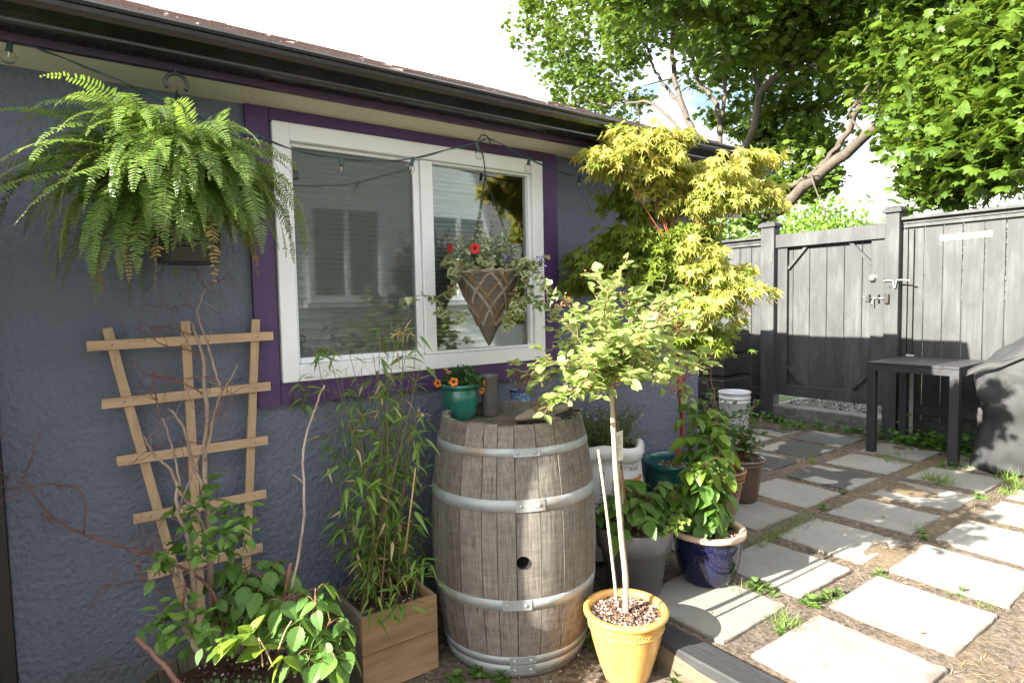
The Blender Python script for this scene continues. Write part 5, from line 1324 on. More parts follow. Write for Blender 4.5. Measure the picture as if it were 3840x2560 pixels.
for k in range(390):
    az = rng.random() * 6.283
    if math.sin(az) > .35 and rng.random() < .5: az = -az
    rt = math.cos(az) * .805 - math.sin(az) * .593            # > 0 towards the viewer's right
    L = rng.uniform(.20, .42) * (1 - .32 * rt); el = rng.uniform(-.25, .8) if rng.random() < .52 else rng.uniform(.7, 1.2); dr_ = rng.uniform(1.5, 4.0)
    if el > .75: L = rng.uniform(.26, .44) * (1 - .2 * rt)
    front = -math.sin(az) * .805 - math.cos(az) * .593
    if front > .75 and el < .3 and rt > -.1: L = min(L, .30)
    p = np.array([FX, FY, 1.665]) + np.array([math.cos(az), math.sin(az), 0]) * rng.uniform(.0, .09)
    frond(p, az, el, L, dr_, int(24 + L * 50), rng.uniform(.030, .048) * (.7 + .6 * L), brk=rng.random() < .15)
for (az, el, L, dr_) in ((-2.5, .5, .60, 2.1), (-2.9, .4, .60, 2.1), (-3.1, .3, .60, 1.6), (-2.7, .1, .60, 1.2), (3.0, .3, .56, 1.7), (2.8, .5, .5, 1.5), (-2.2, .2, .52, 1.5), (-.4, .6, .46, 3.8), (-.2, .4, .42, 3.8), (-.6, .7, .46, 3.6), (.1, .6, .40, 3.0), (-.8, .5, .42, 4.2), (-1.0, .5, .40, 4.4), (-2.4, .3, .44, 3.4), (-2.7, .3, .46, 3.2), (-2.1, .4, .42, 3.8), (-1.2, .75, .36, 2.4), (-1.3, 1.0, .38, 2.2), (-1.7, 1.05, .38, 2.4), (-2.1, 1.0, .40, 2.0), (-1.5, 1.15, .34, 1.9), (-1.0, 1.1, .34, 1.7), (-1.6, .8, .36, 2.8), (-2.0, .7, .38, 2.6), (-1.4, .55, .34, 3.2), (-.9, .8, .36, 2.6), (-1.8, .45, .36, 3.0), (-2.3, .9, .36, 2.0), (-.7, .9, .34, 1.9)):
    frond(np.array([FX + .07 * math.cos(az), FY + .07 * math.sin(az), 1.675]), az, el, L, dr_, int(26 + L * 48), .046)
bd_ = bl; bl = MB()
for (az, el, L, dr_) in ((-1.4, .1, .36, 4.5), (-2.6, .0, .34, 4.2), (-.5, .0, .30, 4.6), (-2.0, -.1, .36, 4.6), (.4, .2, .3, 4), (3.0, -.1, .36, 4)): frond(np.array([FX + .07 * math.cos(az), FY + .07 * math.sin(az), 1.62]), az, el, L, dr_, 30, .030, True)
bl.build('dry_fronds', leaf('dry_frond', (.20, .13, .045), (.32, .23, .08), .3, .6), fern); bl = bd_
bl.build('fronds', M_FERN, fern); bs.build('stalks', M_RACH, fern)

# ================================================================== HANGING WICKER CONE
HXc, HYc = 1.475, 2.17
hb = thing('hanging_basket', 'conical wicker hanging basket of ivy, variegated foliage and red petunias before the window', 'hanging basket', (HXc, HYc, 1.10))
n = NT('grey_wicker'); wv = n.n('ShaderNodeTexWave', Scale=62.0); wv.bands_direction = 'Z'; n.l(n.tc.outputs['Object'], wv.inputs['Vector'])
col = n.ramp(wv.outputs['Fac'], [(.1, (.05, .042, .036)), (.5, (.20, .175, .155)), (1, (.30, .265, .235))]); n.set(col, .7, n.bump(wv.outputs['Fac'], .9, .006), 0, .3); M_WICK = n.m
M_SPLINT = wood_mat('grey_splint', (.32, .28, .24), (.20, .16, .125), 30, 'Z', .7, .3); M_SPLINTB = wood_mat('brown_splint', (.24, .15, .085), (.16, .095, .05), 30, 'Z', .7, .3)
zt, zb_ = 1.420, 1.108; rt_ = .141
def cone_r(z): return .004 + (rt_ - .004) * ((z - zb_) / (zt - zb_)) ** .92
b = MB(); pr = [(cone_r(z), z) for z in np.linspace(zb_, zt, 60)]
pr = [(0, zb_)] + [(r_ * (1 + .035 * (i % 2)), z) for i, (r_, z) in enumerate(pr)] + [(rt_ - .008, zt), (rt_ - .02, zt - .05)]
b.lathe(pr, (HXc, HYc, 0), 56); b.build('basket', M_WICK, hb)
b = MB(); q = np.arange(61) * 2 * math.pi / 60
for k in range(3): b.tube(np.stack([HXc + (rt_ + .004 * math.cos(k * 2.1)) * np.cos(q), HYc + (rt_ + .004 * math.cos(k * 2.1)) * np.sin(q), zt + .004 * math.sin(k * 2.1) + .003 * np.sin(q * 12 + k * 2)], 1), .0045, 6, cap=False)
b.build('rim', M_SPLINT, hb)
for mat_, off, nm in ((M_SPLINT, 0, 'splint'), (M_SPLINTB, .27, 'splint')):
    for sg in (-1, 1):
        for k in range(6):
            a0 = k * 2 * math.pi / 6 + off * (1 if sg > 0 else 2.2); b = MB(); N_ = 26
            z = np.linspace(zt - .004, zb_ + .085, N_); a = a0 + sg * np.linspace(0, 1.55, N_); rr = np.array([cone_r(q) for q in z]) + .0055 + .002 * np.sin(np.linspace(0, 12, N_) + (0 if sg > 0 else math.pi))
            P = np.stack([HXc + rr * np.cos(a), HYc + rr * np.sin(a), z], 1); T = unit(np.gradient(P, axis=0)); er = np.stack([np.cos(a), np.sin(a), np.full(N_, -.35)], 1); er = unit(er); sdv = unit(np.cross(T, er)); hw = .0055
            V = np.concatenate([P - sdv * hw, P + sdv * hw, P + sdv * hw - er * .003, P - sdv * hw - er * .003])
            F = []
            for i in range(N_ - 1):
                for c0_, c1_ in ((0, 1), (1, 2), (2, 3), (3, 0)): F.append((c0_ * N_ + i, c1_ * N_ + i, c1_ * N_ + i + 1, c0_ * N_ + i + 1))
            b.add(V, F, rng.random()); b.build(nm, mat_, hb)
apex = np.array([HXc + .0, HYc, 1.825])
M_CHAIN = simple('black_chain', (.02, .02, .02), (.014, .014, .014), 20, .4, metal=.5)
for k, q in enumerate((-2.75, -.55, 1.5)):
    e = np.array([HXc + (rt_ - .006) * math.cos(q), HYc + (rt_ - .006) * math.sin(q), zt + .004]); b = MB(); d = unit(e - apex); L = np.linalg.norm(e - apex); nl = int(L / .0125); u1 = unit(np.cross(d, [0.3, 1, 0])); u2 = np.cross(d, u1)
    for i in range(nl):
        c = apex + d * (L * (i + .5) / nl); u = u1 if i % 2 else u2; t_ = np.arange(9) * 2 * math.pi / 8
        b.tube(c + np.cos(t_)[:, None] * d * .0088 + np.sin(t_)[:, None] * u * .0038, .0012, 4, cap=False)
    b.build('chain', M_CHAIN, hb)
b = MB(); b.tube(spline([apex + [0, 0, 0], apex + [-.004, 0, .05], apex + [-.012, 0, .09], apex + [-.032, 0, .118], apex + [-.030, 0, .145], apex + [-.012, 0, .168], apex + [.014, 0, .166], apex + [.030, 0, .140]], 40), .0028, 7); b.box(apex, (.036, .010, .004)); b.build('hook', M_CHAIN, hb)
b = MB(); b.tube([apex + [0, .0, .168], apex + [.002, .02, .215]], .0011, 5); b.build('cup_hook', M_HOOKW, hb)
soil_disc('soil', hb, (HXc, HYc), .115, zt - .02)
M_IVY = leaf('ivy_leaf_green', (.05, .11, .03), (.14, .23, .07), .3, .4, (.30, .42, .10)); M_IVYC = leaf('ivy_leaf_cream_edge', (.42, .45, .24), (.62, .60, .38), .3, .45, (.6, .6, .3))
def ivy(b, p, d, s):
    M = frames(d[None], scale=s, roll=.5); q = rng.random(1)
    b.inst(*T_IVY, M, p[None], q, 1); inner = T_IVY[0].copy(); inner[:, :2] = (inner[:, :2] - [0, .42]) * [.72, .74] + [0, .42]; inner[:, 2] = inner[:, 2] * .6 + .022
    b.inst(inner, T_IVY[1], M, p[None], q, 0)
bi = MB(); bst = MB()
dH = float((np.array([HXc, HYc, 1.4]) - EYE) @ AX[2])
trails = [[(1060, 615), (1050, 645), (1030, 670), (1000, 680), (965, 678), (930, 690)], [(1055, 615), (1040, 650), (1020, 690), (1012, 718), (1005, 712)], [(1060, 620), (1045, 625), (1035, 605), (1030, 590)],
          [(1200, 610), (1215, 600), (1235, 605), (1250, 590)], [(1195, 615), (1225, 640), (1250, 660), (1262, 690), (1268, 720), (1272, 735)], [(1190, 620), (1210, 650), (1205, 690), (1190, 715), (1185, 740)], [(1180, 615), (1190, 650), (1180, 690), (1165, 720), (1160, 750)],
          [(1200, 605), (1225, 615), (1245, 630), (1262, 655), (1275, 680)], [(1150, 615), (1140, 640), (1138, 632)], [(1085, 615), (1080, 628), (1078, 640)], [(1180, 606), (1196, 622), (1216, 660), (1228, 690), (1240, 705)]]
for k, tr in enumerate(trails):
    off = -.07 - .03 * rng.random(); P = spline([plane_pt(x, y, dH + off + rng.normal() * .02) for x, y in tr], 24)
    bst.tube(P, .0013, 4)
    for i in range(0, 2 * len(P), 1):
        i = min(i // 2, len(P) - 1)
        if rng.random() < .62: ivy(bi, P[i] + rng.normal(size=3) * .007, unit(rng.normal(size=3) * [.8, .8, .4] + [-.2, -.3, -.5]), rng.uniform(.024, .048))
for k in range(90):
    q = rng.random() * 6.283; r_ = rt_ * rng.uniform(.75, 1.12); p = np.array([HXc + r_ * math.cos(q), HYc + r_ * math.sin(q), zt + rng.uniform(.0, .05)]); ivy(bi, p, unit([math.cos(q), math.sin(q), rng.normal() * .6]), rng.uniform(.022, .038))
bi.add(np.concatenate(bst.v), bst.f, .5, 2, True); bi.build('ivy', [M_IVY, M_IVYC, M_CANE], hb)
M_VAR = leaf('silver_variegated_leaf', (.10, .16, .08), (.50, .55, .38), .3, .45, (.45, .5, .3)); bv = MB(); bvs = MB()
for k in range(84):
    q = rng.random() * 6.283; r_ = .09 * math.sqrt(rng.random()); p = np.array([HXc + r_ * math.cos(q), HYc + r_ * math.sin(q), zt - .01]); h = rng.uniform(.08, .17) + (.08 if k % 11 == 0 else 0); tip = p + [math.cos(q) * rng.uniform(0, .07), math.sin(q) * rng.uniform(0, .05), h]
    P = spline([p, (p + tip) / 2 + rng.normal(size=3) * .008, tip], 14); bvs.tube(P, .0010, 4)
    for i in range(3, len(P)):
        for _ in range(3): bv.inst(*T_OVW, frames((rng.normal(size=3) + [0, 0, .3])[None], scale=rng.uniform(.011, .020), roll=.6), P[i][None])
bv.build('variegated_foliage', M_VAR, hb); bvs.build('variegated_stems', M_THYS, hb)
M_RED = leaf('red_petal', (.42, .006, .010), (.62, .015, .015), .25, .5, (.7, .02, .02)); M_PURP = leaf('violet_petal', (.12, .05, .35), (.22, .12, .5), .2, .5, (.3, .15, .6)); M_ORA = leaf('orange_petal', (.72, .13, .012), (.85, .30, .03), .3, .45, (.9, .3, .03))
M_DARKC = simple('dark_flower_throat', (.06, .012, .005), (.04, .008, .004), 30, .6)
def trumpet(b, c, facing, r_, petals=5, mi_c=1):
    z = unit(facing); x = unit(np.cross(z, [0.1, .2, 1])); y = np.cross(z, x); N = petals * 6; V = [c - z * r_ * .9]
    for rr, zz in ((.14, -.35), (.34, -.05), (.7, .10), (1.0, .06)):
        for j in range(N):
            a = j * 2 * math.pi / N; lob = 1 + (.12 * math.cos(petals * a) if rr > .5 else 0); wv_ = .05 * math.sin(petals * 2 * a) if rr > .6 else 0
            V.append(c + (x * math.cos(a) + y * math.sin(a)) * r_ * rr * lob + z * r_ * (zz + wv_))
    F = [(0, 1 + j, 1 + (j + 1) % N) for j in range(N)]; b.add(V, F, .2, mi_c, True); o = b.n - len(V)
    F = [(1 + k * N + j, 1 + k * N + (j + 1) % N, 1 + (k + 1) * N + (j + 1) % N, 1 + (k + 1) * N + j) for k in range(3) for j in range(N)]
    base = o
    for k, f in enumerate(F): b.f.append(tuple(i + base for i in f)); b.r.append(float(rng.random())); b.m.append(0 if k >= N else mi_c); b.sm.append(True)
for (vx, vy, dd, fc, r_) in ((1091, 571, -.14, (-.45, -.9, .1), .021), (1034, 570, -.08, (-.9, .1, .25), .022)):
    b = MB(); trumpet(b, plane_pt(vx, vy, dH + dd), np.array(fc), r_); b.build('petunia', [M_RED, M_DARKC], hb)
bq = MB()
for (vx, vy) in ((1170, 592), (1163, 600), (1178, 588), (1240, 598), (1245, 610), (1237, 590), (1158, 586), (1174, 598), (1243, 592)):
    for _ in range(4): bq.inst(*T_OVW, frames((rng.normal(size=3))[None], scale=.010, roll=.8), (plane_pt(vx, vy, dH - .1) + rng.normal(size=3) * .006)[None])
bq.build('lobelia', M_PURP, hb)

# ================================================================== STRING LIGHTS
M_CORD = simple('green_cord', (.012, .045, .040), (.008, .03, .028), 20, .45)
n = NT('clear_bulb'); n.set((.95, .95, .93), .02, None, 0, .5, None, 1.0); n.b.inputs['IOR'].default_value = 1.15; M_BULB = n.m
M_FIL = simple('filament_glass', (.6, .58, .5), (.5, .48, .4), 30, .3)
sl = thing('string_lights', 'green cord string lights with clear round bulbs draped under the eave', 'string lights', (1.0, 2.2, 1.95))
def sy(x): return 2.17 + .012 * math.sin(x * .01)
cord_px = [(-40, 88), (20, 93), (70, 105), (150, 135), (280, 187), (420, 250), (520, 292), (590, 312), (610, 318), (680, 345), (790, 364), (880, 369), (945, 364), (1030, 343), (1092, 328), (1120, 318), (1150, 330), (1214, 364), (1280, 392), (1331, 406), (1372, 410), (1452, 412)]
cpts = [ony(x, y, 2.235 if x < 1300 else 2.36) for x, y in cord_px]
cpts = [ony(x, y, float(np.interp(x, [0, 600, 1120, 1330, 1460], [2.20, 2.14, 2.17, 2.30, 2.38]))) for x, y in cord_px]
CP = spline(cpts, 160)
b = MB(); b.tube(CP, .0022, 6); b.tube(CP + np.array([.001, .0, -.0025]) + np.stack([np.zeros(len(CP)), .002 * np.sin(np.arange(len(CP)) * .9), .002 * np.cos(np.arange(len(CP)) * .9)], 1), .0020, 6); b.build('cord', M_CORD, sl)
BULBS = [(24, 93, 20, 118), (588, 312, 583, 345), (784, 362, 784, 389), (950, 364, 943, 381), (1094, 330, 1100, 352), (1216, 364, 1212, 388), (1332, 406, 1329, 428), (1455, 412, 1452, 430)]
for (ax_, ay_, bx_, by_) in BULBS:
    yy = float(np.interp(ax_, [0, 600, 1120, 1330, 1460], [2.20, 2.14, 2.17, 2.30, 2.38])); s_ = ony(ax_, ay_, yy); e = s_ + unit(ony(bx_, by_, yy) - s_ + [0, 0, -.004]) * .058
    d = unit(e - s_); x = unit(np.cross(d, [0.2, 1, 0])); y = np.cross(d, x)
    def put(bb, pr, seg, mi=0):
        q = MB(); q.lathe(pr, seg=seg); v = q.v[0]; bb.add(s_ + x * v[:, :1] + y * v[:, 1:2] + d * v[:, 2:3], q.f, .5, mi, True)
    b = MB(); put(b, [(0, -.004), (.007, -.004), (.0075, .0), (.0075, .024), (.0085, .026), (.0085, .030), (0, .030)], 14); so = b.build('socket', M_CORD, sl)
    b = MB(); r0 = .019; th = np.linspace(.42, math.pi, 16); put(b, [(.0075, .028)] + [(r0 * math.sin(t_), .046 - r0 * math.cos(t_)) for t_ in th], 24); put(b, [(.0072, .028)][:0] + [((r0 - .0012) * math.sin(t_), .046 - (r0 - .0012) * math.cos(t_)) for t_ in th[::-1]], 24); b.build('bulb', M_BULB, sl)
    b = MB(); put(b, [(0, .030), (.0025, .030), (.002, .042), (.0008, .050), (0, .050)], 8); b.build('filament', M_FIL, so)

# ================================================================== THINGS ON THE BARREL
HZ = BZ + BH - .050                # barrel head
def on_head(vx, vy): p = onz(vx, vy, HZ); return p
M_GRN = glaze('jade_glaze', (.025, .17, .125), (.012, .075, .055), .14, 9, (1, 1, .25), None, .08, (.035, .22, .19))
g0 = on_head(1058, 962); gx, gy = g0[0], g0[1]
q = thing('flower_pot', 'jade green glazed pot of orange calibrachoa flowers on the barrel', 'potted plant', (gx, gy, HZ))
k = 1.0
pr = [(0, .002), (.052, 0), (.055, .003), (.067, .035), (.076, .075), (.078, .10), (.074, .128), (.072, .133), (.079, .137), (.084, .144), (.084, .151), (.078, .156), (.069, .155), (.066, .14)]
b = MB(); b.lathe([(r_, z + HZ) for r_, z in pr], (gx, gy, 0), 64, wob=lambda a, z, r_: 1 + .012 * np.sin(a * 14) * np.clip((HZ + .09 - z) / .09, 0, 1)); b.build('pot', M_GRN, q)
soil_disc('soil', q, (gx, gy), .068, HZ + .143)
bl = MB(); bs = MB(); M_CAL = leaf('calibrachoa_leaf', (.020, .065, .022), (.06, .14, .05), .25, .4)
for _ in range(230):
    a = rng.random() * 6.283; r_ = math.sqrt(rng.random()); u = AX[0]; v_ = unit(AX[2] * [1, 1, 0]); off = u * math.cos(a) * r_ * .098 + v_ * math.sin(a) * r_ * .075; p = np.array([gx, gy, HZ + .15]); tip = p + off + u * .018 + [0, 0, .062 * (1 - r_ ** 2) + .012 - .02 * r_ + rng.normal() * .006]
    P = spline([p + off * .3, p + off * .6 + [0, 0, .03], tip], 6); bs.tube(P, .0009, 3)
    for i in range(2, len(P)):
        for _k in range(2): bl.inst(*T_OV, frames((rng.normal(size=3) + [0, 0, .5])[None], scale=rng.uniform(.012, .021), roll=.6), P[i][None])
bl.build('foliage', M_CAL, q); bs.build('stems', M_THYS, q)
dG = float((g0 - EYE) @ AX[2])
for (vx, vy, dd, fc, r_) in ((1042, 877, -.10, (-.5, -.85, .1), .0185), (1005, 880, -.07, (-.85, -.5, -.1), .0175), (1112, 880, -.04, (.6, -.7, .1), .015), (1107, 897, -.07, (.2, -.9, -.2), .015), (1031, 855, -.02, (-.2, -.5, .8), .012)):
    b = MB(); trumpet(b, plane_pt(vx, vy, dG + dd), np.array(fc), r_); b.build('flower', [M_ORA, M_DARKC], q)
b = MB()
for (vx, vy, fc) in ((1024, 848, (-.3, -.4, .9)), (1051, 850, (0, -.3, 1)), (1072, 850, (.1, -.3, 1)), (995, 855, (-.8, -.2, .5))): trumpet(b, plane_pt(vx, vy, dG - .02), np.array(fc), .009, mi_c=0)
b.build('faded_flowers', leaf('yellow_green_bud', (.25, .30, .08), (.4, .42, .14), .3, .5), q)
# tall ribbed vase
p = on_head(1126, 955); n = NT('smoked_ribbed_glaze'); f = n.noise(5, n.coords((1, 1, .6)), 4); n.set(n.ramp(f, [(.3, (.045, .043, .040)), (.55, (.10, .095, .085)), (.75, (.15, .12, .09))]), .3, n.bump(n.noise(50), .1, .002), 0, .5, .2)
q = thing('vase', 'tall grey ribbed vase standing behind the jade pot on the barrel', 'vase', tuple(p))
b = MB(); pr = [(0, .002), (.032, 0), (.037, .004), (.038, .012), (.0375, .10), (.0385, .178), (.0395, .183), (.037, .184), (.0345, .18), (.034, .02), (0, .015)]
b.lathe([(r_ , z + HZ) for r_, z in pr], p * [1, 1, 0], 96, wob=lambda a, z, r_: 1 + .022 * np.abs(np.sin(a * 18)) * (r_ > .0365)); b.build('body', n.m, q)
# small blue patterned pot with withered plant
p = on_head(1197, 938); n = NT('blue_leaf_relief'); vo = n.n('ShaderNodeTexVoronoi', Scale=62.0); vo.feature = 'DISTANCE_TO_EDGE'; n.l(n.coords((1, 1, 1.5)), vo.inputs['Vector']); sp = n.n('ShaderNodeSeparateXYZ'); n.l(n.tc.outputs['Object'], sp.inputs[0])
band = n.math('MULTIPLY', n.math('GREATER_THAN', sp.outputs['Z'], .042), n.math('LESS_THAN', sp.outputs['Z'], .082)); ed = n.ramp(vo.outputs['Distance'], [(.02, 1.0), (.10, 0.0)]); msk = n.math('MULTIPLY', ed, band)
col = n.mix(msk, n.ramp(n.noise(20), [(.3, (.07, .16, .36)), (.7, (.10, .22, .46))]), (.42, .50, .62)); n.set(col, .18, n.bump(msk, .8, .004), 0, .5, .2)
q = thing('flower_pot', 'small blue relief pattern pot with a withered plant on the barrel', 'potted plant', tuple(p))
b = MB(); pr = [(0, .002), (.036, 0), (.038, .004), (.043, .030), (.049, .040), (.050, .043), (.051, .082), (.0535, .084), (.0535, .090), (.050, .092), (.047, .088), (.045, .07)]
b.lathe([(r_ * .98, z + HZ) for r_, z in pr], p * [1, 1, 0], 56); b.build('pot', n.m, q)
b = MB(); b.lathe([(.0535, HZ + .0845), (.0545, HZ + .088), (.0525, HZ + .0915), (.049, HZ + .0915)], p * [1, 1, 0], 48); b.build('rim', simple('navy_glaze', (.015, .02, .06), (.01, .012, .04), 10, .2), q)
b = MB(); b.disc(.047, HZ + .078, p * [1, 1, 0], 30, amp=.003, rings=5, rnd=.1); crumbs(b, p, .044, HZ + .078, 150, .002, .005); b.build('soil', M_MULCH, q)
b = MB(); bl = MB(); M_DRY = leaf('withered_leaf', (.16, .12, .05), (.30, .24, .11), .2, .7); dP = float((p - EYE) @ AX[2])
for (x1, y1, x2, y2) in ((1195, 880, 1198, 838), (1205, 870, 1215, 855), (1210, 868, 1238, 848), (1200, 860, 1222, 862), (1190, 880, 1180, 862), (1188, 885, 1170, 870), (1215, 880, 1245, 862), (1205, 890, 1205, 860), (1192, 875, 1186, 852), (1212, 875, 1240, 872)):
    P = spline([p + [rng.normal() * .01, rng.normal() * .01, .08], plane_pt(x1, y1, dP), plane_pt((x1 + x2) / 2, y2 - 2, dP), plane_pt(x2, y2, dP - .01)], 14); b.tube(P, np.linspace(.0018, .0008, len(P)), 4)
    for i in range(3, len(P)): bl.inst(*T_LAN, frames(rng.normal(size=(1, 3)) + [0, 0, -.7], scale=rng.uniform(.008, .020), roll=.8), P[i][None])
b.build('stems', M_CANE, q); bl.build('dry_leaves', M_DRY, q)
# dark block at the back of the barrel
p = on_head(1168, 922) + [.045, .07, 0]; q = thing('plastic_tray', 'low black plastic tray at the back of the barrel between vase and blue pot', 'tray', tuple(p))
b = MB(); ang = .45; Rz = np.array([[math.cos(ang), -math.sin(ang), 0], [math.sin(ang), math.cos(ang), 0], [0, 0, 1]]); b.box(p + [0, 0, .024], (.17, .05, .046), Rz, bev=.004); b.build('body', M_BLKPL, q); b = MB(); b.box(p + [0, 0, .049], (.178, .058, .006), Rz, bev=.002); b.build('rim', M_BLKPL, q)
# driftwood
M_DRIFT = wood_mat('driftwood', (.40, .34, .27), (.20, .165, .13), 20, 'X', .85, .6, crack=.5)
c = on_head(1232, 972); u = unit(AX[0] * [1, 1, 0]); w = unit(AX[2] * [1, 1, 0]); up = np.array([0, 0, 1.0])
q = thing('driftwood', 'gnarled grey driftwood piece with a knot hole and pointed branch on the barrel', 'driftwood', tuple(c))
def loc3(a, d, h): return c + u * a + w * d + up * h
b = MB(); P = spline([loc3(-.088, .0, .020), loc3(-.06, .0, .022), loc3(-.02, .005, .034), loc3(.03, .01, .040), loc3(.06, .02, .038), loc3(.085, .035, .040)], 26)
rd = np.interp(np.linspace(0, 1, len(P)), [0, .12, .35, .6, .8, 1], [.010, .018, .028, .034, .028, .016])
V = []; N_ = 18
for i, (pp, r_) in enumerate(zip(P, rd)):
    t_ = unit(P[min(i + 1, len(P) - 1)] - P[max(i - 1, 0)]); sd = unit(np.cross(t_, up)); nn = np.cross(sd, t_)
    for j in range(N_):
        a = j * 2 * math.pi / N_; k_ = 1 + .16 * math.sin(a * 3 + i * .25) + .08 * math.sin(a * 7 + i * .5) + rng.normal() * .03; x_ = pp + (sd * math.cos(a) + nn * math.sin(a) * .82) * r_ * k_; x_[2] = max(x_[2], HZ + .001); V.append(x_)
L = len(P); b.add(V, [(i * N_ + j, i * N_ + (j + 1) % N_, (i + 1) * N_ + (j + 1) % N_, (i + 1) * N_ + j) for i in range(L - 1) for j in range(N_)] + [tuple(range(N_))[::-1], tuple((L - 1) * N_ + j for j in range(N_))], .5, 0, True)
b.tube(spline([loc3(.05, .02, .04), loc3(.10, .03, .052), loc3(.13, .05, .055)], 10), np.linspace(.024, .015, 10), 9)
Q = spline([loc3(.11, .045, .045), loc3(.145, .06, .065), loc3(.175, .07, .105)], 10); b.tube(Q, np.linspace(.013, .003, len(Q)), 8)
Q = spline([loc3(.02, .0, .030), loc3(.07, -.01, .018), loc3(.10, -.005, .016)], 10); b.tube(Q, np.linspace(.017, .007, len(Q)), 8)
b.build('limb', M_DRIFT, q)
for (a, d, h, rx, rz, nm) in ((.036, -.0305, .036, .0085, .013, 'knot_hole'), (-.060, -.021, .012, .016, .006, 'split')):
    b = MB(); an = np.arange(16) * 2 * math.pi / 16; V = [loc3(a + rx * math.cos(k_), d - .0015, h + rz * math.sin(k_)) for k_ in an] + [loc3(a + rx * .7 * math.cos(k_), d + .012, h + rz * .7 * math.sin(k_)) for k_ in an]
    b.add(V, [(i, (i + 1) % 16, (i + 1) % 16 + 16, i + 16) for i in range(16)] + [tuple(range(16, 32))]); b.build(nm, M_CHAR, q)
# ================================================================== TRELLIS
M_CEDAR = wood_mat('new_cedar', (.50, .36, .23), (.41, .275, .165), 16, 'Z', .7, .25, .12)
M_CEDARX = wood_mat('new_cedar_rail', (.52, .38, .25), (.43, .29, .175), 16, 'X', .7, .25, .12)
tr = thing('trellis', 'fan shaped cedar trellis leaning on the grey wall behind the bare shrub', 'trellis', (.36, 2.36, GZ))
YT = 2.37
for (x, y), (x2, y2) in (((246, 753), (388, 1262)), ((425, 737), (457, 1320)), ((587, 733), (567, 1262))):
    a = ony(x, y, YT); c = ony(x2, y2, YT); c = a + (c - a) * 1.25; b = MB(); b.bar(a, c, .029, .012, up=(0, 1, 0), rnd=rng.random(), bev=.001); b.build('upright', M_CEDAR, tr)
for (x, y), (x2, y2) in (((199, 795), (627, 771)), ((233, 928), (621, 886)), ((268, 1059), (615, 1010)), ((306, 1192), (611, 1133)), ((339, 1320), (603, 1256))):
    a = ony(x, y, YT - .0125); c = ony(x2, y2, YT - .012); r_ = MB(); r_.bar(a, c, .032, .0115, up=(0, 1, 0), rnd=rng.random(), bev=.001); ro = r_.build('rail', M_CEDARX, tr)
    for t_ in (.12, .55, .9):
        p = a + (c - a) * t_ + [0, -.0062, 0]; q = MB(); l = MB(); l.lathe([(0, .001), (.0022, .0006), (.0024, 0)], seg=8); v = l.v[0]; q.add(np.stack([v[:, 0], -v[:, 2], v[:, 1]], 1) + p, l.f); q.build('nail', M_RUST, ro)

# ================================================================== HALF BARREL TUB WITH BARE SHRUB AND BRAMBLE
UX, UY, UR = .345, 1.965, .262
M_TUB = wood_mat('grey_tub_wood', (.20, .17, .13), (.10, .085, .07), 30, 'Z', .85, .5, .3)
tub = thing('tub_planter', 'half barrel tub with a bare twiggy shrub, bramble leaves and ground ivy under the trellis', 'planter', (UX, UY, GZ))
b = MB(); NS = 22
for k in range(NS):
    a0, a1 = k * 2 * math.pi / NS, (k + 1) * 2 * math.pi / NS - .012; q = rng.random(); V = []; A = np.linspace(a0, a1, 4)
    for z, r_ in ((GZ, .235), (GZ + .12, .258), (.155, .270), (.162, .266), (.160, .250), (.05, .24)):
        V += [[UX + r_ * math.cos(t_), UY + r_ * math.sin(t_), z] for t_ in A]
    b.add(V, [(i * 4 + j, i * 4 + j + 1, (i + 1) * 4 + j + 1, (i + 1) * 4 + j) for i in range(5) for j in range(3)] + [(i * 4, (i + 1) * 4, (i + 1) * 4 + 3, i * 4 + 3)[::-1] for i in range(0)], q)
b.build('tub', M_TUB, tub)
b = MB(); q = np.arange(73) * 2 * math.pi / 72
for z0_, z1_, rr in ((.03, .065, .2665),): 
    V = [[UX + rr * math.cos(t_), UY + rr * math.sin(t_), z] for z in (z0_, z1_) for t_ in q] + [[UX + (rr + .003) * math.cos(t_), UY + (rr + .003) * math.sin(t_), z] for z in (z0_, z1_) for t_ in q]
    b.add(V, [(146 + j, 147 + j, 220 + j, 219 + j) for j in range(72)] + [(73 + j, 74 + j, 220 + j, 219 + j)[::-1] for j in range(72)] + [(j, j + 1, 147 + j, 146 + j) for j in range(72)], .5, 0, True)
b.build('hoop', simple('rusty_hoop', (.12, .06, .035), (.07, .04, .03), 20, .7), tub)
b = MB(); b.disc(.248, .108, (UX, UY, 0), 48, amp=.010, rings=12, rnd=.08); crumbs(b, (UX, UY), .24, .11, 500, .003, .008); b.build('soil', M_MULCH, tub)
b = MB()
for _ in range(320):               # dry straw on the right side
    p = np.array([UX, UY, .118]) + AX[0] * rng.uniform(.04, .23) * [1, 1, 0] + AX[2] * rng.uniform(-.20, .02) * [1, 1, 0] * .6; d = rng.normal(size=3) * [1, 1, .25]; d = unit(d) * rng.uniform(.015, .04); b.tube([p - d, p + rng.normal(size=3) * .004, p + d], .0009, 3)
n = NT('dry_straw'); n.set(n.ramp(n.attr(), [(0, (.26, .16, .07)), (1, (.46, .32, .16))]), .8); M_STRAW = n.m
b.build('straw', M_STRAW, tub)
dU = float((np.array([UX, UY, .3]) - EYE) @ AX[2])
def upt(x, y, d=0.0): return plane_pt(x, y, dU + d)
M_GBARK = wood_mat('grey_brown_bark', (.34, .26, .20), (.20, .13, .10), 22, 'Z', .8, .4); M_RTW = simple('red_brown_twig', (.17, .075, .05), (.10, .04, .03), 16, .55)
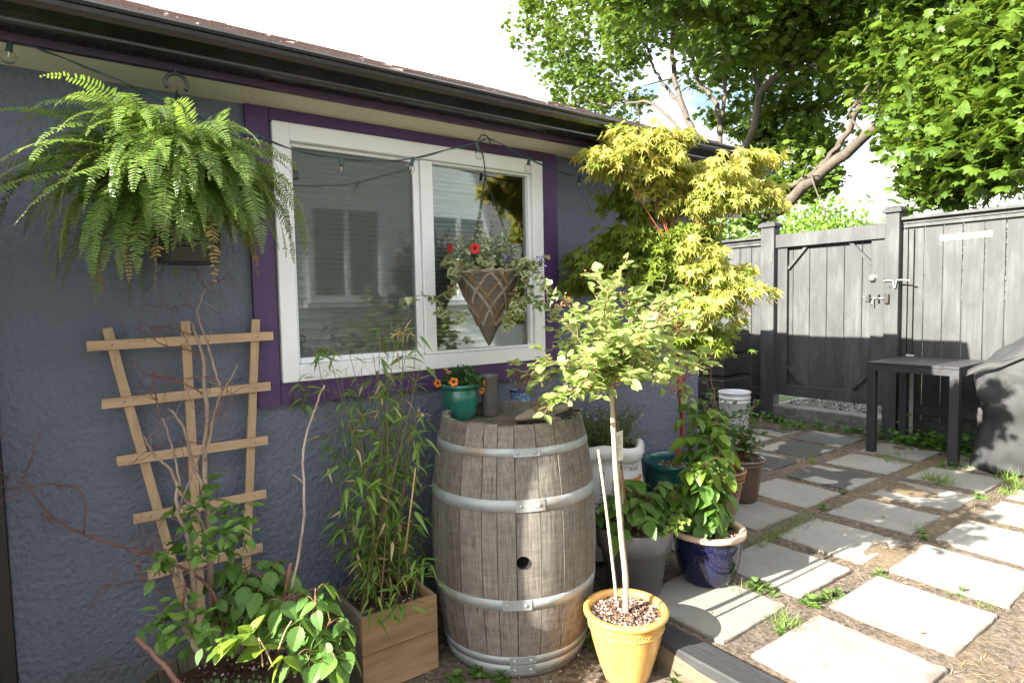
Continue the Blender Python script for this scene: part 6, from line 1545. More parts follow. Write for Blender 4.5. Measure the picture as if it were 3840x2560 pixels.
bark = [([(500, 1500), (490, 1400), (482, 1290), (478, 1200), (472, 1120), (470, 1040), (476, 960), (470, 880), (466, 820), (450, 770), (440, 740)], .0125, .0035, .10), ([(478, 1190), (462, 1110), (440, 1060), (425, 990), (400, 950), (385, 940)], .0065, .003, .10), ([(470, 1060), (490, 960), (505, 910), (512, 895), (530, 870), (545, 838)], .005, .002, .10),
        ([(512, 895), (500, 870), (480, 800), (470, 770), (452, 720), (462, 690), (470, 660)], .0045, .0015, .10), ([(480, 1240), (450, 1180), (415, 1130), (390, 1075), (370, 1060), (345, 1030), (330, 1000)], .007, .0025, .08), ([(415, 1130), (408, 1080), (390, 1010), (375, 965), (367, 960)], .004, .002, .09),
        ([(440, 1450), (445, 1370), (440, 1300), (432, 1240), (425, 1210), (408, 1180), (406, 1120)], .010, .005, .02), ([(440, 1365), (410, 1330), (375, 1300), (352, 1290)], .006, .003, .0), ([(405, 1180), (425, 1130), (445, 1080), (470, 1010), (478, 960)], .0035, .002, .08), ([(465, 1510), (420, 1440), (400, 1420), (378, 1400)], .008, .003, -.06),
        ([(450, 1480), (430, 1400), (420, 1330), (398, 1290)], .006, .003, -.02)]
twig = [([(520, 1470), (490, 1360), (430, 1310), (360, 1280), (280, 1255), (190, 1225), (120, 1190), (95, 1172)], .006, .0025, .06), ([(190, 1225), (195, 1180), (188, 1130), (150, 1115), (90, 1112), (40, 1125), (0, 1135)], .003, .0012, .05), ([(130, 1195), (90, 1150), (60, 1095), (75, 1040), (92, 990)], .0025, .001, .05), ([(60, 1095), (38, 1078), (18, 1070)], .0015, .0008, .05),
        ([(365, 960), (360, 920), (352, 880), (355, 855)], .0035, .0015, .1), ([(360, 920), (330, 890), (315, 865)], .002, .0008, .1), ([(466, 820), (420, 800), (370, 790), (330, 760), (310, 755)], .003, .001, .1), ([(470, 905), (420, 880), (370, 870), (330, 855), (300, 825)], .003, .001, .1), ([(460, 775), (430, 765), (380, 750), (345, 758)], .002, .0008, .1), ([(470, 660), (500, 645), (540, 635)], .0018, .0007, .1), ([(452, 720), (430, 700), (395, 708), (360, 706)], .0018, .0007, .1), ([(470, 660), (455, 630), (440, 612)], .0015, .0007, .1),
        ([(540, 885), (500, 868), (450, 865), (400, 872)], .0025, .001, .1), ([(530, 870), (520, 905), (540, 930)], .0015, .0008, .1), ([(470, 1020), (430, 1015), (380, 1018), (340, 1028)], .002, .0008, .1), ([(478, 960), (510, 945), (530, 925)], .0015, .0007, .1), ([(380, 1370), (330, 1330), (310, 1290), (305, 1270)], .0025, .001, 0), ([(330, 1330), (270, 1340), (215, 1345)], .002, .0008, .02), ([(352, 1265), (320, 1270), (305, 1255)], .002, .0008, .02), ([(420, 1250), (390, 1262), (360, 1260), (310, 1275)], .0018, .0008, .02),
        ([(310, 1465), (340, 1490), (375, 1525), (410, 1568), (440, 1600)], .0065, .0075, -.18), ([(668, 1292), (660, 1340), (650, 1400), (632, 1450), (622, 1475)], .0062, .007, .04), ([(415, 1430), (422, 1380), (425, 1330)], .004, .003, -.03)]
def branchset(name, lst, mat, sub=0):
    b = MB(); 
    for pts, r0, r1, dd in lst:
        P = spline([upt(x, y, dd + rng.normal() * .008) for x, y in pts], 30); P = P + rng.normal(size=P.shape) * .0012; P[:, 1] = np.minimum(P[:, 1], YT - .01); b.tube(P, np.linspace(r0, r1, len(P)) * (1 + rng.normal(size=len(P)) * .05), 7)
        for _ in range(sub):
            i = rng.integers(len(P) // 3, len(P) - 1); d = unit(rng.normal(size=3) * [1, .4, 1]); L = rng.uniform(.03, .12); q1 = P[i] + d * L * .5 + rng.normal(size=3) * .012; q2 = P[i] + d * L + rng.normal(size=3) * .018; q2[1] = min(q2[1], YW - .01); Q = spline([P[i], q1, q2], 8); b.tube(Q, np.linspace(.0011, .0005, len(Q)), 4)
            if rng.random() < .7: d2 = unit(d + rng.normal(size=3) * .8); b.tube([q1, q1 + d2 * L * .4, q1 + d2 * L * .55 + [0, 0, .006]], .0006, 3)
    b.build(name, mat, tub)
branchset('bare_branches', bark, M_GBARK, 3); branchset('twigs', twig, M_RTW, 5)
M_BRL = leaf('hydrangea_leaf', (.055, .13, .022), (.15, .28, .055), .38, .42)
bl = MB(); bs_ = MB(); by_ = MB()
for (x, y, dd, nl) in ((420, 1150, .06, 5), (440, 1190, .02, 6), (500, 1105, .08, 5), (505, 1170, .06, 6), (515, 1215, .02, 8), (545, 1190, .06, 7), (560, 1230, .05, 6), (475, 1235, .0, 8), (455, 1270, -.04, 7), (390, 1290, -.04, 8), (365, 1285, -.02, 6), (405, 1270, .0, 5), (520, 1260, .02, 7), (545, 1225, .0, 6), (470, 1140, .06, 4), (385, 1410, -.05, 8), (370, 1440, -.08, 9), (400, 1430, -.10, 6), (440, 1420, -.10, 7), (455, 1440, -.12, 7), (395, 1470, -.12, 4), (420, 1395, -.06, 5), (530, 1470, -.16, 5), (500, 1455, -.16, 4)):
    base = upt(x, y, dd); bs_.tube(spline([base + [rng.normal() * .02, .03, -.06], base + [0, .01, -.02], base], 6), .0014, 4)
    for _ in range(int(nl * 1.9)):
        d = unit(rng.normal(size=3) * [1, .8, .5] + [0, -.25, -.2]); p = base + d * .008 + rng.normal(size=3) * [.020, .012, .020]; bl.inst(*T_OVW if False else T_OV, frames(d[None], scale=rng.uniform(.028, .052), roll=.5), p[None])
for (x, y, dd) in ((545, 1465, -.17), (510, 1480, -.18), (575, 1455, -.15), (600, 1490, -.15), (650, 1510, -.16)):
    base = upt(x, y, dd)
    for _ in range(3): d = unit(rng.normal(size=3) * [1, .6, .4] + [0, -.5, -.1]); by_.inst(*T_RAS, frames(d[None], scale=rng.uniform(.05, .075), roll=.3), base[None])
for v_, f_ in ((np.concatenate(bs_.v), bs_.f),): bl.add(v_, f_, .3, 1, True)
bl.build('shrub_leaves', [M_BRL, M_THYS], tub); by_.build('young_leaves', M_RASY, tub)
br = MB(); brs = MB()
for k, (pts, dd) in enumerate((([(600, 1500), (585, 1420), (575, 1340), (560, 1290)], .10), ([(610, 1500), (620, 1400), (628, 1330), (640, 1290)], .12), ([(560, 1500), (545, 1420), (540, 1350), (530, 1300)], .14), ([(640, 1500), (655, 1420), (660, 1380), (700, 1360)], .0), ([(660, 1510), (700, 1450), (720, 1400), (725, 1350)], -.05), ([(680, 1520), (725, 1480), (745, 1450), (760, 1420)], -.06), ([(590, 1510), (600, 1430), (610, 1360), (590, 1310)], .08), ([(530, 1500), (510, 1440), (515, 1400), (520, 1370)], .08), ([(690, 1530), (720, 1500), (755, 1500), (765, 1520)], -.10))):
    P = spline([upt(x, y, dd) for x, y in pts], 18); P[:, 1] = np.minimum(P[:, 1], YW - .04); brs.tube(P, np.linspace(.0032, .0016, len(P)), 5); nl = 10
    for q in range(nl):
        i = min(len(P) - 1, int(len(P) * (.22 + .78 * q / nl))); a = q * 2.4 + k; hd = np.array([math.cos(a), math.sin(a) - .3, .2]); arch_leafstalk(brs, br, P[i], hd, rng.uniform(.035, .08), T_RAS, rng.uniform(.042, .070), 3, rng.uniform(.3, .9), .0013)
br.build('bramble_leaves', M_RASL, tub); brs.build('bramble_canes', M_CANE, tub)
b = MB(); M_GIV = leaf('ground_ivy_leaf', (.07, .14, .05), (.20, .30, .12), .3, .45)
for _ in range(420):
    p = np.array([UX, UY, .112]) + (AX[0] * [1, 1, 0]) * rng.uniform(-.10, .16) + (AX[2] * [1, 1, 0]) * rng.uniform(-.20, .03)
    if math.hypot(p[0] - UX, p[1] - UY) > .24: continue
    p[2] += rng.random() * .06 * (1 if p[0] > UX - .05 else .4); b.inst(*T_OVW, frames((rng.normal(size=3) + [0, 0, .5])[None], scale=rng.uniform(.010, .020), roll=.7), p[None])
b.build('ground_ivy', M_GIV, tub)
b = MB()
for pts in ([(594, 1464), (600, 1500), (604, 1530)], [(594, 1464), (612, 1495), (628, 1530)], [(670, 1425), (655, 1450), (640, 1490)]): b.tube(spline([upt(x, y, -.16) for x, y in pts], 8), .0022, 5)
b.build('dry_stalks', M_STRAW, tub)
tall = thing('tall_twig', 'tall pale bare stem standing between the bramble tub and the bamboo', 'branch', tuple(upt(620, 1510, .02)))
b = MB(); P = spline([upt(x, y, .06) for x, y in ((612, 1500), (640, 1450), (655, 1400), (675, 1330), (690, 1250), (698, 1180), (698, 1110), (695, 1050), (706, 990), (722, 945), (735, 905), (745, 885))], 60); b.tube(P + rng.normal(size=P.shape) * .0008, np.linspace(.0048, .0030, len(P)), 7); b.tube(spline([upt(695, 1108, .06), upt(685, 1098, .05), upt(672, 1090, .04)], 6), .0022, 5); b.build('stem', wood_mat('mottled_bark', (.46, .38, .33), (.20, .10, .075), 26, 'Z', .8, .3), tall)

# ================================================================== BAMBOO IN A WOODEN BOX
c00 = np.array([.797, 2.020]); c10 = np.array([1.102, 2.020]); dpt = .245
M_BOXW = wood_mat('planter_board', (.38, .245, .14), (.22, .13, .07), 9, 'X', .75, .35, .22); M_BOXG = wood_mat('weathered_board', (.22, .19, .15), (.12, .10, .085), 12, 'Y', .85, .4, .2)
bx = thing('bamboo_planter', 'thin leafy bamboo in a square two board wooden box left of the barrel', 'potted plant', (.95, 2.14, GZ))
Z0, Z1 = GZ + .004, .180; hm = .040
for z0_, z1_, q in ((Z0, hm - .001, .8), (hm + .001, Z1, .55)):
    b = MB(); b.box(((c00[0] + c10[0]) / 2, 2.026, (z0_ + z1_) / 2), (.305, .018, z1_ - z0_), rnd=q, bev=.002); b.build('front_board', M_BOXW, bx)
    b = MB(); b.box((c00[0] + .009, 2.035 + dpt / 2, (z0_ + z1_) / 2), (.018, dpt, z1_ - z0_), rnd=q, bev=.002); b.build('side_board', M_BOXG, bx)
    b = MB(); b.box((c10[0] - .009, 2.035 + dpt / 2, (z0_ + z1_) / 2), (.018, dpt, z1_ - z0_), rnd=q, bev=.002); b.build('side_board', M_BOXW, bx)
b = MB(); b.box(((c00[0] + c10[0]) / 2, 2.035 + dpt + .009, (Z0 + Z1) / 2), (.305, .018, Z1 - Z0), rnd=.3); b.build('back_board', M_BOXG, bx)
b = MB(); xs = np.linspace(c00[0] + .018, c10[0] - .018, 14); ys = np.linspace(2.036, 2.036 + dpt, 12); X, Y = np.meshgrid(xs, ys); Zs = .150 + rng.normal(size=X.shape) * .006
b.add(np.stack([X, Y, Zs], -1).reshape(-1, 3), [(j * 14 + i, j * 14 + i + 1, (j + 1) * 14 + i + 1, (j + 1) * 14 + i) for j in range(11) for i in range(13)], .08, 0, True); 
for _ in range(260): crumbs(b, (rng.uniform(c00[0] + .03, c10[0] - .03), rng.uniform(2.05, 2.26)), .004, .152, 1, .002, .006)
b.build('soil', M_MULCH, bx)
M_CULM = simple('bamboo_culm', (.24, .15, .07), (.13, .085, .04), 18, .45, .1, 60, (1, 1, .3)); M_CULMG = simple('green_culm', (.12, .16, .04), (.10, .09, .03), 14, .45)
M_BAM = leaf('bamboo_leaf', (.065, .14, .022), (.19, .32, .06), .4, .4); M_BAMD = leaf('dry_bamboo_leaf', (.34, .26, .12), (.50, .42, .24), .3, .6)
bcu = MB(); bcg = MB(); bl = MB(); bd = MB(); dBm = float((np.array([.95, 2.13, .6]) - EYE) @ AX[2])
tops = [(725, 795), (760, 830), (800, 800), (830, 845), (855, 805), (872, 770), (900, 730), (912, 745), (925, 790), (940, 770), (955, 800), (965, 840), (890, 850), (845, 870), (785, 875), (940, 870), (910, 905), (865, 930), (820, 935), (770, 940), (960, 930), (750, 985), (930, 985), (880, 1010), (845, 1040), (955, 1080), (800, 1060), (905, 1090)]
for k, (tx2, ty2) in enumerate(tops):
    base = np.array([rng.uniform(.83, 1.07), rng.uniform(2.07, 2.24), .15]); tip = plane_pt(tx2, ty2, dBm + rng.uniform(-.10, .10)); tip[1] = min(tip[1], YW - .05)
    P = spline([base, base * .62 + tip * .38 + rng.normal(size=3) * .012, tip], 30); (bcu if rng.random() < .7 else bcg).tube(P, np.linspace(.0030, .0011, len(P)), 5)
    nodes = np.arange(5, len(P) - 1, 2)
    for i in nodes:
        if rng.random() < .10: continue
        for _ in range(rng.integers(1, 4)):
            d = unit(rng.normal(size=3) * [1, .8, .35] + [0, 0, .35]); L = rng.uniform(.02, .075); e = P[i] + d * L; e[1] = min(e[1], YW - .03); bcg.tube([P[i], e], .0006, 3)
            nlv = rng.integers(1, 4)
            for q in range(nlv):
                dv = unit(d * [1, 1, .2] + rng.normal(size=3) * .55 + [0, 0, -.28]); dry = rng.random() < (.10 if P[i][2] < .9 else .16)
                (bd if dry else bl).inst(*T_BAM, frames(dv[None], scale=rng.uniform(.035, .085), roll=.4), e[None])
for (x, y, dd) in ((705, 900, 0), (690, 905, 0), (700, 915, 0), (730, 810, 0), (745, 805, 0), (740, 812, 0), (950, 1310, -.16), (975, 1300, -.15), (990, 1320, -.17), (960, 1275, -.16), (985, 1295, -.14), (860, 1390, -.17), (890, 1400, -.17), (930, 1385, -.18), (875, 1360, -.16), (905, 1375, -.16), (820, 1100, -.15), (850, 1110, -.15), (800, 1130, -.14), (835, 1140, -.16), (870, 1180, -.15), (780, 1210, -.1), (945, 1180, -.12), (965, 1000, -.1), (945, 1020, -.1)):
    e = plane_pt(x, y, dBm + dd)
    for q in range(4): bl.inst(*T_BAM, frames(unit(rng.normal(size=3) * [1, .8, .25] + [.0, -.2, -.30])[None], scale=rng.uniform(.06, .105), roll=.35), (e + rng.normal(size=3) * .015)[None])
for (x, y) in ((915, 765), (925, 770), (930, 760), (905, 770), (920, 755), (940, 765), (975, 950), (960, 945)):
    e = plane_pt(x, y, dBm - .03)
    for q in range(4): bd.inst(*T_BAM, frames(unit(rng.normal(size=3) * [1, .8, .6])[None], scale=rng.uniform(.03, .055), roll=.5), e[None])
for _ in range(150):               # fine dry twigs among the culms
    p = plane_pt(rng.uniform(745, 960), rng.uniform(800, 1330), dBm + rng.uniform(-.1, .1)); d = rng.normal(size=3) * [1, .6, 1]; bcu.tube([p, p + unit(d) * .03, p + unit(d + rng.normal(size=3) * .5) * .065], .0006, 3)
bcu.build('culms', M_CULM, bx); bcg.build('green_culms', M_CULMG, bx); bl.build('foliage', M_BAM, bx); bd.build('dry_leaves', M_BAMD, bx)
b = MB(); b.tube([plane_pt(930, 1270, dBm - .12), plane_pt(955, 1072, dBm - .10)], .0030, 6); b.build('cane', M_STRAW, bx)
# ================================================================== TREES AND SHRUBS BEYOND THE FENCE
M_BARK = simple('grey_brown_tree_bark', (.105, .085, .065), (.05, .04, .032), 7, .85, .6, 26, (1, 1, .4), bdist=.02)
M_TREE = leaf('tulip_tree_leaf', (.026, .070, .010), (.125, .20, .024), .34, .38, (.30, .40, .035))
big = thing('broad_tree', 'large broadleaf tree with pale forking limbs spreading over the black fence', 'tree', (8.6, 5.45, GZ))
XB = 8.6
def tpt(x, y, X=XB): return onx(x, y, X)
limbs = [([(1706, 640), (1702, 540), (1690, 500), (1672, 440), (1650, 380)], .17, .14, 8.6, 8.6), ([(1690, 520), (1740, 505), (1790, 480), (1850, 430), (1920, 370), (1990, 310), (2050, 270), (2110, 250), (2200, 240)], .15, .06, 8.6, 7.2), ([(1640, 420), (1600, 320), (1570, 250), (1550, 180), (1545, 90), (1560, 0)], .085, .05, 8.6, 8.8), ([(1570, 250), (1530, 200), (1500, 150), (1480, 90), (1440, 40)], .05, .02, 8.7, 8.8),
         ([(1650, 380), (1655, 300), (1640, 230), (1600, 180), (1590, 100), (1590, 0)], .07, .04, 8.6, 8.9), ([(1680, 450), (1700, 360), (1735, 290), (1745, 220), (1790, 170), (1860, 130), (1910, 90), (1935, 40), (1950, -20)], .10, .07, 8.6, 8.2), ([(1745, 220), (1730, 150), (1740, 60), (1750, 0)], .05, .03, 8.5, 8.4), ([(1900, 95), (1870, 60), (1820, 40), (1740, 50), (1660, 70)], .035, .015, 8.3, 8.0), ([(1860, 410), (1930, 330), (1985, 220), (2010, 180), (2040, 120)], .07, .04, 8.2, 7.6),
         ([(1960, 95), (2010, 110), (2060, 150), (2120, 180), (2180, 220), (2240, 300)], .06, .03, 8.0, 6.8), ([(1640, 420), (1560, 300), (1500, 240), (1440, 235), (1380, 240), (1330, 215)], .05, .02, 8.8, 9.2), ([(1720, 470), (1760, 450), (1830, 420), (1870, 395), (1930, 330)], .06, .03, 8.4, 8.0), ([(1655, 300), (1665, 220), (1660, 130), (1690, 40), (1700, -30)], .05, .03, 8.7, 8.7), ([(2110, 250), (2180, 330), (2230, 400)], .035, .012, 7.3, 6.9)]
b = MB(); ax_pts = []
for pts, r0, r1, xa, xb2 in limbs:
    P = spline([tpt(x, y, xa + (xb2 - xa) * i / (len(pts) - 1)) for i, (x, y) in enumerate(pts)], 28); P = P + rng.normal(size=P.shape) * .012; b.tube(P, np.linspace(r0, r1, len(P)) * .66, 9); ax_pts.append(P)
    for _ in range(3):
        i = rng.integers(len(P) // 2, len(P)); d = unit(rng.normal(size=3) + [0, 0, .4]); L = rng.uniform(.3, .7); Q = spline([P[i], P[i] + d * L * .5 + rng.normal(size=3) * .06, P[i] + d * L + rng.normal(size=3) * .1], 10); b.tube(Q, np.linspace(.018, .006, len(Q)), 5); ax_pts.append(Q)
b.tube([tpt(1706, 640), [8.62, tpt(1706, 640)[1] - .02, GZ - .05]], [.15, .2], 9)
b.build('trunk', M_BARK, big)
b = MB()
blobs = [  # (vx, vy, hw, hh, x distance, thickness, clusters)
 (1230, 60, 75, 90, 9.0, .8, 46), (1330, 60, 80, 90, 8.8, 1.0, 56), (1300, 170, 75, 60, 9.2, .9, 44), (1400, 170, 70, 60, 9.3, .9, 32), (1330, 250, 80, 30, 9.6, .6, 28), (1440, 60, 70, 80, 8.4, 1.0, 46), (1480, 20, 70, 50, 7.6, .7, 34), (1420, 250, 70, 30, 9.6, .6, 24),
 (1560, 20, 80, 50, 8.6, .9, 32), (1640, 60, 70, 60, 8.2, .9, 36), (1620, 150, 60, 50, 9.2, .7, 18), (1710, 60, 80, 60, 7.7, .8, 46), (1690, 160, 60, 50, 8.9, .7, 24), (1770, 90, 70, 70, 8.6, .9, 36), (1680, 250, 60, 50, 9.2, .6, 22), (1740, 340, 60, 50, 8.6, .6, 30), (1700, 420, 60, 45, 8.3, .5, 26), (1830, 60, 80, 60, 8.0, .9, 40), (1840, 170, 60, 45, 9.0, .6, 22),
 (1800, 300, 60, 60, 8.7, .8, 34), (1860, 330, 60, 60, 8.2, .7, 34), (1790, 420, 70, 40, 8.2, .6, 30), (1880, 240, 50, 45, 9.0, .7, 18), (1950, 190, 60, 60, 8.8, .7, 22), (1960, 40, 80, 50, 8.0, .9, 42), (2060, 60, 90, 70, 7.8, 1.0, 58), (2060, 170, 70, 60, 8.2, .8, 32), (2160, 60, 90, 80, 7.2, 1.0, 62), (2160, 170, 70, 60, 7.3, .8, 44), (2260, 60, 90, 80, 6.8, 1.0, 60), (2330, 140, 70, 80, 6.2, .7, 50), (2250, 190, 70, 60, 6.6, .7, 44),
 (2130, 250, 55, 40, 7.2, .5, 28), (2180, 290, 60, 50, 6.8, .6, 40), (2260, 300, 70, 60, 6.3, .6, 46), (2330, 270, 60, 70, 6.0, .6, 40), (2175, 380, 45, 40, 6.8, .4, 28), (2220, 370, 50, 40, 6.6, .5, 28), (2165, 425, 28, 24, 6.8, .3, 12), (2190, 430, 36, 28, 6.8, .4, 16), (2310, 350, 50, 40, 6.1, .4, 20), (1880, 410, 40, 30, 8.0, .4, 16), (2340, 40, 60, 80, 6.2, .6, 40), (1720, 500, 40, 30, 8.0, .4, 14), (1660, 470, 50, 40, 8.6, .4, 16), (1300, -90, 140, 70, 8.6, 1.0, 60), (1500, -90, 140, 80, 8.0, 1.0, 70), (1750, -90, 160, 80, 8.0, 1.0, 80), (2000, -90, 160, 80, 7.8, 1.0, 80), (2200, -90, 160, 80, 7.0, 1.0, 70), (1780, 230, 50, 50, 8.2, .6, 26), (1980, 120, 70, 50, 8.3, .8, 30)]
for (vx, vy, hw, hh, X, th, nc) in blobs:
    mid = 1450 < vx < 2020 and 80 < vy < 460
    if mid: X += .75
    if vx < 2000 and vy > -50: nc *= .80
    c = tpt(vx, vy, X); dist = float((c - EYE) @ AX[2]); kx = hw / (FPX / 1.6327) * dist; kz = hh / (FPX / 1.6327) * dist
    for q in range(int(nc * 1.2)):
        o = unit(rng.normal(size=3)) * rng.random() ** .38; e = c + AX[0] * o[0] * kx + AX[2] * o[1] * th * (.9 if mid else 1.4) - AX[1] * o[2] * kz
        nlv = rng.integers(12, 22); P = e + rng.normal(size=(nlv, 3)) * [.12, .12, .075]; D = rng.normal(size=(nlv, 3)) * [1, 1, .4] + [-.15, -.1, -.45]
        b.inst(*T_TUL, frames(D, scale=rng.uniform(.07, .155, nlv), roll=.5), P, np.clip(rng.random() * .7 + rng.random(nlv) * .3, 0, 1))
        if rng.random() < .35:
            d = P[0] - e; b.tube([e - unit(d + [0, 0, .3]) * .25, e, P[0]], .005, 3, rnd=.0)
for (cx, cy, cz, r_, nc) in ((5.8, 5.2, 5.6, 1.0, 60), (6.4, 4.0, 5.4, 1.0, 60), (6.6, 5.6, 5.3, 1.0, 60), (7.0, 4.6, 5.0, .9, 50), (6.2, 3.0, 5.2, .8, 30)):   # unseen crown clumps added above the picture to shade the tree's middle
    for q in range(nc):
        e = np.array([cx, cy, cz]) + unit(rng.normal(size=3)) * rng.random() ** .4 * r_ * [1, 1, .6]
        b.inst(*T_TUL, frames(rng.normal(size=(16, 3)) * [1, 1, .4] + [-.15, -.1, -.45], scale=rng.uniform(.07, .155, 16), roll=.5), e + rng.normal(size=(16, 3)) * [.13, .13, .08], rng.random(16))
b.build('crown', M_TREE, big)
def bush(name, label, cat, c, rx, ry, rz, num, size, mat, tmpl=T_OV, trunk=.05, zb=GZ, clump=.16, per=14):
    t = thing(name, label, cat, (c[0], c[1], zb)); b = MB()
    stems = MB(); stems.tube(spline([(c[0], c[1], zb - .05), (c[0] + .05, c[1], (zb + c[2]) / 2), (c[0], c[1], c[2])], 10), np.linspace(trunk, trunk * .5, 10), 7)
    for k in range(num):
        o = unit(rng.normal(size=3)) * rng.random() ** .42; bump_ = 1 + .18 * math.sin(o[0] * 5 + 1) * math.sin(o[1] * 6) + .12 * math.sin(o[2] * 9)
        e = np.array(c) + o * [rx, ry, rz] * bump_; P = e + rng.normal(size=(per, 3)) * clump * .5
        b.inst(*tmpl, frames(rng.normal(size=(per, 3)) + [0, 0, .1], scale=size * rng.uniform(.7, 1.25, per), roll=.7), P, np.clip(rng.random() * .6 + rng.random(per) * .4, 0, 1))
        if k % 12 == 0: stems.tube([(c[0], c[1], c[2] - rz * .5), e], .008, 4)
    stems.build('trunk', M_BARK, t); b.build('crown', mat, t); return t
M_BRIGHT = leaf('bright_green_leaf', (.10, .22, .025), (.20, .33, .05), .4, .5); M_DARKB = leaf('olive_green_leaf', (.07, .12, .03), (.16, .22, .06), .35, .5); M_PALE = leaf('climber_leaf', (.10, .20, .05), (.24, .36, .11), .4, .45)
c = onx(1880, 520, 22.0); bush('round_tree', 'bright green rounded tree far beyond the gate', 'tree', c + [0, 0, -1.2], 3.0, 1.9, 2.3, 900, .17, M_BRIGHT, T_OV, .15, clump=.5, per=12)
c = onx(2300, 450, 13.0); bush('wispy_shrub', 'wispy olive green shrub above the fence at the right', 'shrub', c + [0, -.2, -.7], 1.2, 1.15, 1.15, 260, .07, M_DARKB, T_OV, .05, clump=.4, per=9)
c = onx(1640, 545, 7.2); bush('climbing_shrub', 'pale green leafy climber behind the fence beside the tree trunk', 'shrub', c + [0, .05, -.25], .40, .42, .62, 160, .10, M_PALE, T_TUL, .03, clump=.3, per=8)
c = onx(1560, 560, 9.5); bush('hedge_shrub', 'dense mid green shrub behind the house corner', 'shrub', c + [0, .3, -.6], 1.2, 1.2, 1.2, 260, .11, M_TREE, T_OV, .05, clump=.4, per=10)
# two overhead wires
b = MB(); A_ = onx(1700, 512, 24.0); B_ = onx(2420, 478, 20.0); b.tube(jitterline(A_, B_, 24, 0, .25), .012, 5); o = b.build('overhead_wire', M_BLKPL, None, tuple(A_)); tag(o, 'thin overhead cable crossing the sky above the gate', 'cable')
# pale wall of a house far behind, glimpsed through the tree
# ================================================================== WEEDS, GRASS AND LITTER ON THE PATIO
M_CLOV = leaf('clover_leaf', (.05, .13, .018), (.12, .25, .035), .35, .45); M_GRASS = leaf('grass_blade', (.08, .17, .025), (.22, .32, .07), .35, .5)
T_BLADE = (np.array([[-.018, 0, 0], [.018, 0, 0], [-.014, .5, .06], [.014, .5, .06], [0, 1, -.08]]), [(0, 1, 3, 2), (2, 3, 4)])
T_TRI = (np.concatenate([(T_OVW[0] * [.9, .55, .55]) @ np.array([[math.cos(a), math.sin(a), 0], [-math.sin(a), math.cos(a), 0], [0, 0, 1]]) for a in (0, 2.09, 4.19)]), [tuple(i + k * len(T_OVW[0]) for i in f) for k in range(3) for f in T_OVW[1]])
b = MB()
def patch(cx, cy, rx, ry, num, h, size, tmpl=T_TRI, z=-.012):
    for _ in range(num):
        o = rng.normal(size=2) * .5; p = np.array([cx + o[0] * rx, cy + o[1] * ry, z + abs(rng.normal()) * h * .6])
        b.inst(*tmpl, frames(np.array([[rng.normal(), rng.normal(), .15 * rng.normal()]]), scale=size * rng.uniform(.6, 1.3), roll=.35), p[None])
for y in np.arange(1.5, 4.0, .09):
    patch(5.93 + rng.normal() * .04, y, .16, .09, int(rng.uniform(12, 34)), .09, .034)
for y in np.arange(1.6, 2.3, .07): patch(5.86, y, .2, .07, 46, .12, .036)
patch(5.62, 1.62, .2, .1, 60, .10, .036); patch(5.38, 1.72, .15, .08, 40, .06, .03)
for (x, y) in ((1905, 965), (1850, 960), (1830, 985), (1780, 965), (1740, 950)): p = onz(x, y, 0); patch(p[0], p[1], .2, .14, 46, .08, .036)
b.build('clover', M_CLOV, None, (5.9, 2.6, 0)); tag(COL.objects[-1] if False else bpy.data.objects['clover'], 'clover and low weeds growing along the foot of the fence', 'weeds', None, 'stuff')
b = MB()
def tuft(x, y, num, h, spread=.05, z=-.015):
    for _ in range(num):
        p = np.array([x + rng.normal() * spread * .5, y + rng.normal() * spread * .5, z]); d = np.array([rng.normal() * .6, rng.normal() * .6, 1.0]); b.inst(*T_BLADE, frames(d[None], ups=rng.normal(size=(1, 3)), scale=h * rng.uniform(.5, 1.2), roll=.4), p[None])
for (vx, vy, num, h) in ((2130, 1100, 60, .10), (2170, 1110, 60, .11), (2150, 1105, 60, .10), (2320, 1105, 60, .12), (2345, 1120, 50, .12), (2310, 1130, 40, .09), (2200, 1075, 30, .07), (2060, 1060, 40, .08), (2040, 1058, 40, .08), (2085, 1065, 40, .07), (2110, 1215, 40, .07), (2030, 1045, 30, .06), (1710, 1360, 30, .07), (1790, 1430, 50, .08), (1830, 1430, 40, .07), (1810, 1440, 40, .07), (2260, 1145, 40, .06), (2270, 1390, 40, .05), (2165, 1350, 24, .04), (1870, 1160, 24, .05), (1895, 1195, 30, .05), (1940, 1150, 20, .04), (1780, 1230, 60, .07), (1830, 1205, 50, .07), (1800, 1220, 50, .07), (1850, 1190, 40, .06), (1760, 1240, 60, .06), (1740, 1250, 60, .06), (2170, 1260, 16, .04), (2240, 1075, 50, .05), (2290, 1080, 50, .06), (2150, 1280, 14, .03), (1865, 1062, 30, .10), (2065, 1045, 30, .09), (1985, 1095, 20, .05)):
    p = onz(vx, vy, 0); tuft(p[0], p[1], num, h)
for _ in range(60):                # thin scattered blades all along the joints
    i = rng.integers(0, 8); xx = (U0 + PT * i - .045) * K + rng.normal() * .02; yy = rng.uniform(.6, 2.35)
    if rng.random() < .5: xx, yy = rng.uniform(1.95, 5.9), (1.2785, 1.838, 2.42)[rng.integers(0, 3)] + rng.normal() * .02
    tuft(xx, yy, int(rng.uniform(4, 14)), rng.uniform(.02, .05), .10)
b.build('grass_tufts', M_GRASS, None, (3.5, 1.4, 0)); tag(bpy.data.objects['grass_tufts'], 'short grass tufts in the joints between the slabs', 'grass', None, 'stuff')
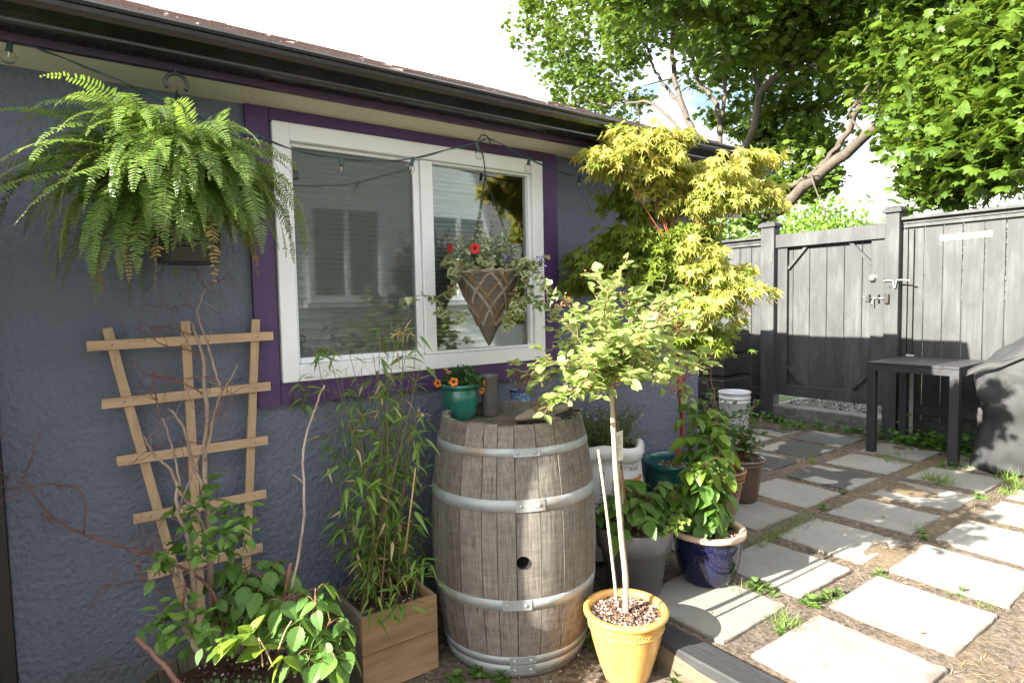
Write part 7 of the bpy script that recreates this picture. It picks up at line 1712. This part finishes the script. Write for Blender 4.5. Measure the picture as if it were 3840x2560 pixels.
# single rosette weeds, each a thing
M_DOCK = leaf('dock_leaf', (.06, .13, .025), (.14, .23, .05), .35, .42)
def rosette(vx, vy, label, num, size, z=-.012, tmpl=T_OV, up=.45, low=False):
    p = onz(vx, vy, GZ if low else 0); p[2] = GZ if low else z; q = MB()
    for k in range(num):
        a = k * 2.4; d = np.array([math.cos(a), math.sin(a), up + rng.normal() * .25]); q.inst(*tmpl, frames(d[None], scale=.72 * size * rng.uniform(.6, 1.2), roll=.2), (p + rng.normal(size=3) * [.012, .012, .002])[None])
        if k % 2 == 0: q.inst(*tmpl, frames(np.array([[math.cos(a + 1), math.sin(a + 1), 1.2]]), scale=size * .6, roll=.2), (p + [0, 0, .02])[None])
    o = q.build('weed', M_DOCK, None, tuple(p)); tag(o, label, 'weed', 'weeds in the slab joints')
for a in ((1735, 1345, 'leafy green weed at the foot of the cobalt blue pot', 44, .06), (1765, 1358, 'low spreading weed to the right of the blue pot weed', 34, .05), (1862, 1385, 'broad leaved rosette weed between the second and third sunlit slabs', 24, .065), (1900, 1370, 'small leafy weed by the left corner of the large sunlit slab', 24, .05), (1925, 1362, 'tiny weed just right of the broad rosette weed', 18, .04), (2018, 1318, 'flat pale weed in the crossing of the joints', 14, .045), (2245, 1140, 'green weed in the joint near the grill cover', 26, .05), (1795, 1450, 'wilted weed in the soil beside the timber edging', 16, .035), (2210, 1360, 'thin weed sprig beside the long sunlit slab', 14, .04), (2120, 1230, 'small weed tuft at the slab corner under the tree shade', 16, .04), (1935, 1128, 'dark green weed on the joint behind the pots', 18, .04), (1890, 1165, 'low green weed in the joint before the dark pots', 20, .045)):
    rosette(*a)
for a in ((1540, 1530, 'bright green weed at the foot of the yellow pot', 46, .05), (1560, 1565, 'leafy weed in front of the timber edging', 40, .055), (1500, 1490, 'dark leaved weed in the shade between yellow pot and sleeper', 30, .045), (1100, 1550, 'spreading weed patch at the foot of the barrel', 60, .045), (1150, 1560, 'weed sprig in front of the barrel hoop', 40, .045), (1050, 1565, 'grassy weed between wooden box and barrel', 30, .05), (1350, 1480, 'small round leaved weed between barrel and yellow pot', 22, .04), (1690, 1568, 'single upright weed leaf by the sleeper', 6, .07)):
    rosette(*a, z=GZ, low=True)
# dry litter in the joints
b = MB()
for _ in range(5200):
    x = rng.uniform(1.95, 5.9); y = rng.uniform(.3, 3.2)
    k = math.sin(x * 3.1 + 1) * math.sin(y * 4.3) + math.sin(x * 7 + y * 5) * .5
    if k < .15: continue
    d = unit(np.array([rng.normal(), rng.normal(), 0])) * rng.uniform(.008, .028); p = np.array([x, y, -.008 + rng.random() * .004]); s = np.array([-d[1], d[0], 0]) / np.linalg.norm(d) * .0011
    b.add([p - d - s, p - d + s, p + d + s + [0, 0, .003], p + d - s + [0, 0, .003]], [(0, 1, 2, 3)], rng.random())
for _ in range(70):               # curled dead leaves
    p = np.array([rng.uniform(1.95, 5.6), rng.uniform(.2, 2.3), .004]); b.inst(*T_OV, frames(np.array([[rng.normal(), rng.normal(), .1]]), scale=rng.uniform(.012, .032), roll=.3), p[None], np.array([0.1]))
o = b.build('dry_grass_litter', M_STRAW, None, (3.5, 1.5, 0)); tag(o, 'dry straw and needle litter in the joints of the patio', 'plant litter', None, 'stuff')
b = MB()
for _ in range(1800):
    on = rng.random() < .5
    x, y = (rng.uniform(1.95, 4.6), rng.uniform(-.2, 1.6)) if on else (rng.uniform(.5, 1.74), rng.uniform(1.0, 2.35)); s = rng.uniform(.002, .007); z = (-.016 if on else GZ)
    m = frames(rng.normal(size=(1, 3)), scale=s)[0] * np.array([rng.uniform(.5, 1), rng.uniform(.6, 1.3), .6]); v = np.array([[1, 0, 0], [-1, 0, 0], [0, 1, 0], [0, -1, 0], [0, 0, 1], [0, 0, -1]], float) @ m.T
    b.add(v + [x, y, z + s * .3], [(0, 2, 4), (2, 1, 4), (1, 3, 4), (3, 0, 4), (2, 0, 5), (1, 2, 5), (3, 1, 5), (0, 3, 5)], rng.random())
n = NT('pebbles'); n.set(n.ramp(n.attr(), [(0, (.10, .085, .07)), (.6, (.22, .19, .16)), (.92, (.34, .31, .27)), (1, (.6, .58, .54))]), .85); o = b.build('pebbles', n.m, None, (2.5, 1, 0)); tag(o, 'small pebbles and grit scattered on the bare soil', 'pebbles', None, 'stuff')
